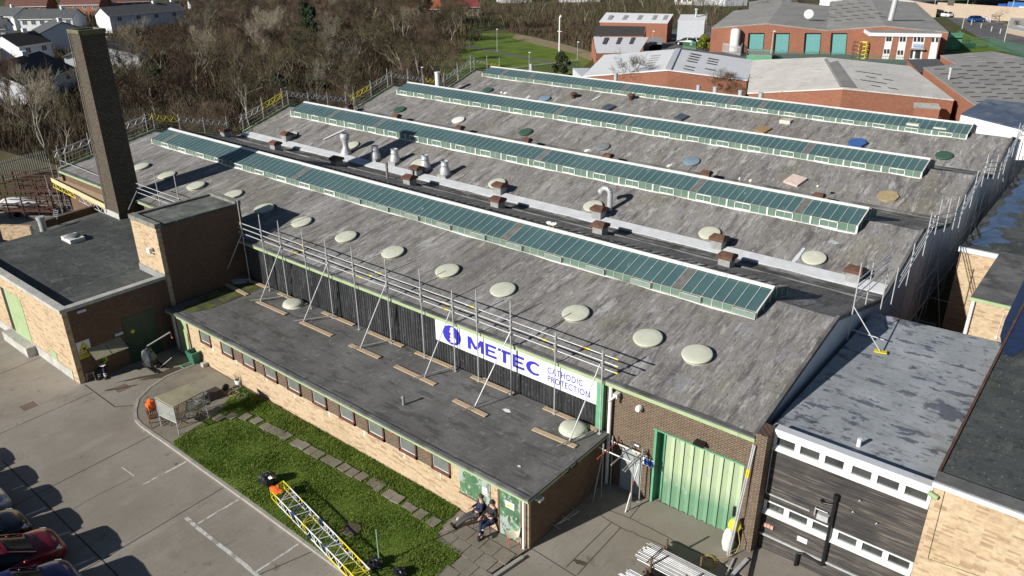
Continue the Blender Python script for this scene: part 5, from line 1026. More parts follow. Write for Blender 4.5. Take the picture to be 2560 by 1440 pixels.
# smaller units
t, P = unit('ribbed_roof_workshop', 'tall red brick workshop with white ribbed roof and five roof lights', 'workshop', [[(1498, 54, 3.7), (1670, 57, 3.7), (1684, 35, 4.9), (1516, 31, 4.9)]],
    [((1500, 55, 3.7), (1669, 58, 3.7)), ((1669, 58, 3.7), (1683, 36, 4.9))], M['rib'], M['red'])
patch(t, P[0], [[(x, 49), (x+10, 49), (x+16, 38), (x+6, 38)] for x in (1518, 1555, 1592, 1629, 1656)], 'roof_light', M['steel_dull'], .04)
pw = [G(1500, 55, 3.7), G(1669, 58, 3.7), G(1669, 58, 0)]; patch(t, pw, [[(1566, 60), (1601, 60), (1601, 66), (1566, 66)]], 'shutter_opening', M['sheet_black']); patch(t, pw, [[(1568, 61), (1600, 61), (1600, 62.5), (1568, 62.5)]], 'shutter', M['dirty_white'], .08)
t, P = unit('slate_roof_shed', 'low brick shed with dark slate roof in front of the ribbed roof workshop', 'shed', [[(1484, 88, 2.7), (1610, 88, 2.7), (1614, 66, 3.8), (1492, 64, 3.8)]], [((1485, 89, 2.7), (1610, 90, 2.7)), ((1610, 90, 2.7), (1616, 68, 3.6))], M['dark_tile'], M['red'])
t, P = unit('striped_roof_shed', 'brick shed with pale sloping roof crossed by three dark strips', 'shed', [[(1491, 131, 2.2), (1599, 129, 2.2), (1622, 93, 3.1), (1484, 92, 3.1)]], [((1480, 92, 3.1), (1490, 133, 2.2)), ((1490, 133, 2.2), (1620, 130, 2.2))], M['rib'], M['red'])
patch(t, P[0], [[(x, 110), (x+10, 110), (x+17, 93.5), (x+7, 93.5)] for x in (1505, 1539, 1572)], 'dark_strip', M['slot'], .04)
unit('grey_porch', 'small grey roofed open porch beside striped roof shed', 'shed', [[(1622, 109, 2.0), (1655, 109, 2.0), (1660, 94, 2.5), (1624, 93, 2.5)]], [((1624, 100, 2.3), (1655, 104, 2.2))], M['steel_dull'], M['sheet_black'])
t, P = unit('white_garage', 'tall white clad garage with large roller door and silver flue', 'garage', [[(1694, 52, 4.1), (1763, 52, 4.1), (1767, 36, 4.8), (1702, 36, 4.8)]], [((1695, 53, 4.1), (1762, 53, 4.1)), ((1762, 53, 4.1), (1767, 37, 4.8))], M['rib'], M['white_clad'])
pw = [G(1695, 53, 4.1), G(1762, 53, 4.1), G(1762, 53, 0)]; patch(t, pw, [[(1715, 95), (1750, 95), (1753, 58), (1717, 58)]], 'roller_door', plain('cream_shutter', (.62, .60, .50), .5)); patch(t, pw, [[(1700, 93), (1708, 93), (1709, 75), (1700, 75)]], 'red_door', plain('red_door_paint', (.5, .03, .04), .5))
p = onplane(P[0], 1740, 42); m = MB(); m.tube(p, p+Vector((0, 0, 1.5)), .22, 12); m.tube(p+Vector((0, 0, 1.3)), p+Vector((0, 0, 1.6)), .36, 12); m.build('flue', M['galv'], t)
unit('white_low_unit', 'low white walled shed at left end of the white roofed unit', 'shed', [[(1432, 170, 1.8), (1455, 193, 1.8), (1475, 170, 1.8)]], [((1432, 171, 1.8), (1455, 194, 1.8))], M['white_clad'], M['white_clad'])
unit('small_grey_unit', 'grey roofed range on the skyline behind the shutter warehouse', 'warehouse', [[(1872, 28, 3.6), (2000, 18, 4.4), (1985, -14, 4.4), (1872, 5, 3.6)]], [((1872, 30, 3.5), (2000, 20, 4.2))], M['roof_grey'], M['red'])
unit('white_strip_unit', 'long low white building on skyline beyond the shutter warehouse', 'warehouse', [[(2050, 0, 3.0), (2290, 13, 3.0), (2283, 2, 3.4), (2090, -12, 3.4)]], [((2050, 1, 3.0), (2290, 14, 3.0))], M['roof_white'], M['white'])
# tan factory and lorry at top right
t, P = unit('tan_factory', 'tan brick factory on far side of the road with white doors', 'factory', [[(2210, -25, 4), (2330, -22, 4), (2660, 12, 4), (2660, -40, 4)]], [((2225, -8, 4), (2345, 12, 3)), ((2345, 5, 3.4), (2660, 25, 3.2))], M['roof_grey'], M['tan'])
pw = [G(2345, 5, 3.4), G(2660, 25, 3.2), G(2660, 25, 0)]; patch(t, pw, [[(2465, 21), (2478, 21), (2480, 5), (2467, 5)]], 'white_door', M['white'])
pw = [G(2225, -8, 4), G(2345, 12, 3), G(2345, 12, 0)]; patch(t, pw, [[(2368, 13), (2384, 15), (2388, 0), (2370, -2)]], 'white_door', M['white'])
t, P = unit('corner_wall', 'low tan brick wall and planter at the right edge beyond the road', 'wall', [[(2518, 70, .9), (2640, 95, .9), (2640, 60, .9), (2530, 38, .9)]], [((2518, 71, .9), (2640, 97, .9)), ((2530, 38, .9), (2518, 71, .9))], M['conc_cop'], M['tan'])
# green container
t, P = unit('green_container', 'green steel container at the shaded end of two storey office', 'container', [[(2368, 92, 2.3), (2407, 92, 2.3), (2410, 82, 2.3), (2375, 82, 2.3)]], [((2368, 92, 2.25), (2407, 92, 2.25)), ((2407, 92, 2.25), (2410, 82, 2.25))], M['green'], M['green'])
# roads and verges at the top right
#[(p.x, p.y, -.006) for p in [G(*q) for q in ((1500, 95), (1620, 135), (1880, 155), (2130, 152), (2330, 175), (2500, 135), (2640, 170), (2700, 130), (2520, 60), (2430, -5), (2300, -5), (2350, 30), (2420, 75), (2440, 120), (2330, 150), (1990, 100), (1775, 95), (1690, 80), (1600, 70))]]); 
def gsheet(name, px, z, mat): return sheet(name, [G(*q) for q in px], z, mat)
gsheet('service_yard', ((1480, 150), (1560, 100), (1690, 72), (1800, 60), (2320, 60), (2420, 150), (2320, 200), (2000, 170), (1700, 140)), -.008, M['asphalt'])
gsheet('road', ((2250, -12), (2360, 40), (2440, 90), (2640, 170), (2760, 170), (2640, 110), (2500, 58), (2380, 22), (2330, -12)), -.006, M['asphalt'])
gsheet('road_footpath', ((2330, -12), (2380, 22), (2500, 58), (2640, 110), (2640, 100), (2500, 52), (2390, 18), (2342, -12)), -.004, M['conc2'])
gsheet('verge_grass', ((2395, 75), (2425, 88), (2530, 130), (2480, 127), (2400, 150), (2360, 120)), -.004, M['grass'])
gsheet('verge_grass', ((2345, -10), (2392, 17), (2470, 40), (2470, 25), (2400, -8)), -.004, M['grass'])
gsheet('verge_grass', ((2475, 42), (2520, 55), (2560, 70), (2520, 50), (2530, 30), (2470, 28)), -.0035, M['grass'])
M['pale_grass'] = layered('dead_grass', [(.3, (.20, .16, .09)), (.7, (.36, .29, .18))], .8, rough=.95, fine=.25)
gsheet('dry_grass_bank', ((1290, 84), (1330, 92), (1400, 108), (1480, 130), (1480, 152), (1420, 130), (1340, 110), (1280, 95)), -.003, M['pale_grass'])
# houses: a,b = ground points of the long front wall
def house(label, a, b, depth, he, hr, rmat, wmat, nw=0, group='houses beyond the wood', door=False, name='house', rows=1):
    A, B = G(*a), G(*b); L = (B-A).length; X = (B-A).normalized(); Y = Vector((0, 0, 1)).cross(X); 
    if Y.dot(A-Vector((0, 0, 0))) < 0: Y = -Y
    t = thing(name, label, 'house', tuple(A), 0, group)
    def Q(x, y, z): return A+X*x+Y*y+Vector((0, 0, z))
    m = MB(); m.add([Q(0, 0, 0), Q(L, 0, 0), Q(L, 0, he), Q(0, 0, he), Q(0, depth, 0), Q(L, depth, 0), Q(L, depth, he), Q(0, depth, he), Q(0, depth/2, hr-.12), Q(L, depth/2, hr-.12)],
        [(0, 1, 2, 3), (1, 5, 6, 9, 2), (5, 4, 7, 6), (4, 0, 3, 8, 7)]); m.build('wall', wmat, t)
    m = MB(); e = .25; s_ = (hr-he)/(depth/2)
    m.slab([Q(-e, -e, he-e*s_+.05), Q(L+e, -e, he-e*s_+.05), Q(L+e, depth/2, hr+.05), Q(-e, depth/2, hr+.05)], .1); m.slab([Q(-e, depth/2, hr+.05), Q(L+e, depth/2, hr+.05), Q(L+e, depth+e, he-e*s_+.05), Q(-e, depth+e, he-e*s_+.05)], .1); m.build('roof', rmat, t)
    m = MB(); m.bar(Q(-e, -e-.03, he-e*s_), Q(L+e, -e-.03, he-e*s_), .06, .16); m.build('gutter', M['white'], t)
    for r_ in range(rows):
        for i in range(nw):
            x = L*(i+.5)/nw; w_ = .55; z0 = he-1.35-r_*2.2; f_ = MB(); f_.box((0, 0, 0), (0, 0, 0)); f_ = MB()
            f_.add([Q(x-w_, -.04, z0), Q(x+w_, -.04, z0), Q(x+w_, -.04, z0+1.0), Q(x-w_, -.04, z0+1.0)], [(0, 1, 2, 3)]); fo = f_.build('window', M['white'], t)
            f_ = MB(); f_.add([Q(x-w_+.1, -.07, z0+.1), Q(x-.05, -.07, z0+.1), Q(x-.05, -.07, z0+.9), Q(x-w_+.1, -.07, z0+.9)], [(0, 1, 2, 3)]); f_.add([Q(x+.05, -.07, z0+.1), Q(x+w_-.1, -.07, z0+.1), Q(x+w_-.1, -.07, z0+.9), Q(x+.05, -.07, z0+.9)], [(0, 1, 2, 3)]); f_.build('pane', M['win_blue'], fo)
    m = MB(); c = Q(L*.72, depth*.5, hr); m.box((c.x-.35, c.y-.35, c.z-.5), (c.x+.35, c.y+.35, c.z+.6)); m.build('chimney', wmat, t); return t
house('white terrace with blue window panels and grey roof right of chimney', (282, 84), (462, 66), 6.5, 3.9, 5.6, M['grey_tile'], M['render_w'], 4)
house('long white terrace with grey roof directly behind the chimney top', (58, 86), (188, 84), 7, 3.4, 5.2, M['grey_tile'], M['render_w'], 6)
house('white terrace with grey roof cut by the left picture edge', (-60, 72), (42, 76), 7, 3.2, 5.0, M['grey_tile'], M['render_w'], 4)
house('small white house with pale gable below the left terrace', (-25, 108), (20, 106), 8, 2.8, 4.6, M['grey_tile'], M['render_w'], 1)
house('pale blue gabled house tucked left of chimney', (92, 122), (112, 132), 8.5, 3.6, 5.4, M['grey_tile'], M['render_w'], 0)
house('white two storey house with dark ribbed roof and white bay windows', (62, 176), (140, 162), 6.5, 3.9, 5.6, M['dark_tile'], M['render_w'], 2, rows=2)
house('house with broad dark roof standing nearest in the wood at left', (72, 262), (196, 214), 9, 2.6, 5.0, M['dark_tile'], M['render_w'], 3)
house('white walled house cut by left edge above the near tree', (-60, 190), (22, 172), 7, 3.6, 5.2, M['dark_tile'], M['render_w'], 2)
house('white house half hidden in trees right of chimney', (352, 178), (372, 160), 11, 2.8, 4.4, M['grey_tile'], M['render_w'], 0)
house('white gabled house at top of the wood behind birches', (414, 58), (464, 54), 6, 3.2, 4.8, M['grey_tile'], M['render_w'], 1)
house('brown roofed brick house at the top left corner', (20, 42), (120, 40), 8, 2.8, 6.0, M['red_tile'], M['red'], 4)
house('middle one of three brown roofed brick houses along the top', (156, 38), (252, 37), 8, 2.9, 6.0, M['red_tile'], M['red'], 4)
house('brown roofed brick house above the terrace with blue panels', (276, 31), (376, 27), 8, 2.9, 6.0, M['red_tile'], M['red'], 4)
house('white cottage among trees at top centre left', (480, 34), (560, 30), 6, 2.6, 4.4, M['grey_tile'], M['render_w'], 3)
house('orange roofed school range behind the dark pines', (1020, 45), (1118, 43), 9, 2.2, 4.4, plain('orange_tiles', (.36, .11, .05), .8, var=.25), M['tan'], 5, group='school buildings', name='school_building')
house('red roofed school pavilion above the lawn', (1132, 42), (1198, 40), 8, 2.4, 4.2, plain('red_tiles', (.32, .05, .05), .8, var=.25), M['tan'], 3, group='school buildings', name='school_building')
for i, (a, b, c_, h_) in enumerate((((1690, 12), (1730, 12), 'white', 2.2), ((1742, 14), (1800, 13), 'render_w', 2.8), ((1812, 16), (1868, 14), 'white_clad', 3.0), ((1250, 8), (1330, 6), 'render_w', 2.6), ((1400, 6), (1500, 5), 'render_w', 2.6))):
    house(('small white unit left of the far flagpole', 'pale blue unit in far industrial yard', 'pale clad unit next to shutter warehouse skyline', 'pale building glimpsed through trees above lawn', 'pale building behind the bare hedge at top')[i], a, b, 7, h_, h_+1.2, M['roof_grey'], M[c_], 3, group='far units on the skyline', name='far_unit')
# lamps
def lamp(u, v, ut, vt, label, r=.055, head=True, mat='galv'):
    g_ = G(u, v); h_ = VH(ut, vt, g_); t = thing('street_lamp', label, 'lamp post', tuple(g_), 0, 'lamp posts'); m = MB(); m.tube((g_.x, g_.y, 0), (g_.x, g_.y, h_), r, 8, r*.6); m.build('post', M[mat], t)
    m = MB(); m.bar((g_.x, g_.y, h_), (g_.x+.45, g_.y-.2, h_+.05), .2, .12); m.build('lantern', M['white'], t); return t
for a in ((1243, 129, 1242, 73, 'slim lamp post beside the curve of the lawn path'), (1323, 175, 1324, 131, 'lamp post at the near lawn edge right of path'), (1443, 165, 1444, 105, 'lamp post right of the tall white mast'), (1085, 96, 1083, 49, 'lamp post in front of the dark pines'),
          (1057, 215, 1057, 168, 'short lamp post just behind the second roof peak'), (718, 262, 716, 219, 'short lamp post behind the first gable scaffold'), (1630, 125, 1632, 78, 'lamp post before the grey porch')): lamp(*a)
for a in ((1925, 152, 1937, 78, 'cream lamp column before the teal shutters'), (2510, 106, 2530, -8, 'tall cream lamp column nearest the green fence'), (2405, 72, 2424, -12, 'cream lamp column beside the road bend'), (2333, 30, 2340, -12, 'far cream lamp column on the road')): lamp(*a, .08, mat='cream')
g_ = G(1398, 137); h_ = VH(1400, 42, g_); t = thing('camera_mast', 'tall white mast with camera on top rising from the lawn edge', 'mast', tuple(g_)); m = MB(); m.tube(g_, g_+Vector((0, 0, h_)), .16, 10, .12); m.build('mast', M['white'], t)
m = MB(); m.lathe(g_+Vector((.2, 0, h_-.15)), [(.05, 0), (.22, .1), (.22, .3), (.05, .45)], 12); m.build('camera_dome', M['white'], t); m = MB(); m.tube(g_+Vector((-.5, 0, h_*.62)), g_+Vector((.5, 0, h_*.62)), .05); m.build('crossbar', M['white'], t)
# tanks, skip, racks, fences in the service yard
p = G(1834, 132); h_ = VH(1837, 72, p); t = thing('storage_tank', 'tall white cylindrical storage tank in front of brick warehouse', 'tank', tuple(p)); m = MB(); m.lathe(p, [(.85, .3), (.85, h_-.3), (.6, h_), (.1, h_+.1)], 20); m.build('vessel', M['white'], t)
m = MB()
for k in range(3): m.tube(p+Vector((.6*math.cos(k*2.1), .6*math.sin(k*2.1), 0)), p+Vector((.6*math.cos(k*2.1), .6*math.sin(k*2.1), .4)), .08)
m.build('leg', M['galv'], t)
p = G(1805, 125); h_ = VH(1808, 84, p); t = thing('vaporiser', 'grey finned vaporiser column beside white tank', 'equipment', tuple(p)); m = MB()
for k in range(4): m.box((p.x-.5+k*.3, p.y-.3, 0), (p.x-.4+k*.3, p.y+.3, h_))
m.build('fins', M['galv'], t)
def fence(label, pts, h_, mat, pitch=.3, name='fence', group=None):
    P = [G(*q) for q in pts]; t = thing(name, label, 'fence', tuple(P[0]), 0, group); m = MB(); r_ = MB(); ps = MB()
    for a, b in zip(P, P[1:]):
        n = max(2, int((b-a).length/pitch)); 
        for i in range(n): q = a.lerp(b, i/n); m.box((q.x-.025, q.y-.025, .05), (q.x+.025, q.y+.025, h_))
        for z in (.3, h_-.3): r_.bar(a+Vector((0, 0, z)), b+Vector((0, 0, z)), .05, .05)
    tag(m.build('pales', mat, t), kind='stuff'); r_.build('rail', mat, t); return t
M['fgreen'] = plain('fence_green', (.03, .16, .09), .5)
fence('green mesh fence running along the road verge', ((2395, 100), (2400, 125), (2470, 118), (2560, 145), (2640, 175)), 1.9, M['fgreen'], .35)
fence('green railing fence between the cream unit and warehouse yard', ((1930, 150), (2060, 152), (2140, 158), (2265, 165)), 1.6, M['fgreen'], .25)
fence('pale palisade fence round the white tank', ((1785, 126), (1850, 140), (1858, 122)), 1.7, M['galv'], .22)
fence('green slatted fence left of the yellow-green conifer', ((1707, 122), (1740, 126)), 1.6, M['green'], .2)
fence('dark palisade fence at the wood edge on the left', ((-20, 462), (60, 440), (130, 425)), 1.9, M['steel_dull'], .18)
fence('grey palisade fence along the lawn behind the hall', ((1260, 196), (1340, 186), (1450, 172)), 1.5, M['galv'], .3)
t, P = unit('green_skip', 'long green waste skip in front of first teal shutters', 'skip', [[(1868, 136, 1.2), (1930, 138, 1.2), (1930, 124, 1.2), (1868, 122, 1.2)]], [((1868, 137, 1.4), (1930, 139, 1.4)), ((1868, 124, 1.4), (1868, 137, 1.4)), ((1930, 139, 1.4), (1930, 125, 1.4)), ((1868, 124, 1.4), (1930, 125, 1.4))], M['kerb_grey'], M['green'])
for (x, c_, l_) in ((2138, 'rust', 'brown stillage rack stacked against the warehouse wall'), (2153, 'yellow', 'yellow stillage rack beside office corner')):
    p = G(x, 147); t = thing('rack', l_, 'rack', tuple(p)); m = MB()
    for dx in (-.6, .6):
        for dy in (-.4, .4): m.tube((p.x+dx, p.y+dy, 0), (p.x+dx, p.y+dy, 2.8), .06, 6)
    for k in range(5):
        z = .1+k*.65; m.box((p.x-.65, p.y-.45, z), (p.x+.65, p.y-.38, z+.12)); m.box((p.x-.65, p.y+.38, z), (p.x+.65, p.y+.45, z+.12)); m.box((p.x-.65, p.y-.45, z), (p.x-.58, p.y+.45, z+.12)); m.box((p.x+.58, p.y-.45, z), (p.x+.65, p.y+.45, z+.12))
    m.build('frame', M[c_], t)
# lorry
p = G(2512, 44); q = G(2600, 52); t = thing('lorry', 'blue curtain sided lorry trailer parked at the top right', 'lorry', tuple(p)); X = (q-p).normalized(); Y = Vector((0, 0, 1)).cross(X)
def LQ(x, y, z): return p+X*x+Y*y+Vector((0, 0, z))
def lbox(m, x0, x1, y0, y1, z0, z1): m.add([LQ(x0, y0, z0), LQ(x1, y0, z0), LQ(x1, y1, z0), LQ(x0, y1, z0), LQ(x0, y0, z1), LQ(x1, y0, z1), LQ(x1, y1, z1), LQ(x0, y1, z1)], [(0, 3, 2, 1), (4, 5, 6, 7), (0, 1, 5, 4), (1, 2, 6, 5), (2, 3, 7, 6), (3, 0, 4, 7)])
m = MB(); lbox(m, 0, 11, 0, 2.4, 1.1, 3.7); m.build('trailer_body', plain('lorry_blue', (.05, .16, .45), .4), t); m = MB(); lbox(m, -.05, .0, .0, 2.4, 1.1, 3.7); m.build('rear_frame', plain('orange_frame', (.7, .35, .03), .5), t)
m = MB()
for k in (1.5, 2.7, 9.5):
    for y in (.1, 2.3): m.lathe(LQ(k, y, .5), [(.1, -.12), (.5, -.12), (.5, .12), (.1, .12)], 16, axis=Y)
m.build('wheel', M['rubber'], t); m = MB(); lbox(m, 3, 9, -.02, 0, 2.2, 2.9); lbox(m, 3.5, 8.0, -.02, 0, 1.6, 1.85); m.build('pale_lettering_band', M['white_clad'], t)
m = MB(); lbox(m, -2.6, -.4, 0, 2.4, .6, 3.1); m.build('second_trailer_end', M['blue'], t)
for (pts, l_) in ((((2435, 40), (2462, 50), (2475, 56)), 'white tubular barrier behind the parked blue car'), (((2543, 76), (2575, 88)), 'white tubular barrier at right edge beside the planter')):
    P = [G(*q) for q in pts]; t = thing('barrier', l_, 'barrier', tuple(P[0])); m = MB()
    for a, b in zip(P, P[1:]):
        for z in (.5, 1.0): m.tube(a+Vector((0, 0, z)), b+Vector((0, 0, z)), .06)
        n = 4
        for i in range(n+1): c = a.lerp(b, i/n); m.tube(c, c+Vector((0, 0, 1)), .06)
    m.build('rails', M['white'], t)
for i, q in enumerate(((2367, 40), (2428, 62), (2452, 70), (2478, 78), (2500, 84))):
    p = G(*q); m = MB(); m.tube(p, p+Vector((0, 0, .9)), .12, 8); m.lathe(p+Vector((0, 0, .85)), [(.14, 0), (.14, .1), (.04, .14)], 8); tag(m.build('bollard', M['conc_cop']), '%s pale concrete bollard on the road verge counting from the far end' % names[i], 'bollard', 'bollards along the verge')
# ------------------------------------------------------------------ trees
def bark(name, c1, c2): return layered(name, [(.3, c1), (.7, c2)], 3, (1, 1, .4), layers=[(2, (1, 1, 1), .55, .65, (.13, .14, .06), .5)], rough=.9, spec=.15, fine=.2)
M['bark'] = bark('bark', (.17, .15, .105), (.31, .28, .20)); M['bark_pale'] = bark('pale_bark', (.27, .25, .205), (.46, .43, .37)); M['bark_dark'] = bark('dark_bark', (.07, .06, .045), (.14, .12, .09))
M['twig'] = layered('twigs_brown', [(.3, (.085, .068, .042)), (.7, (.16, .132, .085))], .25, layers=[(.5, (1, 1, 1), .5, .6, (.13, .125, .062), .6)], rough=.9, spec=.1, fine=.2)
M['twig_red'] = layered('twigs_reddish', [(.3, (.09, .06, .045)), (.7, (.165, .118, .085))], .25, rough=.9, spec=.1, fine=.2)
M['twig_pale'] = layered('twigs_pale', [(.3, (.22, .19, .14)), (.7, (.34, .30, .23))], .3, rough=.9, spec=.1, fine=.2)
M['ever'] = layered('evergreen_leaf', [(.3, (.015, .03, .014)), (.7, (.035, .06, .025))], 1.0, rough=.7, fine=.3)
M['conif'] = layered('golden_conifer_leaf', [(.3, (.10, .14, .015)), (.7, (.24, .28, .03))], 1.5, rough=.7, fine=.3)
M['ivy'] = layered('ivy_leaf', [(.3, (.03, .04, .015)), (.7, (.07, .085, .035))], 1.5, rough=.6, fine=.3)
def btube(mb, pts, r0, r1, n):                  # tapered limb through points
    k = len(pts); base = len(mb.v); d0 = (pts[-1]-pts[0]).normalized(); u = d0.orthogonal().normalized(); w_ = d0.cross(u)
    for i, p in enumerate(pts):
        r_ = r0+(r1-r0)*i/(k-1)
        for j in range(n): a = 2*math.pi*j/n; q = p+(u*math.cos(a)+w_*math.sin(a))*r_; mb.v.append((q.x, q.y, q.z))
    for i in range(k-1):
        for j in range(n): mb.f.append((base+i*n+j, base+i*n+(j+1) % n, base+(i+1)*n+(j+1) % n, base+(i+1)*n+j)); mb.sm.append(n > 3)
def grow(rg, H, trunk, crown, forks=3, spread=.6, upb=.35, levels=5, r=.16, twr=.013, start=.3, kids=(3, 4)):
    def limb(p, d, L, r_, lv):
        n = 4 if lv > 1 else 3; pts = [p]; q = p.copy(); dd = d.copy()
        for i in range(n):
            dd = (dd+Vector((rg.gauss(0, .13), rg.gauss(0, .13), rg.gauss(0, .08)+upb*.12))).normalized(); q = q+dd*(L/n); pts.append(q.copy())
        big = lv >= levels-2
        re = max(twr*.6, r_*(.6 if lv > 1 else .4))
        btube(trunk if big else crown, pts, r_, re, 6 if big else (4 if lv > 1 else 3))
        if lv <= 0: return
        nk = rg.randint(*kids)+(1 if lv <= 2 else 0)
        for i in range(nk):
            t_ = rg.uniform(.3, 1.0) if lv < levels else rg.uniform(start, 1.0); f = t_*n; k = min(n-1, int(f)); o = pts[k].lerp(pts[k+1], f-k)
            a = rg.uniform(0, 6.28); s_ = dd.orthogonal().normalized(); s_ = Matrix.Rotation(a, 3, dd) @ s_
            nd = (dd*(1-spread*.5)+s_*spread*rg.uniform(.6, 1.25)+Vector((0, 0, upb*rg.uniform(.3, 1)))).normalized()
            limb(o, nd, L*rg.uniform(.5, .78), max(twr, r_*(1-.45*t_)*rg.uniform(.45, .62)), lv-1)
    for i in range(forks):
        a = 6.28*i/forks+rg.uniform(-.5, .5); d = Vector((math.cos(a)*.16*(forks > 1), math.sin(a)*.16*(forks > 1), 1)).normalized()
        limb(Vector((rg.uniform(-.1, .1)*forks, rg.uniform(-.1, .1)*forks, -.1)), d, H*.5, r, levels)
def tree_proto(seed, label, bk, tw, **k):
    rg = random.Random(seed); t = local_thing('bare_tree', label, 'tree', 'bare trees'); a, b = MB(), MB(); grow(rg, 10, a, b, **k)
    t['_h'] = max(v[2] for v in a.v+b.v); a.build('trunk', bk, t); b.build('crown', tw, t); return t
PROT = [tree_proto(1, 'x', M['bark'], M['twig'], forks=1, spread=.75, r=.2), tree_proto(2, 'x', M['bark_pale'], M['twig_pale'], forks=2, spread=.5, r=.13, upb=.3), tree_proto(3, 'x', M['bark_dark'], M['twig_red'], forks=3, spread=.6, r=.11),
        tree_proto(4, 'x', M['bark'], M['twig'], forks=2, spread=.85, r=.16, upb=.25), tree_proto(5, 'x', M['bark_pale'], M['twig'], forks=1, spread=.55, r=.16, upb=.45, start=.45), tree_proto(6, 'x', M['bark'], M['twig_red'], forks=4, spread=.7, r=.09, upb=.4), tree_proto(8, 'x', M['bark_dark'], M['twig'], forks=1, spread=.9, r=.22, upb=.3)]
used_p = [False]*len(PROT)
def tree(k, x, y, h, label, rz=None, lean=0, group='bare trees of the wood', sq=1.0):
    o = PROT[k]
    if used_p[k]: o = copy_tree(o)
    used_p[k] = True; s_ = h/o['_h']
    place(o, (x, y, -.02), rnd.uniform(0, 6.28) if rz is None else rz, label, (s_*sq, s_*sq, s_), group)
    if lean: o.rotation_euler = (lean, 0, o.rotation_euler[2])
    return o
# individually placed trees (base pixel, top pixel)
spec = [(862, 246, 815, 118, 0, 'spreading bare tree with forked trunk just behind the second gable scaffold', 1.15), (1000, 180, 1000, 92, 3, 'wide bare tree at the wood edge left of the lawn', 1.3), (1130, 178, 1125, 88, 5, 'thin upright twiggy tree standing on the near lawn edge', .8),
        (1590, 238, 1585, 112, 0, 'many limbed bare tree in front of the white roofed unit', 1.1), (1655, 242, 1640, 150, 6, 'low dark limbed tree beside the bare tree before white roof', 1.2), (1800, 252, 1795, 165, 5, 'dense twiggy shrub tree against right half of the white roofed unit', 1.5),
        (1850, 256, 1845, 190, 3, 'reddish brown bush at the corner of white and cream roofed units', 1.5), (88, 342, 40, 130, 6, 'tall leaning bare tree in front of the near dark roofed house', 1.0), (15, 345, 10, 215, 5, 'bare tree cut by the left edge beside leaning tree', 1.0),
        (600, 240, 600, 60, 4, 'tall pale birch in the middle of the wood', .8), (665, 190, 640, 10, 1, 'pale birch with several stems at centre of the wood', .9), (505, 175, 520, 0, 1, 'pale stemmed tree reaching the top of the picture left of centre', .9), (445, 140, 470, 30, 4, 'pale tree in front of the white terrace end', .8),
        (1320, 62, 1326, -10, 4, 'slender pale trunk leaning at the lawn hedge', .5), (1370, 42, 1382, -5, 4, 'second slender pale trunk right of the lawn hedge', .5), (1262, 72, 1262, 0, 0, 'bare tree at back corner of the lawn', 1.0), (2437, 40, 2435, 0, 6, 'round bare street tree behind blue parked car', 1.2), (2497, 62, 2495, 18, 6, 'round bare street tree nearest the planter at right', 1.2), (2540, 72, 2540, 48, 5, 'small dark shrub in the planter at right edge', 1.3),
        (1405, 192, 1405, 128, 6, 'stub of an ivy tree', .6)]
for u, v, ut, vt, k, l_, sq in spec[:-1]:
    p = G(u, v); h_ = VH(ut, vt, p); tree(k, p.x, p.y, h_*1.0, l_, group='bare trees', lean=(.12 if 'leaning bare' in l_ else 0), sq=sq)
wp = [(p[0], p[1]) for p in wood_pts]
placed = []
def ok(x, y, d): return all((x-a)**2+(y-b)**2 > d*d for a, b in placed)
def near_house(x, y):
    for o in COL.objects:
        if o.type == 'EMPTY' and o.get('category') == 'house' and (o.location.x-x)**2+(o.location.y-y)**2 < 81: return True
    return False
HOUS = [(o.location.x, o.location.y) for o in COL.objects if o.type == 'EMPTY' and o.get('category') == 'house']
kindn = ['brown crowned', 'pale branched', 'reddish twigged', 'wide brown', 'upright pale', 'many stemmed reddish', 'dark broad']
cntr = 0; tries = 0
while cntr < 210 and tries < 9000:
    tries += 1; x, y = rnd.uniform(-255, -62), rnd.uniform(28, 175)
    if not inside((x, y), wp) or not ok(x, y, 4.6): continue
    if any((a-x)**2+(b-y)**2 < 60 for a, b in HOUS): continue
    q = Vector((x, y, 3))-CAM; pu, pv = 1280+CF*q.dot(cx)/q.dot(fw), 720-CF*q.dot(cy)/q.dot(fw)
    if pu < 275 and pv < 335 and rnd.random() < .93: continue
    if pu > 900 and rnd.random() < .5: continue
    if pu < 480 and pv < 100: continue
    if 270 < pu < 480 and 100 < pv < 190 and rnd.random() < .5: continue
    placed.append((x, y)); k = rnd.choice([0, 0, 1, 2, 2, 3, 3, 4, 5, 5, 6]); d = math.hypot(x, y)
    h_ = rnd.uniform(6, 9.5) if d > 90 else rnd.uniform(4.5, 7.5)
    tree(k, x, y, h_, '%s bare tree growing in the crowded wood behind the hall' % kindn[k], sq=rnd.uniform(.9, 1.2), group='%s trees in the wood' % kindn[k]); cntr += 1
# trees beyond the lawn and on the skyline
cntr = 0; tries = 0; hp = [(-262, 130), (-190, 172), (-158, 140), (-128, 140), (-112, 150), (-98, 175), (-70, 175), (-70, 215), (-175, 260), (-300, 240)]
while cntr < 75 and tries < 6000:
    tries += 1; x, y = rnd.uniform(-290, -66), rnd.uniform(138, 262)
    if not inside((x, y), hp) or not ok(x, y, 5.5) or any((a-x)**2+(b-y)**2 < 60 for a, b in HOUS): continue
    placed.append((x, y)); k = rnd.choice([0, 2, 3, 3, 4, 5, 6]); tree(k, x, y, rnd.uniform(4, 7.5), '%s bare tree on the bank beyond the lawn' % kindn[k], sq=rnd.uniform(1, 1.3), group='%s trees beyond the lawn' % kindn[k]); cntr += 1
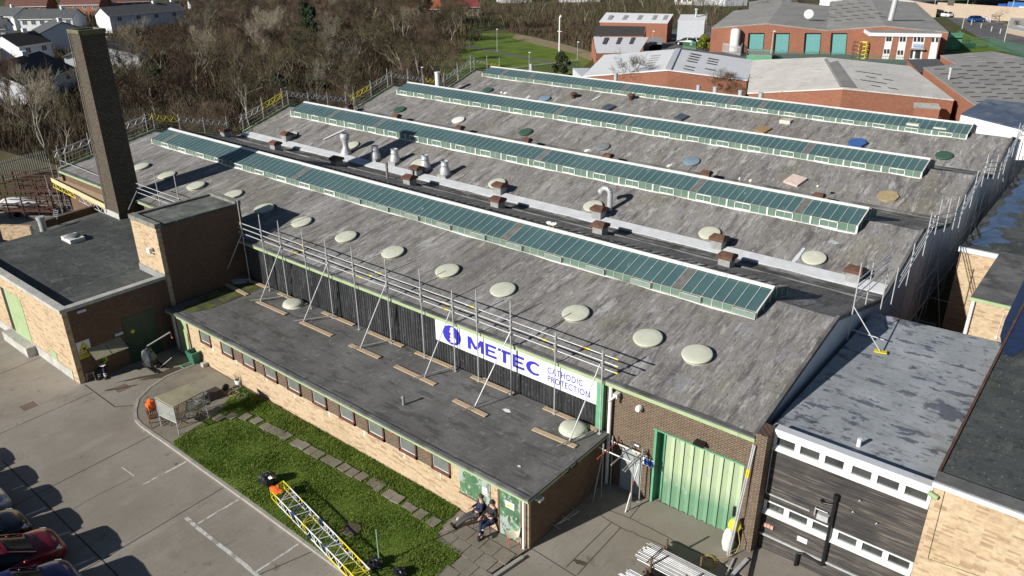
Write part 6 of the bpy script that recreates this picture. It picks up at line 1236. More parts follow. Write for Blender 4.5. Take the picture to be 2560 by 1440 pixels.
# leafy ones
def leafy(name, label, x, y, h_, r_, mat, n=2600, shape='cone', lf=.16, group=None):
    t = thing(name, label, 'tree', (x, y, 0), 0, group); m = MB(); m.tube((x, y, 0), (x, y, h_*.8), .16, 7, .05); rg = random.Random(int(x*7+y))
    c = MB(); cl = []
    for i in range(26):
        zz = rg.uniform(.12, 1)**.9; rr = r_*((1-zz)**.7+.12 if shape == 'cone' else math.sin(math.pi*min(1, zz*.9+.08))**.6); a = rg.uniform(0, 6.28); q = rr*rg.uniform(.35, 1)
        cl.append((Vector((x+q*math.cos(a), y+q*math.sin(a), zz*h_)), r_*rg.uniform(.22, .4)))
    for o_, _ in cl: m.tube((x, y, o_.z*.8), o_, .04, 4, .015)
    for i in range(n):
        o_, cr = rg.choice(cl); d = Vector((rg.gauss(0, 1), rg.gauss(0, 1), rg.gauss(0, .8))).normalized()*cr*rg.uniform(.5, 1); p = o_+d; u = Vector((rg.gauss(0, 1), rg.gauss(0, 1), rg.gauss(0, 1))).normalized(); v = u.orthogonal().normalized(); s_ = lf*rg.uniform(.6, 1.3)
        c.add([p-u*s_, p+v*s_*.5, p+u*s_, p-v*s_*.5], [(0, 1, 2, 3)])
    m.build('trunk', M['bark_dark'], t); c.build('crown', mat, t); return t
p = G(1757, 126); leafy('golden_conifer', 'bright yellow-green conifer beside the parked cars and white garage', p.x, p.y, VH(1757, 92, p), 1.7, M['conif'], 3000)
p = G(1405, 192); leafy('ivy_tree', 'dark ivy covered stub tree at right end of the lawn', p.x, p.y, VH(1405, 135, p), 1.5, M['ivy'], 3200, 'round', .14)
for i, (u, v, vt) in enumerate(((788, 150, 20), (770, 120, 5), (800, 235, 170), (1115, 60, -30), (1128, 58, -25), (1070, 62, -30), (1048, 60, -25), (1150, 50, 15), (338, 90, 72), (700, 235, 190), (2, 118, 100), (395, 210, 170))):
    p = G(u, v); h_ = VH(u, vt, p); leafy('evergreen', ['tall dark pine in middle of the wood', 'dark pine behind the tallest wood pine', 'dark holly below the wood pines near the gable', 'dark pine standing before the red roofed school', 'second dark pine before the red roofed school', 'dark pine before orange roofed school', 'leftmost dark pine before orange roofed school', 'low dark evergreen beside school pavilion', 'low green shrub under the terrace with blue panels', 'dark evergreen bush behind first gable scaffold', 'dark evergreen at left edge by houses', 'green shrub right of chimney in the wood'][i], p.x, p.y, max(2.0, h_), (1.9 if h_ > 5 else 1.5), M['ever'], 2600, 'cone' if i not in (2, 9) else 'round', .2, 'dark evergreens')
# undergrowth: arching stems over the whole wood floor
M['brush'] = layered('undergrowth_stems', [(.25, (.055, .042, .028)), (.5, (.10, .078, .052)), (.75, (.17, .14, .095))], .15, layers=[(.08, (1, 1, 1), .5, .58, (.12, .075, .055), .7), (.2, (1, 1, 1), .56, .62, (.085, .10, .04), .7)], rough=.95, spec=.05, fine=.3)
ug = MB(); n = 0
def stem(x, y, h_, w0):
    a = rnd.uniform(0, 6.28); l_ = rnd.uniform(.1, .6)*h_; b = Vector((x, y, -.02)); m_ = b+Vector((math.cos(a)*l_*.35, math.sin(a)*l_*.35, h_*.65)); e = b+Vector((math.cos(a)*l_, math.sin(a)*l_, h_*rnd.uniform(.8, 1.05)))
    s_ = Vector((-math.sin(a+1), math.cos(a+1), 0))*w0
    ug.add([b-s_, b+s_, m_+s_*.7, m_-s_*.7, e], [(0, 1, 2, 3), (3, 2, 4)])
hp2 = [(-160, 118), (-150, 160), (-75, 205), (-70, 165), (-100, 168), (-118, 150)]
while n < 52000:
    x, y = rnd.uniform(-262, -61.5), rnd.uniform(26, 178)
    if rnd.random() > 90/(math.hypot(x, y)+20): continue
    if not inside((x, y), wp): continue
    k = .5+.5*math.sin(x*.31+2*math.sin(y*.21))*math.sin(y*.27); 
    if rnd.random() > .35+.75*k: continue
    stem(x, y, rnd.uniform(.5, 1.3)+1.9*k*rnd.random(), .02+.00022*math.hypot(x, y)); n += 1
n = 0
while n < 16000:
    x, y = rnd.uniform(-300, -66), rnd.uniform(112, 262)
    if not (inside((x, y), hp) or inside((x, y), hp2)): continue
    stem(x, y, rnd.uniform(.6, 3.2), .05); n += 1
bp = [(p.x, p.y) for p in [G(*q) for q in ((1270, 80), (1330, 90), (1400, 106), (1485, 132), (1482, 60), (1380, 40), (1260, 50))]]; bx0, bx1, by0, by1 = min(p[0] for p in bp), max(p[0] for p in bp), min(p[1] for p in bp), max(p[1] for p in bp)
n = 0
while n < 9000:
    x, y = rnd.uniform(bx0, bx1), rnd.uniform(by0, by1)
    if inside((x, y), bp): stem(x, y, rnd.uniform(.5, 3.0)*(.6+.4*math.sin(x*.4)*math.sin(y*.35)), .045); n += 1
tag(ug.build('undergrowth', M['brush']), kind='stuff')
# ------------------------------------------------------------------ people
M['skin'] = plain('skin', (.50, .30, .22), .55, var=.06); M['black_cloth'] = plain('black_cloth', (.018, .018, .02), .8); M['navy_cloth'] = plain('navy_cloth', (.015, .022, .06), .8)
M['grey_cloth'] = plain('grey_trousers', (.06, .058, .06), .85); M['hivis'] = plain('hi_vis_yellow', (.42, .80, .04), .7); M['reflect'] = plain('reflective_tape', (.62, .62, .66), .4); M['hair'] = plain('dark_hair', (.06, .04, .028), .7); M['red_cloth'] = plain('red_patch', (.55, .03, .08), .7)
def skin_mesh(verts, edges, radii, name, mat, parent, sub=1):
    me = bpy.data.meshes.new('sk'); me.from_pydata([tuple(v) for v in verts], edges, []); ob = bpy.data.objects.new('sk', me); COL.objects.link(ob)
    md = ob.modifiers.new('s', 'SKIN'); sv = me.skin_vertices[0].data
    for i, r_ in enumerate(radii): sv[i].radius = (r_, r_) if not isinstance(r_, tuple) else r_
    sv[0].use_root = True; md.use_smooth_shade = True; ms = ob.modifiers.new('b', 'SUBSURF'); ms.levels = ms.render_levels = sub
    dg = bpy.context.evaluated_depsgraph_get(); nm = bpy.data.meshes.new_from_object(ob.evaluated_get(dg)); nm.name = name; nm.materials.clear(); nm.materials.append(mat)
    bpy.data.objects.remove(ob); bpy.data.meshes.remove(me); o = bpy.data.objects.new(name, nm); COL.objects.link(o); o.parent = parent; return o
def person(label, loc, rz, J, top, legs, hair, hat=None, tape=None, group=None):
    """J: joints in local metres, facing -y: pelvis chest neck head, L/R shoulder elbow wrist hip knee ankle toe"""
    t = local_thing('person', label, 'person', group); V = {k: Vector(v) for k, v in J.items()}
    vs, es, rs, ix = [], [], [], {}
    def add(k, p, r_, par=None): ix[k] = len(vs); vs.append(p); rs.append(r_); (es.append((ix[par], ix[k])) if par else None)
    add('p', V['p'], (.135, .11)); add('b', V['p'].lerp(V['c'], .5), (.13, .10), 'p'); add('c', V['c'], (.15, .105), 'b'); add('n', V['n'], .055, 'c')
    hd = (V['h']-V['n']).normalized(); f = Vector(J.get('face', (0, -1, 0))).normalized()
    add('h0', V['h']-hd*.06, (.066, .07), 'n'); add('h1', V['h']+hd*.02, (.078, .09), 'h0'); add('h2', V['h']+hd*.085, (.062, .07), 'h1'); add('nose', V['h']+f*.098-hd*.005, .013, 'h1')
    for s in 'lr':
        add('s'+s, V['s'+s], .062, 'c'); add('e'+s, V['e'+s], .044, 's'+s); add('w'+s, V['w'+s], .028, 'e'+s)
        d = (V['w'+s]-V['e'+s]).normalized(); pm = V['w'+s]+d*.055; add('m'+s, pm, (.036, .018), 'w'+s); sd_ = d.cross(Vector((0, 0, 1))).normalized() if abs(d.z) < .9 else Vector((1, 0, 0)); dn = Vector((0, 0, -1))
        for i, (o_, L_) in enumerate(((-.027, .062), (-.009, .075), (.009, .07), (.027, .055))):
            add('f%d%s' % (i, s), pm+d*.03+sd_*o_, .009, 'm'+s); add('g%d%s' % (i, s), pm+d*(.03+L_*.5)+sd_*o_*1.1+dn*.008, .0085, 'f%d%s' % (i, s)); add('k%d%s' % (i, s), pm+d*(.03+L_*.85)+sd_*o_*1.1+dn*.03, .0075, 'g%d%s' % (i, s))
        add('t1'+s, pm+sd_*-.045-d*.01+dn*.01, .011, 'm'+s); add('t2'+s, pm+sd_*-.06+d*.03+dn*.02, .0085, 't1'+s)
        add('hp'+s, V['hp'+s], .085, 'p'); add('kn'+s, V['kn'+s], .058, 'hp'+s); add('an'+s, V['an'+s], .038, 'kn'+s); add('to'+s, V['to'+s], (.036, .026), 'an'+s)
    skin_mesh(vs, es, rs, 'body', M['skin'], t)
    def sub(keys, rr, name, mat):                # a garment follows the same joints, slightly larger
        kk = list(keys); e_ = [(kk.index(a), kk.index(b)) for a in kk for b in kk if (ix[a], ix[b]) in es]; return skin_mesh([vs[ix[k]] for k in kk], e_, rr, name, mat, t)
    wr = {s: V['w'+s]-(V['w'+s]-V['e'+s])*.08 for s in 'lr'}
    for s in 'lr': vs[ix['w'+s]] = wr[s]
    sub(['c', 'b', 'p', 'sl', 'el', 'wl', 'sr', 'er', 'wr'], [(.172, .128), (.155, .125), (.155, .13), .078, .06, .044, .078, .06, .044], 'jacket', top)
    tr = sub(['p', 'hpl', 'knl', 'anl', 'hpr', 'knr', 'anr'], [(.15, .125), .098, .075, .055, .098, .075, .055], 'trousers', legs)
    m = MB()
    for s in 'lr': a, b = V['an'+s]+Vector((0, 0, -.03)), V['to'+s]; m.bar(a-(b-a).normalized()*.07, b+(b-a).normalized()*.05, .085, .075)
    m.build('boots', M['black_cloth'], t)
    m = MB(); c = V['h']+hd*.045-f*.012; m.lathe(c-hd*.03, [(.088, 0), (.094, .04), (.085, .08), (.05, .108), (.01, .115)], 14, axis=(hd-f*.25)); m.build('hat' if hat else 'hair', hat or M['hair'], t)
    m = MB(); 
    if hat: m.lathe(c-hd*.005+f*.07, [(.05, 0), (.06, .01)], 10, axis=hd)
    sdv = hd.cross(f).normalized()
    for s_ in (-1, 1): m.lathe(V['h']+f*.083+sdv*.03*s_+hd*.02, [(.006, 0), (.008, .004)], 6, axis=f)
    m.build('eyes', M['black_cloth'], t)
    if tape:
        m = MB()
        for a, b, tt in tape: q = V[a].lerp(V[b], tt); d = (V[b]-V[a]).normalized(); m.lathe(q, [(.0, 0), (.082, 0), (.082, .05), (0, .05)], 12, axis=d, cap=False)
        m.build('reflective_bands', M['reflect'], t)
    place(t, loc, rz); return t
def sit(lean=.10, legs='bent', arms='lap'):
    J = dict(p=(0, 0, .50), c=(0, lean, .90), n=(0, lean+.01, 1.07), h=(0, lean-.01, 1.20), sl=(.17, lean, .98), sr=(-.17, lean, .98), hpl=(.09, -.08, .50), hpr=(-.09, -.08, .50))
    if arms == 'lap': J.update(el=(.24, lean-.02, .72), wl=(.10, -.22, .68), er=(-.24, lean-.02, .72), wr=(-.10, -.24, .66))
    elif arms == 'chest': J.update(el=(.25, lean-.05, .74), wl=(.07, -.13, .84), er=(-.25, lean, .74), wr=(-.27, -.22, .58))
    elif arms == 'cup': J.update(el=(.23, lean-.05, .73), wl=(.05, -.18, .80), er=(-.23, lean-.05, .73), wr=(-.08, -.20, .74))
    if legs == 'bent': J.update(knl=(.13, -.46, .50), anl=(.15, -.48, .09), tol=(.16, -.64, .045), knr=(-.13, -.46, .50), anr=(-.16, -.46, .09), tor=(-.18, -.62, .045))
    elif legs == 'out': J.update(knl=(.10, -.46, .42), anl=(.06, -.86, .11), tol=(.07, -.94, .18), knr=(-.07, -.46, .42), anr=(-.03, -.88, .10), tor=(-.05, -.96, .17))
    elif legs == 'cross': J.update(knl=(.10, -.45, .50), anl=(.10, -.50, .09), tol=(.11, -.66, .045), knr=(-.02, -.46, .60), anr=(.14, -.62, .30), tor=(.20, -.74, .27))
    return J
def chair(name, label, loc, rz, seat, leg, shell=False, group=None):
    t = local_thing(name, label, 'chair', group); m = MB()
    if shell:
        rows = [(-.22, .455, .19), (-.1, .44, .215), (.08, .435, .22), (.18, .46, .215), (.235, .55, .21), (.265, .7, .2), (.28, .82, .16)]; n = 8; vs = []
        for y, z, w_ in rows:
            for i in range(n+1): k = -1+2*i/n; vs.append((k*w_, y-(.03 if z > .5 else 0)*k*k, z+.035*k*k))
        m.add(vs, [(j*(n+1)+i, j*(n+1)+i+1, (j+1)*(n+1)+i+1, (j+1)*(n+1)+i) for j in range(len(rows)-1) for i in range(n)], True); m.build('seat_shell', seat, t)
    else:
        m.box((-.2, -.2, .43), (.2, .2, .465)); m.build('seat', seat, t); m = MB(); m.slab([(-.19, .2, .6), (.19, .2, .6), (.19, .27, .85), (-.19, .27, .85)], .025); m.build('backrest', seat, t)
        m = MB()
        for x in (-.19, .19): m.tube((x, .19, .44), (x, .27, .85), .012, 6)
        m.build('back_frame', leg, t)
    for x in (-.17, .17):
        for y in (-.17, .17): m = MB(); m.tube((x*.8, y*.8, .44), (x*1.15, y*1.15, 0), .017, 8, .012); m.build('leg', leg, t)
    m = MB(); m.tube((-.16, -.16, .2), (-.16, .16, .2), .009, 6); m.tube((.16, -.16, .2), (.16, .16, .2), .009, 6); m.build('stretcher', leg, t); return place(t, loc, rz)
gz = .118
c1 = G(1226, 1326, gz); c2 = G(1194, 1309, gz); f1, f2 = G(1199, 1344, gz), G(1142, 1319, gz)
r1 = math.atan2(f1.x-c1.x, -(f1.y-c1.y)); r2 = math.atan2(f2.x-c2.x, -(f2.y-c2.y))
person('person in black hooded top and cap with red banded navy trousers, legs crossed', c1, r1, sit(.12, 'cross', 'chest'), M['black_cloth'], M['navy_cloth'], M['hair'], M['black_cloth'], [('knl', 'anl', .15), ('knl', 'anl', .7)])
person('person in navy sweater leaning back with outstretched legs beside office door', c2, r2, sit(.16, 'out', 'cup'), M['navy_cloth'], M['grey_cloth'], M['hair'])
chair('cafe_chair', 'dark metal chair under the person in black top', c1, r1, M['black_cloth'], M['rust']); chair('cafe_chair', 'dark metal chair under the person in navy sweater', c2, r2, M['black_cloth'], M['black_cloth'])
pc = G(1282, 1361, gz); chair('shell_chair', 'cream plastic shell chair on red legs beside office door', pc, R(-42), plain('cream_plastic', (.66, .58, .48), .5), plain('red_leg', (.55, .10, .07), .5), True)
p = G(1144, 1300, gz); m = MB(); m.lathe((p.x, p.y, gz), [(.035, 0), (.042, .1), (.036, .1), (.03, .01)], 12); tag(m.build('mug', M['white']), 'white mug standing on paving by outstretched boots', 'mug')
c3 = G(262, 934); person('person in yellow hi-vis jacket sitting in shade of brick wall reading', c3, R(55), sit(.08, 'bent', 'lap'), M['hivis'], M['navy_cloth'], M['hair'], None, [('knl', 'anl', .55), ('knr', 'anr', .55), ('knl', 'anl', .8), ('knr', 'anr', .8)])
chair('folding_chair', 'dark chair under the person in hi-vis jacket', c3, R(55), M['black_cloth'], M['black_cloth'])
chair('folding_chair', 'empty grey metal folding chair at corner of brick wall', G(230, 948), R(60), M['kerb_grey'], M['galv'])
p = Vector((c3.x+.2, c3.y-.1, .62)); m = MB(); m.slab([(p.x+.1, p.y-.22, .70), (p.x+.38, p.y-.1, .70), (p.x+.3, p.y+.1, .72), (p.x+.02, p.y-.02, .72)], .01); tag(m.build('newspaper', M['white']), 'open white paper held on the lap in shade', 'paper')
# ------------------------------------------------------------------ cars
M['tyre'] = plain('tyre', (.02, .02, .02), .8); M['car_glass'] = plain('car_glass', (.010, .014, .02), .22, spec=.25, var=.0); M['chrome'] = plain('chrome', (.6, .6, .62), .15, metal=1.0); M['lens'] = plain('headlight_lens', (.45, .50, .55), .1, spec=1.0)
def car(label, loc, rz, paint, L=4.0, W=.83, H_=1.46, group='cars parked along the left edge', rails=False, van=False):
    t = local_thing('parked_car', label, 'car', group); k = L/4.04; q = H_/1.48
    def loft(m, secs):
        n = len(secs[0]); vs = [p for s in secs for p in s]; m.add(vs, [(j*n+i, j*n+i+1, (j+1)*n+i+1, (j+1)*n+i) for j in range(len(secs)-1) for i in range(n-1)], True)
        m.add(vs, [tuple(range(n-1, -1, -1)), tuple(range((len(secs)-1)*n, len(secs)*n))])
    def sec(y, w_, zb, zs, zt):
        h = [(w_*.90, zb), (w_*.99, zb+.1), (w_, zb+.28), (w_*.985, zs-.1), (w_*.93, zs-.02), (w_*.8, (zs+zt)/2+.01), (w_*.4, zt), (0, zt+.015)]
        pts = [(x, y*k, z*q) for x, z in h]; return pts+[(-x, y_, z) for x, y_, z in pts[-2::-1]]
    S = [(-2.03, .60, .38, .74, .78), (-1.98, .70, .28, .84, .88), (-1.82, .79, .22, .92, .95), (-1.3, W, .19, .97, .98), (-.5, W+.01, .18, .96, .98), (.4, W+.01, .18, .95, .97), (.95, W, .18, .94, .985), (1.3, W*.99, .19, .90, .96), (1.65, W*.95, .21, .84, .90), (1.87, W*.86, .24, .75, .80), (1.98, W*.74, .28, .66, .70), (2.03, W*.6, .34, .58, .6)]
    def smooth(S_):
        out = []
        for i in range(len(S_)-1):
            p0, p1, p2, p3 = S_[max(0, i-1)], S_[i], S_[i+1], S_[min(len(S_)-1, i+2)]
            for u in (0, .25, .5, .75): out.append(tuple(.5*(2*b_+(c_-a_)*u+(2*a_-5*b_+4*c_-d_)*u*u+(3*b_-a_-3*c_+d_)*u**3) for a_, b_, c_, d_ in zip(p0, p1, p2, p3)))
        return out+[S_[-1]]
    m = MB(); loft(m, [sec(*s) for s in smooth(S)]); body = m.build('body', paint, t)
    def gsec(y, w_, zr, wr_): h = [(w_, .90), (w_*.97, .98), (wr_, zr-.07), (wr_*.86, zr-.01), (wr_*.4, zr+.01), (0, zr+.012)]; pts = [(x, y*k, z*q) for x, z in h]; return pts+[(-x, y_, z) for x, y_, z in pts[-2::-1]]
    gs = [(-1.88, .70, 1.0, .66), (-1.62, .74, 1.28, .60), (-1.25, .75, 1.43, .59), (-.6, .76, 1.475, .60), (.1, .76, 1.46, .59), (.42, .75, 1.40, .58), (.78, .74, 1.17, .62), (1.12, .72, .97, .66)]
    m = MB(); loft(m, [gsec(*s) for s in smooth(gs)]); m.build('glasshouse', M['car_glass'], t)
    m = MB(); rs_ = [(-1.5, 1.345, .57), (-1.25, 1.435, .575), (-.6, 1.482, .585), (.1, 1.468, .575), (.40, 1.415, .565)]; vs = []
    for y, z, w_ in rs_: vs += [(x*w_, y*k, (z+.012*(1-abs(x)) - (.025 if abs(x) > .9 else 0)+.008)*q) for x in (-1.02, -.8, -.4, 0, .4, .8, 1.02)]
    m.add(vs, [(j*7+i, j*7+i+1, (j+1)*7+i+1, (j+1)*7+i) for j in range(4) for i in range(6)], True); m.build('roof', paint, t)
    m = MB()
    for s in (-1, 1):
        m.bar((s*.575, .40*k, 1.41*q), (s*.66, 1.12*k, .98*q), .05, .03); m.bar((s*.60, -1.25*k, 1.42*q), (s*.66, -1.85*k, 1.0*q), .09, .03); m.bar((s*.60, -.35*k, 1.46*q), (s*.76, -.35*k, .95*q), .05, .03)
    m.build('pillars', paint, t)
    for s in (-1, 1):
        m = MB(); m.lathe((s*(W+.06), .72*k, .98*q), [(.03, -.06), (.07, -.03), (.07, .05), (.02, .08)], 10, axis=(0, 1, .1)); m.build('wing_mirror', paint, t)
        m = MB(); m.slab([(s*(W*.42), 1.90*k, .765*q), (s*W*.78, 1.80*k, .82*q), (s*W*.93, 1.66*k, .81*q), (s*W*.86, 1.86*k, .68*q), (s*W*.6, 1.97*k, .67*q)], .03, (0, .6, .8)); m.build('headlight', M['lens'], t)
        for y in (-1.25, 1.28):
            m = MB(); m.lathe((s*(W-.08), y*k, .31), [(.1, -.1), (.31, -.1), (.32, 0), (.31, .1), (.1, .1)], 20, axis=(1, 0, 0)); wh = m.build('wheel', M['tyre'], t); m = MB(); m.lathe((s*(W+.022), y*k, .31), [(.2, -.01), (.19, .008), (.04, .012)], 16, axis=(s, 0, 0)); m.build('rim', M['galv'], wh)
    m = MB(); m.box((-.42, 1.985*k, .40*q), (.42, 2.045*k, .56*q)); m.build('grille', M['sheet_black'], t); m = MB(); m.box((-.26, 2.03*k, .31*q), (.26, 2.055*k, .42*q)); m.build('number_plate', M['white'], t)
    m = MB(); m.add([(-.60, 1.13*k, .985*q), (.60, 1.13*k, .985*q), (.55, 1.2*k, .975*q), (-.55, 1.2*k, .975*q)], [(0, 1, 2, 3)]); m.build('scuttle', M['sheet_black'], t)
    if rails:
        for s in (-1, 1): m = MB(); m.tube((s*.56, -1.4*k, 1.44*q), (s*.55, .25*k, 1.50*q), .018, 6); m.build('roof_rail', M['chrome'], t)
    return place(t, loc, rz)
def paint(name, c, r_=.28, m_=.3): x = base_mat(name, c, r_, m_, .6); x.node_tree.nodes['Principled BSDF'].inputs['Coat Weight'].default_value = .6; x.node_tree.nodes['Principled BSDF'].inputs['Coat Roughness'].default_value = .06; return x
red = paint('red_paint', (.20, .006, .012)); blk = paint('black_paint', (.008, .009, .012)); slv = paint('silver_blue_paint', (.30, .38, .46), .3, .5); nvy = paint('dark_blue_paint', (.012, .016, .10)); wht = paint('white_car_paint', (.75, .76, .78), .3, 0); mbl = paint('bright_blue_paint', (.02, .10, .35))
ZR = R(-2)
car('dark red car with roof rails parked at bottom left', (-26.35, 4.35, 0), R(-3), red, 4.1, .84, 1.5, rails=True)
car('black car between the silver blue and red cars', (-28.45, 4.05, 0), R(-2), blk, 4.05, .83, 1.42)
car('silver blue car with curved bonnet at left edge', (-30.55, 4.2, 0), R(-2), slv, 3.9, .83, 1.45)
car('dark blue tall car at the bottom edge beside the red car', (-24.15, 3.95, 0), R(-3), nvy, 4.2, .86, 1.66)
car('car just outside the left edge whose shadow falls on the joint', (-32.6, 4.1, 0), R(-2), blk, 4.0, .83, 1.45)
car('car further outside the left edge with shadow at picture edge', (-34.7, 4.0, 0), R(-2), slv, 4.0, .83, 1.45)
p = G(2440, 55); car('bright blue hatchback parked on the far road by the white barrier', p, R(-35), mbl, 4.2, .85, 1.5, 'cars in the distance')
p = G(2360, 42); car('white car driving down the far road', p, R(60), wht, 4.2, .85, 1.4, 'cars in the distance')
p = G(1722, 101); car('white van-like car before the white garage', p, R(100), wht, 4.6, .9, 1.8, 'cars in the distance'); p = G(1716, 113); car('dark car nose out beside the slatted green fence', p, R(95), blk, 4.2, .85, 1.45, 'cars in the distance'); p = G(1738, 113); car('dark blue car behind the yellow-green conifer', p, R(95), nvy, 4.2, .85, 1.45, 'cars in the distance')
# ------------------------------------------------------------------ shelter and what stands round it
zt = VH(433, 1018, G(431, 1096)); Cn = [G(433, 1018, zt), G(508, 978, zt), G(478, 957, zt+.12), G(387, 992, zt+.12)]
t = thing('smoking_shelter', 'small open shelter with dusty sloping roof and clear side panels on pavement', 'shelter', (Cn[0].x, Cn[0].y, .1))
m = MB(); m.slab(Cn, .05); m.build('roof', layered('dusty_shelter_roof', [(.3, (.30, .27, .17)), (.7, (.42, .38, .26))], 2, rough=.8, fine=.1), t)
for c in Cn: m = MB(); m.tube((c.x, c.y, .1), (c.x, c.y, c.z-.04), .025, 8); m.build('post', M['galv'], t)
for a, b, nm in ((Cn[0], Cn[1], 0), (Cn[0], Cn[3], 1), (Cn[1], Cn[2], 1), (Cn[3], Cn[2], 1)):
    m = MB()
    for z in (.75, 1.0) if False else (.7,): m.tube((a.x, a.y, z), (b.x, b.y, z), .016, 6)
    m.build('rail', M['galv'], t)
gl = base_mat('clear_panel', (.75, .80, .76), .15, 0, .6); gl.node_tree.nodes['Principled BSDF'].inputs['Alpha'].default_value = .32
for a, b in ((Cn[0], Cn[1]), (Cn[0], Cn[3]), (Cn[3], Cn[2])): m = MB(); m.add([(a.x, a.y, .7), (b.x, b.y, .7), (b.x, b.y, b.z-.1), (a.x, a.y, a.z-.1)], [(0, 1, 2, 3)]); m.build('clear_panel', gl, t)
a, b = Cn[0], Cn[1]; d = (b-a); m = MB(); q = a+d*.45; m.add([(q.x+.03, q.y-.03, 1.0), (q.x+d.x*.2+.03, q.y+d.y*.2-.03, 1.0), (q.x+d.x*.2+.03, q.y+d.y*.2-.03, 1.35), (q.x+.03, q.y-.03, 1.35)], [(0, 1, 2, 3)]); m.build('pinned_notice', M['white_clad'], t)
def wchair(label, loc, rz, tilt=0):
    t = local_thing('garden_chair', label, 'chair', 'wooden folding chairs'); W_ = M['wood_dark']
    m = MB(); 
    for i in range(6): m.box((-.24, -.22+i*.075, .42), (.24, -.16+i*.075, .44))
    m.build('seat', W_, t); m = MB()
    for i in range(6): x = -.2+i*.08; m.bar((x, .22, .46), (x, .42, 1.0), .05, .015, (0, 1, 0))
    m.bar((-.24, .42, 1.0), (.24, .42, 1.0), .03, .06); m.build('backrest', W_, t)
    for s in (-1, 1):
        m = MB(); m.bar((s*.26, -.25, 0), (s*.26, .28, .62), .025, .045); m.bar((s*.26, .28, 0), (s*.26, -.24, .62), .025, .045); m.build('crossed_legs', W_, t); m = MB(); m.bar((s*.28, -.28, .63), (s*.28, .30, .66), .06, .025); m.build('armrest', W_, t)
    return place(t, loc, rz)
w1 = G(392, 1060, .1); wchair('wooden folding chair with orange jacket hung over its back left of shelter', w1, R(75))
w2 = G(492, 1040, .1); wchair('wooden folding chair standing in front of shelter', w2, R(-150)); w3 = G(447, 1062, .1); wchair('wooden folding chair seen through the shelter legs', w3, R(10)); w4 = G(470, 1010, .1); wchair('wooden folding chair inside shelter behind the notice', w4, R(200))
def lump(mb, c, r_, sq=(1, 1, 1), n=12, j=.22, seed=1):
    rg = random.Random(seed); vs = []; K = 8
    for a in range(K+1):
        ph = math.pi*a/K
        for b in range(n): th = 2*math.pi*b/n; k = 1+(rg.uniform(-j, j) if 0 < a < K else 0); vs.append((c[0]+r_*sq[0]*k*math.sin(ph)*math.cos(th), c[1]+r_*sq[1]*k*math.sin(ph)*math.sin(th), c[2]+r_*sq[2]*k*math.cos(ph)))
    mb.add(vs, [(a*n+b, a*n+(b+1) % n, (a+1)*n+(b+1) % n, (a+1)*n+b) for a in range(K) for b in range(n)], False)
p = w1; m = MB(); bd = Matrix.Rotation(R(75), 3, 'Z')@Vector((0, .42, 0)); lump(m, (p.x+bd.x, p.y+bd.y, .88), .26, (.75, .9, 1.2), 14, .14, 4); tag(m.build('hi_vis_jacket', M['orange']), 'orange hi-vis jacket hung over back of wooden chair', 'jacket')
p = G(535, 990, .1); t = thing('wheelbarrow', 'dark upturned wheelbarrow lying behind shelter', 'wheelbarrow', tuple(p)); m = MB(); m.add([(p.x-.35, p.y-.45, .12), (p.x+.35, p.y-.45, .12), (p.x+.4, p.y+.4, .12), (p.x-.4, p.y+.4, .12), (p.x-.22, p.y-.28, .42), (p.x+.22, p.y-.28, .42), (p.x+.22, p.y+.28, .42), (p.x-.22, p.y+.28, .42)], [(4, 5, 6, 7), (0, 1, 5, 4), (1, 2, 6, 5), (2, 3, 7, 6), (3, 0, 4, 7)]); m.build('tray', plain('dark_tray', (.05, .035, .035), .5), t)
m = MB(); m.path([(p.x-.2, p.y-.9, .2), (p.x-.3, p.y+.4, .2)], .02, 6); m.path([(p.x+.2, p.y-.9, .2), (p.x+.3, p.y+.4, .2)], .02, 6); m.build('handles', M['galv'], t); m = MB(); m.lathe((p.x, p.y+.65, .28), [(.04, -.04), (.17, -.04), (.17, .04), (.04, .04)], 14, axis=(1, 0, 0)); m.build('wheel', M['tyre'], t)
for i, (u, v, r_) in enumerate(((585, 985, .25), (607, 992, .22), (592, 970, .2))):
    p = G(u, v, .12); m = MB()
    for k in range(3):
        pts = [Vector((p.x+(r_-.02*k)*math.cos(a), p.y+(r_-.02*k)*math.sin(a), .13+.02*k+.04*math.sin(a*2+k))) for a in [2*math.pi*j/16 for j in range(17)]]; m.path(pts, .012, 5)
    tag(m.build('hose_coil', M['kerb_grey'] if i else M['wood']), ('tan coiled hose on paving by lawn corner', 'grey coiled cable nearest the office wall on lawn corner', 'small grey coil beside plant pots')[i], 'hose')
p = G(596, 960, .1); t = thing('potted_plant', 'white plant pot with dead stems against the office wall', 'plant pot', tuple(p)); m = MB(); m.lathe(p, [(.12, 0), (.17, .25), (.15, .25), (.1, .05)], 14); m.build('pot', M['white'], t); m = MB()
for k in range(16): a = rnd.uniform(0, 6.28); m.tube(p+Vector((0, 0, .2)), p+Vector((.22*math.cos(a), .22*math.sin(a), .35+rnd.uniform(0, .25))), .006, 4)
m.build('stems', M['bark_dark'], t)
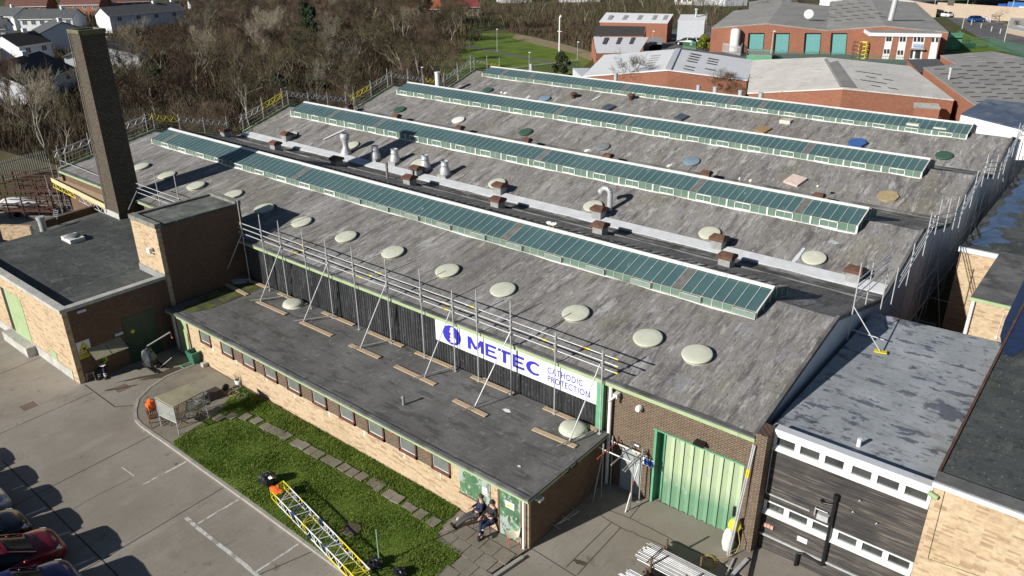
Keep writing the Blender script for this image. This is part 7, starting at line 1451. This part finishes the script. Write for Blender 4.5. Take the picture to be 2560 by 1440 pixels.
# ------------------------------------------------------------------ by the boiler house
p = G(492, 908, 0); t = thing('green_hopper_bin', 'green open topped hopper bin standing by office end', 'bin', tuple(p)); m = MB(); x, y = p.x, p.y
vs = [(x-.22, y-.22, 0), (x+.22, y-.22, 0), (x+.22, y+.22, 0), (x-.22, y+.22, 0), (x-.34, y-.34, .75), (x+.34, y-.34, .75), (x+.34, y+.34, .75), (x-.34, y+.34, .75), (x-.27, y-.27, .75), (x+.27, y-.27, .75), (x+.27, y+.27, .75), (x-.27, y+.27, .75), (x-.18, y-.18, .15), (x+.18, y-.18, .15), (x+.18, y+.18, .15), (x-.18, y+.18, .15)]
m.add(vs, [(0, 1, 5, 4), (1, 2, 6, 5), (2, 3, 7, 6), (3, 0, 4, 7), (4, 5, 9, 8), (5, 6, 10, 9), (6, 7, 11, 10), (7, 4, 8, 11), (9, 8, 12, 13), (10, 9, 13, 14), (11, 10, 14, 15), (8, 11, 15, 12), (12, 15, 14, 13), (0, 3, 2, 1)]); m.build('hopper', plain('bin_green', (.04, .16, .11), .5), t)
m = MB(); m.bar((x+.36, y-.34, .78), (x+.36, y+.34, .78), .04, .04); m.build('rim_bar', M['green'], t)
p = G(474, 918); m = MB()
for k in range(7): m.bar((p.x-.35+k*.1, p.y-.3, .05), (p.x-.3+k*.1, p.y+.3, .05), .03, .03)
m.bar((p.x-.4, p.y-.3, .08), (p.x+.35, p.y-.3, .08), .04, .04); m.bar((p.x-.35, p.y+.3, .08), (p.x+.4, p.y+.3, .08), .04, .04); tag(m.build('bin_grid', M['green']), 'flat green metal grid lying in front of the hopper bin', 'grid')
p = G(519, 912, .1); m = MB(); m.box((p.x-.12, p.y-.3, .1), (p.x+.12, p.y+.15, .3)); n = MB(); tag(m.build('concrete_block', M['conc_cop']), 'pale concrete block against the office wall by hopper bin', 'block')
p = G(392, 922); t = thing('workshop_hoist', 'shop hoist with raised boom and orange hook under dark tarpaulin', 'hoist', tuple(p)); x, y = p.x, p.y
m = MB(); m.bar((x-.5, y-.3, .1), (x+.5, y-.3, .1), .07, .07); m.bar((x-.5, y+.3, .1), (x+.5, y+.3, .1), .07, .07); m.bar((x-.5, y-.35, .1), (x-.5, y+.35, .1), .07, .07); m.tube((x-.4, y, .1), (x-.3, y, 1.3), .05, 8); m.build('base_frame', M['sheet_black'], t)
a = VH(375, 893, p); m = MB(); e = Vector((x+.15, y+1.0, 1.75)); m.tube((x-.3, y-.1, 1.25), e, .04, 8); m.build('boom', M['steel_dull'], t)
m = MB(); m.path([e, e-Vector((0, 0, .25)), e-Vector((-.08, 0, .33)), e-Vector((-.14, 0, .26))], .02, 6); m.build('hook', plain('hook_orange', (.6, .15, .08), .5), t)
m = MB(); lump(m, (x-.25, y-.15, .62), .5, (.8, .75, 1.05), 14, .13, 9); m.build('tarpaulin', plain('wet_tarpaulin', (.05, .06, .065), .25, spec=.8), t); m = MB(); m.tube((x+.2, y+.1, .12), (x+.6, y+.6, .6), .02, 6); m.build('pump_handle', M['steel_dull'], t)
# ------------------------------------------------------------------ on the lawn
A0, A1, B0, B1 = G(678, 1224, .55), G(712, 1204, .55), G(886, 1440, .55), G(925, 1424, .55)
A0, B0, A1, B1 = G(676, 1226, .5), G(890, 1446, .5), G(708, 1202, .5), G(925, 1424, .5)
t = thing('lattice_girder', 'long box girder of white, yellow and blue tubes lying on the lawn', 'girder', (A0.x, A0.y, .12)); mw, my, mbb = MB(), MB(), MB()
dz_ = Vector((0, 0, .36)); N = 22
def pickm(k): return my if k < 2 or k >= N-3 or k in (9,) else (mbb if k in (6, 14) else mw)
for k in range(N):
    a0, a1 = A0.lerp(B0, k/N), A0.lerp(B0, (k+1)/N); b0, b1 = A1.lerp(B1, k/N), A1.lerp(B1, (k+1)/N); m = pickm(k); m2 = pickm((k+4) % N if k > 2 else k)
    for (p, q, mm) in ((a0, a1, m), (b0, b1, m2), (a0-dz_, a1-dz_, m2), (b0-dz_, b1-dz_, m)): mm.tube(p, q, .024, 6)
    s = k % 2; m.tube(a0 if s else a1, b1 if s else b0, .014, 5)
    m.tube(a0 if s else a0-dz_, a1-dz_ if s else a1, .014, 5); m2.tube(b0 if s else b0-dz_, b1-dz_ if s else b1, .014, 5)
    if k % 3 == 0: m.tube(a0, b0, .016, 5); m.tube(a0, a0-dz_, .014, 5); m.tube(b0, b0-dz_, .014, 5)
my.tube(B0, B1, .02, 6); my.tube(A0, A1, .02, 6); mw.build('white_tubes', M['white'], t); my.build('yellow_tubes', M['yellow'], t); mbb.build('blue_tubes', M['blue'], t)
for i, (u, v, s, l_) in enumerate(((674, 1208, .32, 'black bag at the yellow end of the lattice girder on the lawn'), (938, 1416, .24, 'black bag at the foot of green pole on the lawn'), (1000, 1440, .22, 'black bag at the bottom edge right of the green pole'))):
    p = G(u, v, .12); m = MB(); lump(m, (p.x, p.y, .12+s*.6), s, (1.1, 1, .75), 14, .22, 20+i); tag(m.build('black_bag', M['sheet_black']), l_, 'bag')
p = G(692, 1226, .5); m = MB(); lump(m, (p.x, p.y, .54), .25, (1.2, .7, .28), 14, .25, 31); tag(m.build('hi_vis_vest', M['orange']), 'crumpled orange hi-vis vest draped on girder end', 'vest')
p = G(949, 1410, .12); m = MB(); m.tube(p, (p.x-.02, p.y+.02, VH(941, 1326, p)), .028, 8); tag(m.build('steel_pole', plain('green_pole', (.22, .36, .25), .5)), 'pale green pole standing upright among black bags', 'pole')
for u, v in ((580, 1040), (548, 1044), (614, 1042), (642, 1051), (665, 1066), (681, 1073), (697, 1081), (715, 1090), (742, 1107), (759, 1114), (777, 1126), (796, 1136), (820, 1148), (838, 1157), (861, 1169), (881, 1181), (905, 1191), (934, 1206), (955, 1211), (945, 1221), (974, 1235), (994, 1247), (1018, 1263), (1031, 1272), (1052, 1285), (1084, 1304)):
    p = G(u, v, .15); s = .22 if u not in (955, 945, 1018, 1031) else .15; a = rnd.uniform(-.15, .15)+R(3); c, sn = math.cos(a), math.sin(a); m = MB(); m.prism([(p.x+c*x*s-sn*y*s, p.y+sn*x*s+c*y*s) for x, y in ((-1, -1), (1, -1), (1, 1), (-1, 1))], .1, .165+rnd.uniform(0, .01))
    tag(m.build('stepping_stone', M['conc2']), 'square grey stepping stone in the line across the lawn', 'paving stone', 'stepping stones across the lawn')
p = G(880, 1323, .15); m = MB(); m.lathe((p.x, p.y, .1), [(.36, 0), (.36, .07), (.3, .075), (.05, .08)], 20); tag(m.build('manhole_cover', plain('manhole_iron', (.10, .075, .055), .8)), 'round brown manhole cover in the middle of the lawn', 'manhole cover')
p = G(668, 1192, .15); m = MB(); m.box((p.x-.3, p.y-.25, .1), (p.x+.3, p.y+.25, .165)); tag(m.build('drain_cover', plain('drain_iron', (.12, .15, .13), .7)), 'square grey drain cover in lawn above the black bag', 'drain cover')
# ------------------------------------------------------------------ right hand yard
def stack(x0, x1, y0, y1, z0, rows, nper, lab):
    k = 0
    for r_ in range(rows):
        for i in range(nper-r_):
            y = y0+(y1-y0)*(i+.5*r_)/nper; a = rnd.uniform(-.18, .12); m = MB(); m.tube((x0+a, y+rnd.uniform(-.01, .01), z0+r_*.05), (x1+a+rnd.uniform(-.1, .1), y+rnd.uniform(-.01, .01), z0+r_*.05+.002), .0245, 8)
            tag(m.build('scaffold_tube', M['galv'] if rnd.random() > .2 else M['steel_dull']), lab, 'tube', 'stacked scaffold tubes'); k += 1
stack(-9.75, -6.9, 18.42, 19.42, .52, 2, 13, 'loose scaffold tube lying in the larger stack in the yard'); stack(-9.75, -8.2, 17.35, 17.95, .45, 2, 9, 'loose scaffold tube in the smaller stack at bottom edge')
t = thing('pipe_rack', 'rusty rack with upright posts carrying the scaffold tube stacks', 'rack', (-8.5, 18.6, 0)); m = MB()
for x in (-9.2, -7.9):
    m.bar((x, 18.3, .44), (x, 19.5, .44), .08, .08); m.bar((x, 17.2, .37), (x, 18.05, .37), .08, .08)
    for y in (18.38, 19.46): m.bar((x, y, 0), (x, y, .95), .06, .06)
    for y in (17.28, 18.05): m.bar((x, y, 0), (x, y, .7), .06, .06)
m.bar((-9.2, 18.38, .2), (-7.9, 18.38, .2), .06, .06); m.bar((-9.2, 19.46, .2), (-7.9, 19.46, .2), .06, .06); m.build('frame', M['rust'], t)
p = Vector((-9.35, 18.75, .66)); m = MB(); m.path([(p.x, 18.35, .64), (p.x+.03, 18.7, .66), (p.x+.06, 19.3, .63)], .02, 6); tag(m.build('blue_strap', M['navy_cloth']), 'dark strap laid across the larger tube stack', 'strap')
for i, (u0, v0, u1, v1) in enumerate(((1884, 1110, 1818, 1388), (1888, 1114, 1823, 1388))):
    a, b = G(u1, v1, .0), PY(u0, v0, 21.48); m = MB(); m.tube(a, b, .027, 8); tag(m.build('leaning_tube', M['galv']), ('left one of two long tubes leaning on the brown brick pier', 'right one of two long tubes leaning on the brown brick pier')[i], 'tube', 'leaning tubes'); 
    m = MB(); m.tube(a.lerp(b, .72), a.lerp(b, .79), .030, 8); m.build('yellow_band', M['yellow'], [o for o in COL.objects if o.name.startswith('leaning_tube')][-1])
p = G(1845, 1338); t = thing('hose_reel', 'yellow cable reel hanging on white bag beside brick pier', 'reel', tuple(p)); m = MB(); m.lathe((-7.62, 21.35, 1.15), [(.05, -.07), (.22, -.07), (.22, -.05), (.1, -.04), (.1, .04), (.22, .05), (.22, .07), (.05, .07)], 20, axis=(.25, -1, .3)); m.build('reel', M['yellow'], t)
m = MB(); m.path([(-7.45, 21.3, 1.0), (-7.3, 21.2, .6), (-7.35, 21.1, .25), (-7.6, 20.9, .03), (-7.9, 20.6, .02)], .014, 6)
for k in range(4): pts = [Vector((-8.0+.3*math.cos(a)*(1-.12*k), 20.35+.33*math.sin(a)*(1-.1*k), .02+.012*k)) for a in [2*math.pi*j/18 for j in range(19)]]; m.path(pts, .012, 5)
m.build('yellow_cable', plain('tan_cable', (.45, .32, .10), .6), t)
m = MB(); m.lathe((-7.78, 21.35, 0), [(.16, 0), (.22, .25), (.2, .6), (.13, .85), (.03, .9)], 14); tag(m.build('white_sack', M['dirty_white']), 'tall white sack leaning at foot of brick pier', 'sack')
m = MB(); a = G(1626, 1238); m.box((a.x-.13, a.y-.1, .03), (a.x+.15, a.y+.1, .82)); m.box((a.x-.16, a.y-.13, .0), (a.x+.18, a.y+.13, .05)); tag(m.build('white_cabinet', M['white']), 'narrow white cabinet standing left of the green gate', 'cabinet')
p0, p1 = PY(1604, 1141, 21.8), PY(1632, 1162, 21.8); t = thing('banner', 'torn white and blue sheet on wall left of green gate', 'banner', tuple(p0)); MB().box((p0.x, 21.8, p1.z-.15), (p1.x+.05, 21.83, p0.z)).build('sheet', M['white'], t); MB().box((p0.x+.12, 21.78, p1.z-.12), (p1.x+.03, 21.80, p1.z+.14)).build('blue_scrawl', M['blue'], t)
p = PY(1588, 1112, 21.86); t = thing('wall_sign', 'small pale blue sign above grey side door', 'sign', tuple(p)); MB().box((p.x-.2, 21.86, p.z-.07), (p.x+.2, 21.88, p.z+.07)).build('plate', M['win_blue'], t); MB().box((p.x-.02, 21.85, p.z-.03), (p.x+.17, 21.86, p.z+.03)).build('print', M['white'], t)
m = MB(); m.box((p.x-.05, 21.8, p.z-.36), (p.x+.25, 21.88, p.z-.24)); tag(m.build('wall_light', plain('amber_light', (.65, .50, .25), .5)), 'cream bulkhead light over the grey side door', 'light')
p = G(1408, 1300); t = thing('tube_trestle', 'folded metal trestle lying in shade of office end wall', 'trestle', tuple(p)); m = MB(); d = Vector((.95, .95, 0)).normalized(); d = Vector((.15, 1, 0)).normalized()
for o_ in (-.25, -.1, .1, .25): m.tube(p+Vector((o_, -.6, .12+abs(o_))), p+Vector((o_+.2*(1 if o_ > 0 else -1)*0, .6, .12)), .015, 6)
for y in (-.6, 0, .6): m.tube(p+Vector((-.3, y, .15)), p+Vector((.3, y, .15)), .02, 6)
m.build('tubes', M['galv'], t)
t = thing('concrete_ramp', 'raised concrete slab with worn pale edge by timber building', 'slab', (-6.7, 20.3, 0)); q = [G(*c_, .14) for c_ in ((1888, 1357), (1862, 1352), (1815, 1410), (1868, 1444), (1905, 1395))]; m = MB(); m.prism([(c.x, c.y) for c in ([q[1], q[2], q[3], q[0]])], 0, .14); m.build('slab_body', M['conc2'], t)
for i, (u0, v0, u1, v1) in enumerate(((1835, 1396, 1815, 1438), (1868, 1397, 1828, 1440))):
    a, b = G(u0, v0, .2), G(u1, v1, .2); m = MB(); m.bar(a, b, .05+.08*i, .04); tag(m.build('loose_rail', M['galv']), ('thin loose silver rail lying across the raised slab', 'wide loose rail lying on edge of the raised slab')[i], 'rail')
# ------------------------------------------------------------------ left yard beyond the boiler house
p = G(58, 535); t = thing('small_boat', 'small white boat on trailer before rusty racks', 'boat', tuple(p)); m = MB(); X = Vector((.80, .6, 0)).normalized(); Y = Vector((-X.y, X.x, 0)); secs = []
for s_, w_, zb, zt_ in ((-1.3, .55, .55, 1.1), (-.9, .68, .45, 1.15), (0, .72, .4, 1.15), (.8, .55, .45, 1.05), (1.3, .3, .55, 1.0), (1.6, .05, .75, .95)): secs.append([p+X*s_+Y*y+Vector((0, 0, z)) for y, z in ((-w_, zt_), (-w_*.9, (zb+zt_)/2), (0, zb), (w_*.9, (zb+zt_)/2), (w_, zt_), (w_*.7, zt_+.12), (0, zt_+.18), (-w_*.7, zt_+.12), (-w_, zt_))])
n = 9; m.add([q for s in secs for q in s], [(j*n+i, j*n+i+1, (j+1)*n+i+1, (j+1)*n+i) for j in range(5) for i in range(8)], True); m.add(secs[0], [tuple(range(8))]); m.build('hull', M['white'], t)
m = MB(); m.bar(p-X*1.4+Vector((0, 0, .4)), p+X*2.2+Vector((0, 0, .4)), .1, .08); 
for s in (-1, 1): m.lathe(p+Y*s*.7+Vector((0, 0, .25)), [(.05, -.07), (.25, -.07), (.25, .07), (.05, .07)], 14, axis=Y)
m.build('trailer', M['sheet_black'], t)
for i, (u, v, L_) in enumerate(((-10, 545, 5), (70, 510, 4.5), (20, 490, 5))):
    p = G(u, v); t = thing('steel_rack', ('rusty steel rack at left edge behind the boat', 'rusty steel rack next to scaffold platform', 'rearmost rusty steel rack under the wood fence')[i], 'rack', tuple(p)); m = MB(); X = Vector((.82, .57, 0)).normalized(); Y = Vector((-X.y, X.x, 0))
    for a in range(5):
        for b in (0, 1): q = p+X*a*L_/4+Y*b*1.2; m.bar(q, q+Vector((0, 0, 1.9)), .08, .08)
        m.bar(p+X*a*L_/4+Vector((0, 0, 1.1)), p+X*a*L_/4+Y*1.2+Vector((0, 0, 1.1)), .07, .07)
    for z in (.6, 1.2, 1.85):
        for b in (0, 1): m.bar(p+Y*b*1.2+Vector((0, 0, z)), p+X*L_+Y*b*1.2+Vector((0, 0, z)), .08, .08)
    m.build('frame', plain('dark_rust', (.07, .03, .02), .8, var=.3) if i == 0 else bpy.data.materials['dark_rust'], t)
    m = MB()
    for k in range(9): y = rnd.uniform(0, 1.1); z = rnd.choice([.66, 1.26]); m.bar(p+Y*y+X*rnd.uniform(0, 1)+Vector((0, 0, z)), p+Y*y+X*L_*rnd.uniform(.7, 1)+Vector((0, 0, z)), .09, .09)
    m.build('stored_bars', bpy.data.materials['dark_rust'], t)
# ------------------------------------------------------------------ gulls
def gull(label, p, rz, s=1.0):
    t = local_thing('gull', label, 'bird', 'gulls on the hall roof'); m = MB(); m.lathe((0, .22, .20), [(.005, -.0), (.05, .05), (.085, .16), (.09, .24), (.06, .34), (.035, .38), (.0, .40)], 12, axis=(0, -1, .25)); m.lathe((0, -.15, .33), [(.0, -.055), (.035, -.04), (.045, 0), (.035, .04), (0, .055)], 10); m.tube((0, -.13, .26), (0, -.15, .32), .045, 8, .035); m.build('body', M['white'], t)
    m = MB()
    for sx in (-1, 1): m.slab([(sx*.075, -.08, .30), (sx*.085, .10, .27), (sx*.03, .30, .22), (sx*.03, .0, .33)], .015, (sx*.7, 0, .7))
    m.build('wings', M['kerb_grey'], t); m = MB(); m.tube((0, -.19, .33), (0, -.25, .32), .012, 6, .003)
    for sx in (-1, 1): m.tube((sx*.03, .0, .22), (sx*.03, .0, 0), .007, 5)
    m.build('beak_and_legs', M['yellow'], t); place(t, p, rz, None, s); return t
zc = 6.78
for u, v, y, z, rz, l_ in ((1848, 465, 42.15, zc-.03, .3, 'left gull of the pair on third white ridge cap near right end'), (1874, 470, 42.15, zc-.03, .6, 'right gull of the pair on third white ridge cap near right end'), (1467, 399, 42.15, zc-.03, 2, 'grey gull alone on the second ridge cap near its middle'), (1672, 436, 42.15, zc-.03, 2.4, 'grey gull on second ridge cap right of the middle'),
                           (1372, 587, 29.2, zc, 1.2, 'left gull of two on the nearest skylight ridge'), (1383, 590, 29.2, zc, 1.6, 'right gull of two on the nearest skylight ridge'), (1254, 248, 54.8, zc-.06, 1, 'left gull of the far pair on third skylight ridge'), (1264, 250, 54.8, zc-.06, 2, 'right gull of the far pair on third skylight ridge'), (2040, 495, 48.4, 5.25, .4, 'white gull standing on the rusty ventilator lid'), (1747, 446, 47.6, 4.7, .2, 'gull standing beside a small rusty ventilator')):
    q = PY(u, v, y); gull(l_, (q.x, y, z), rz)
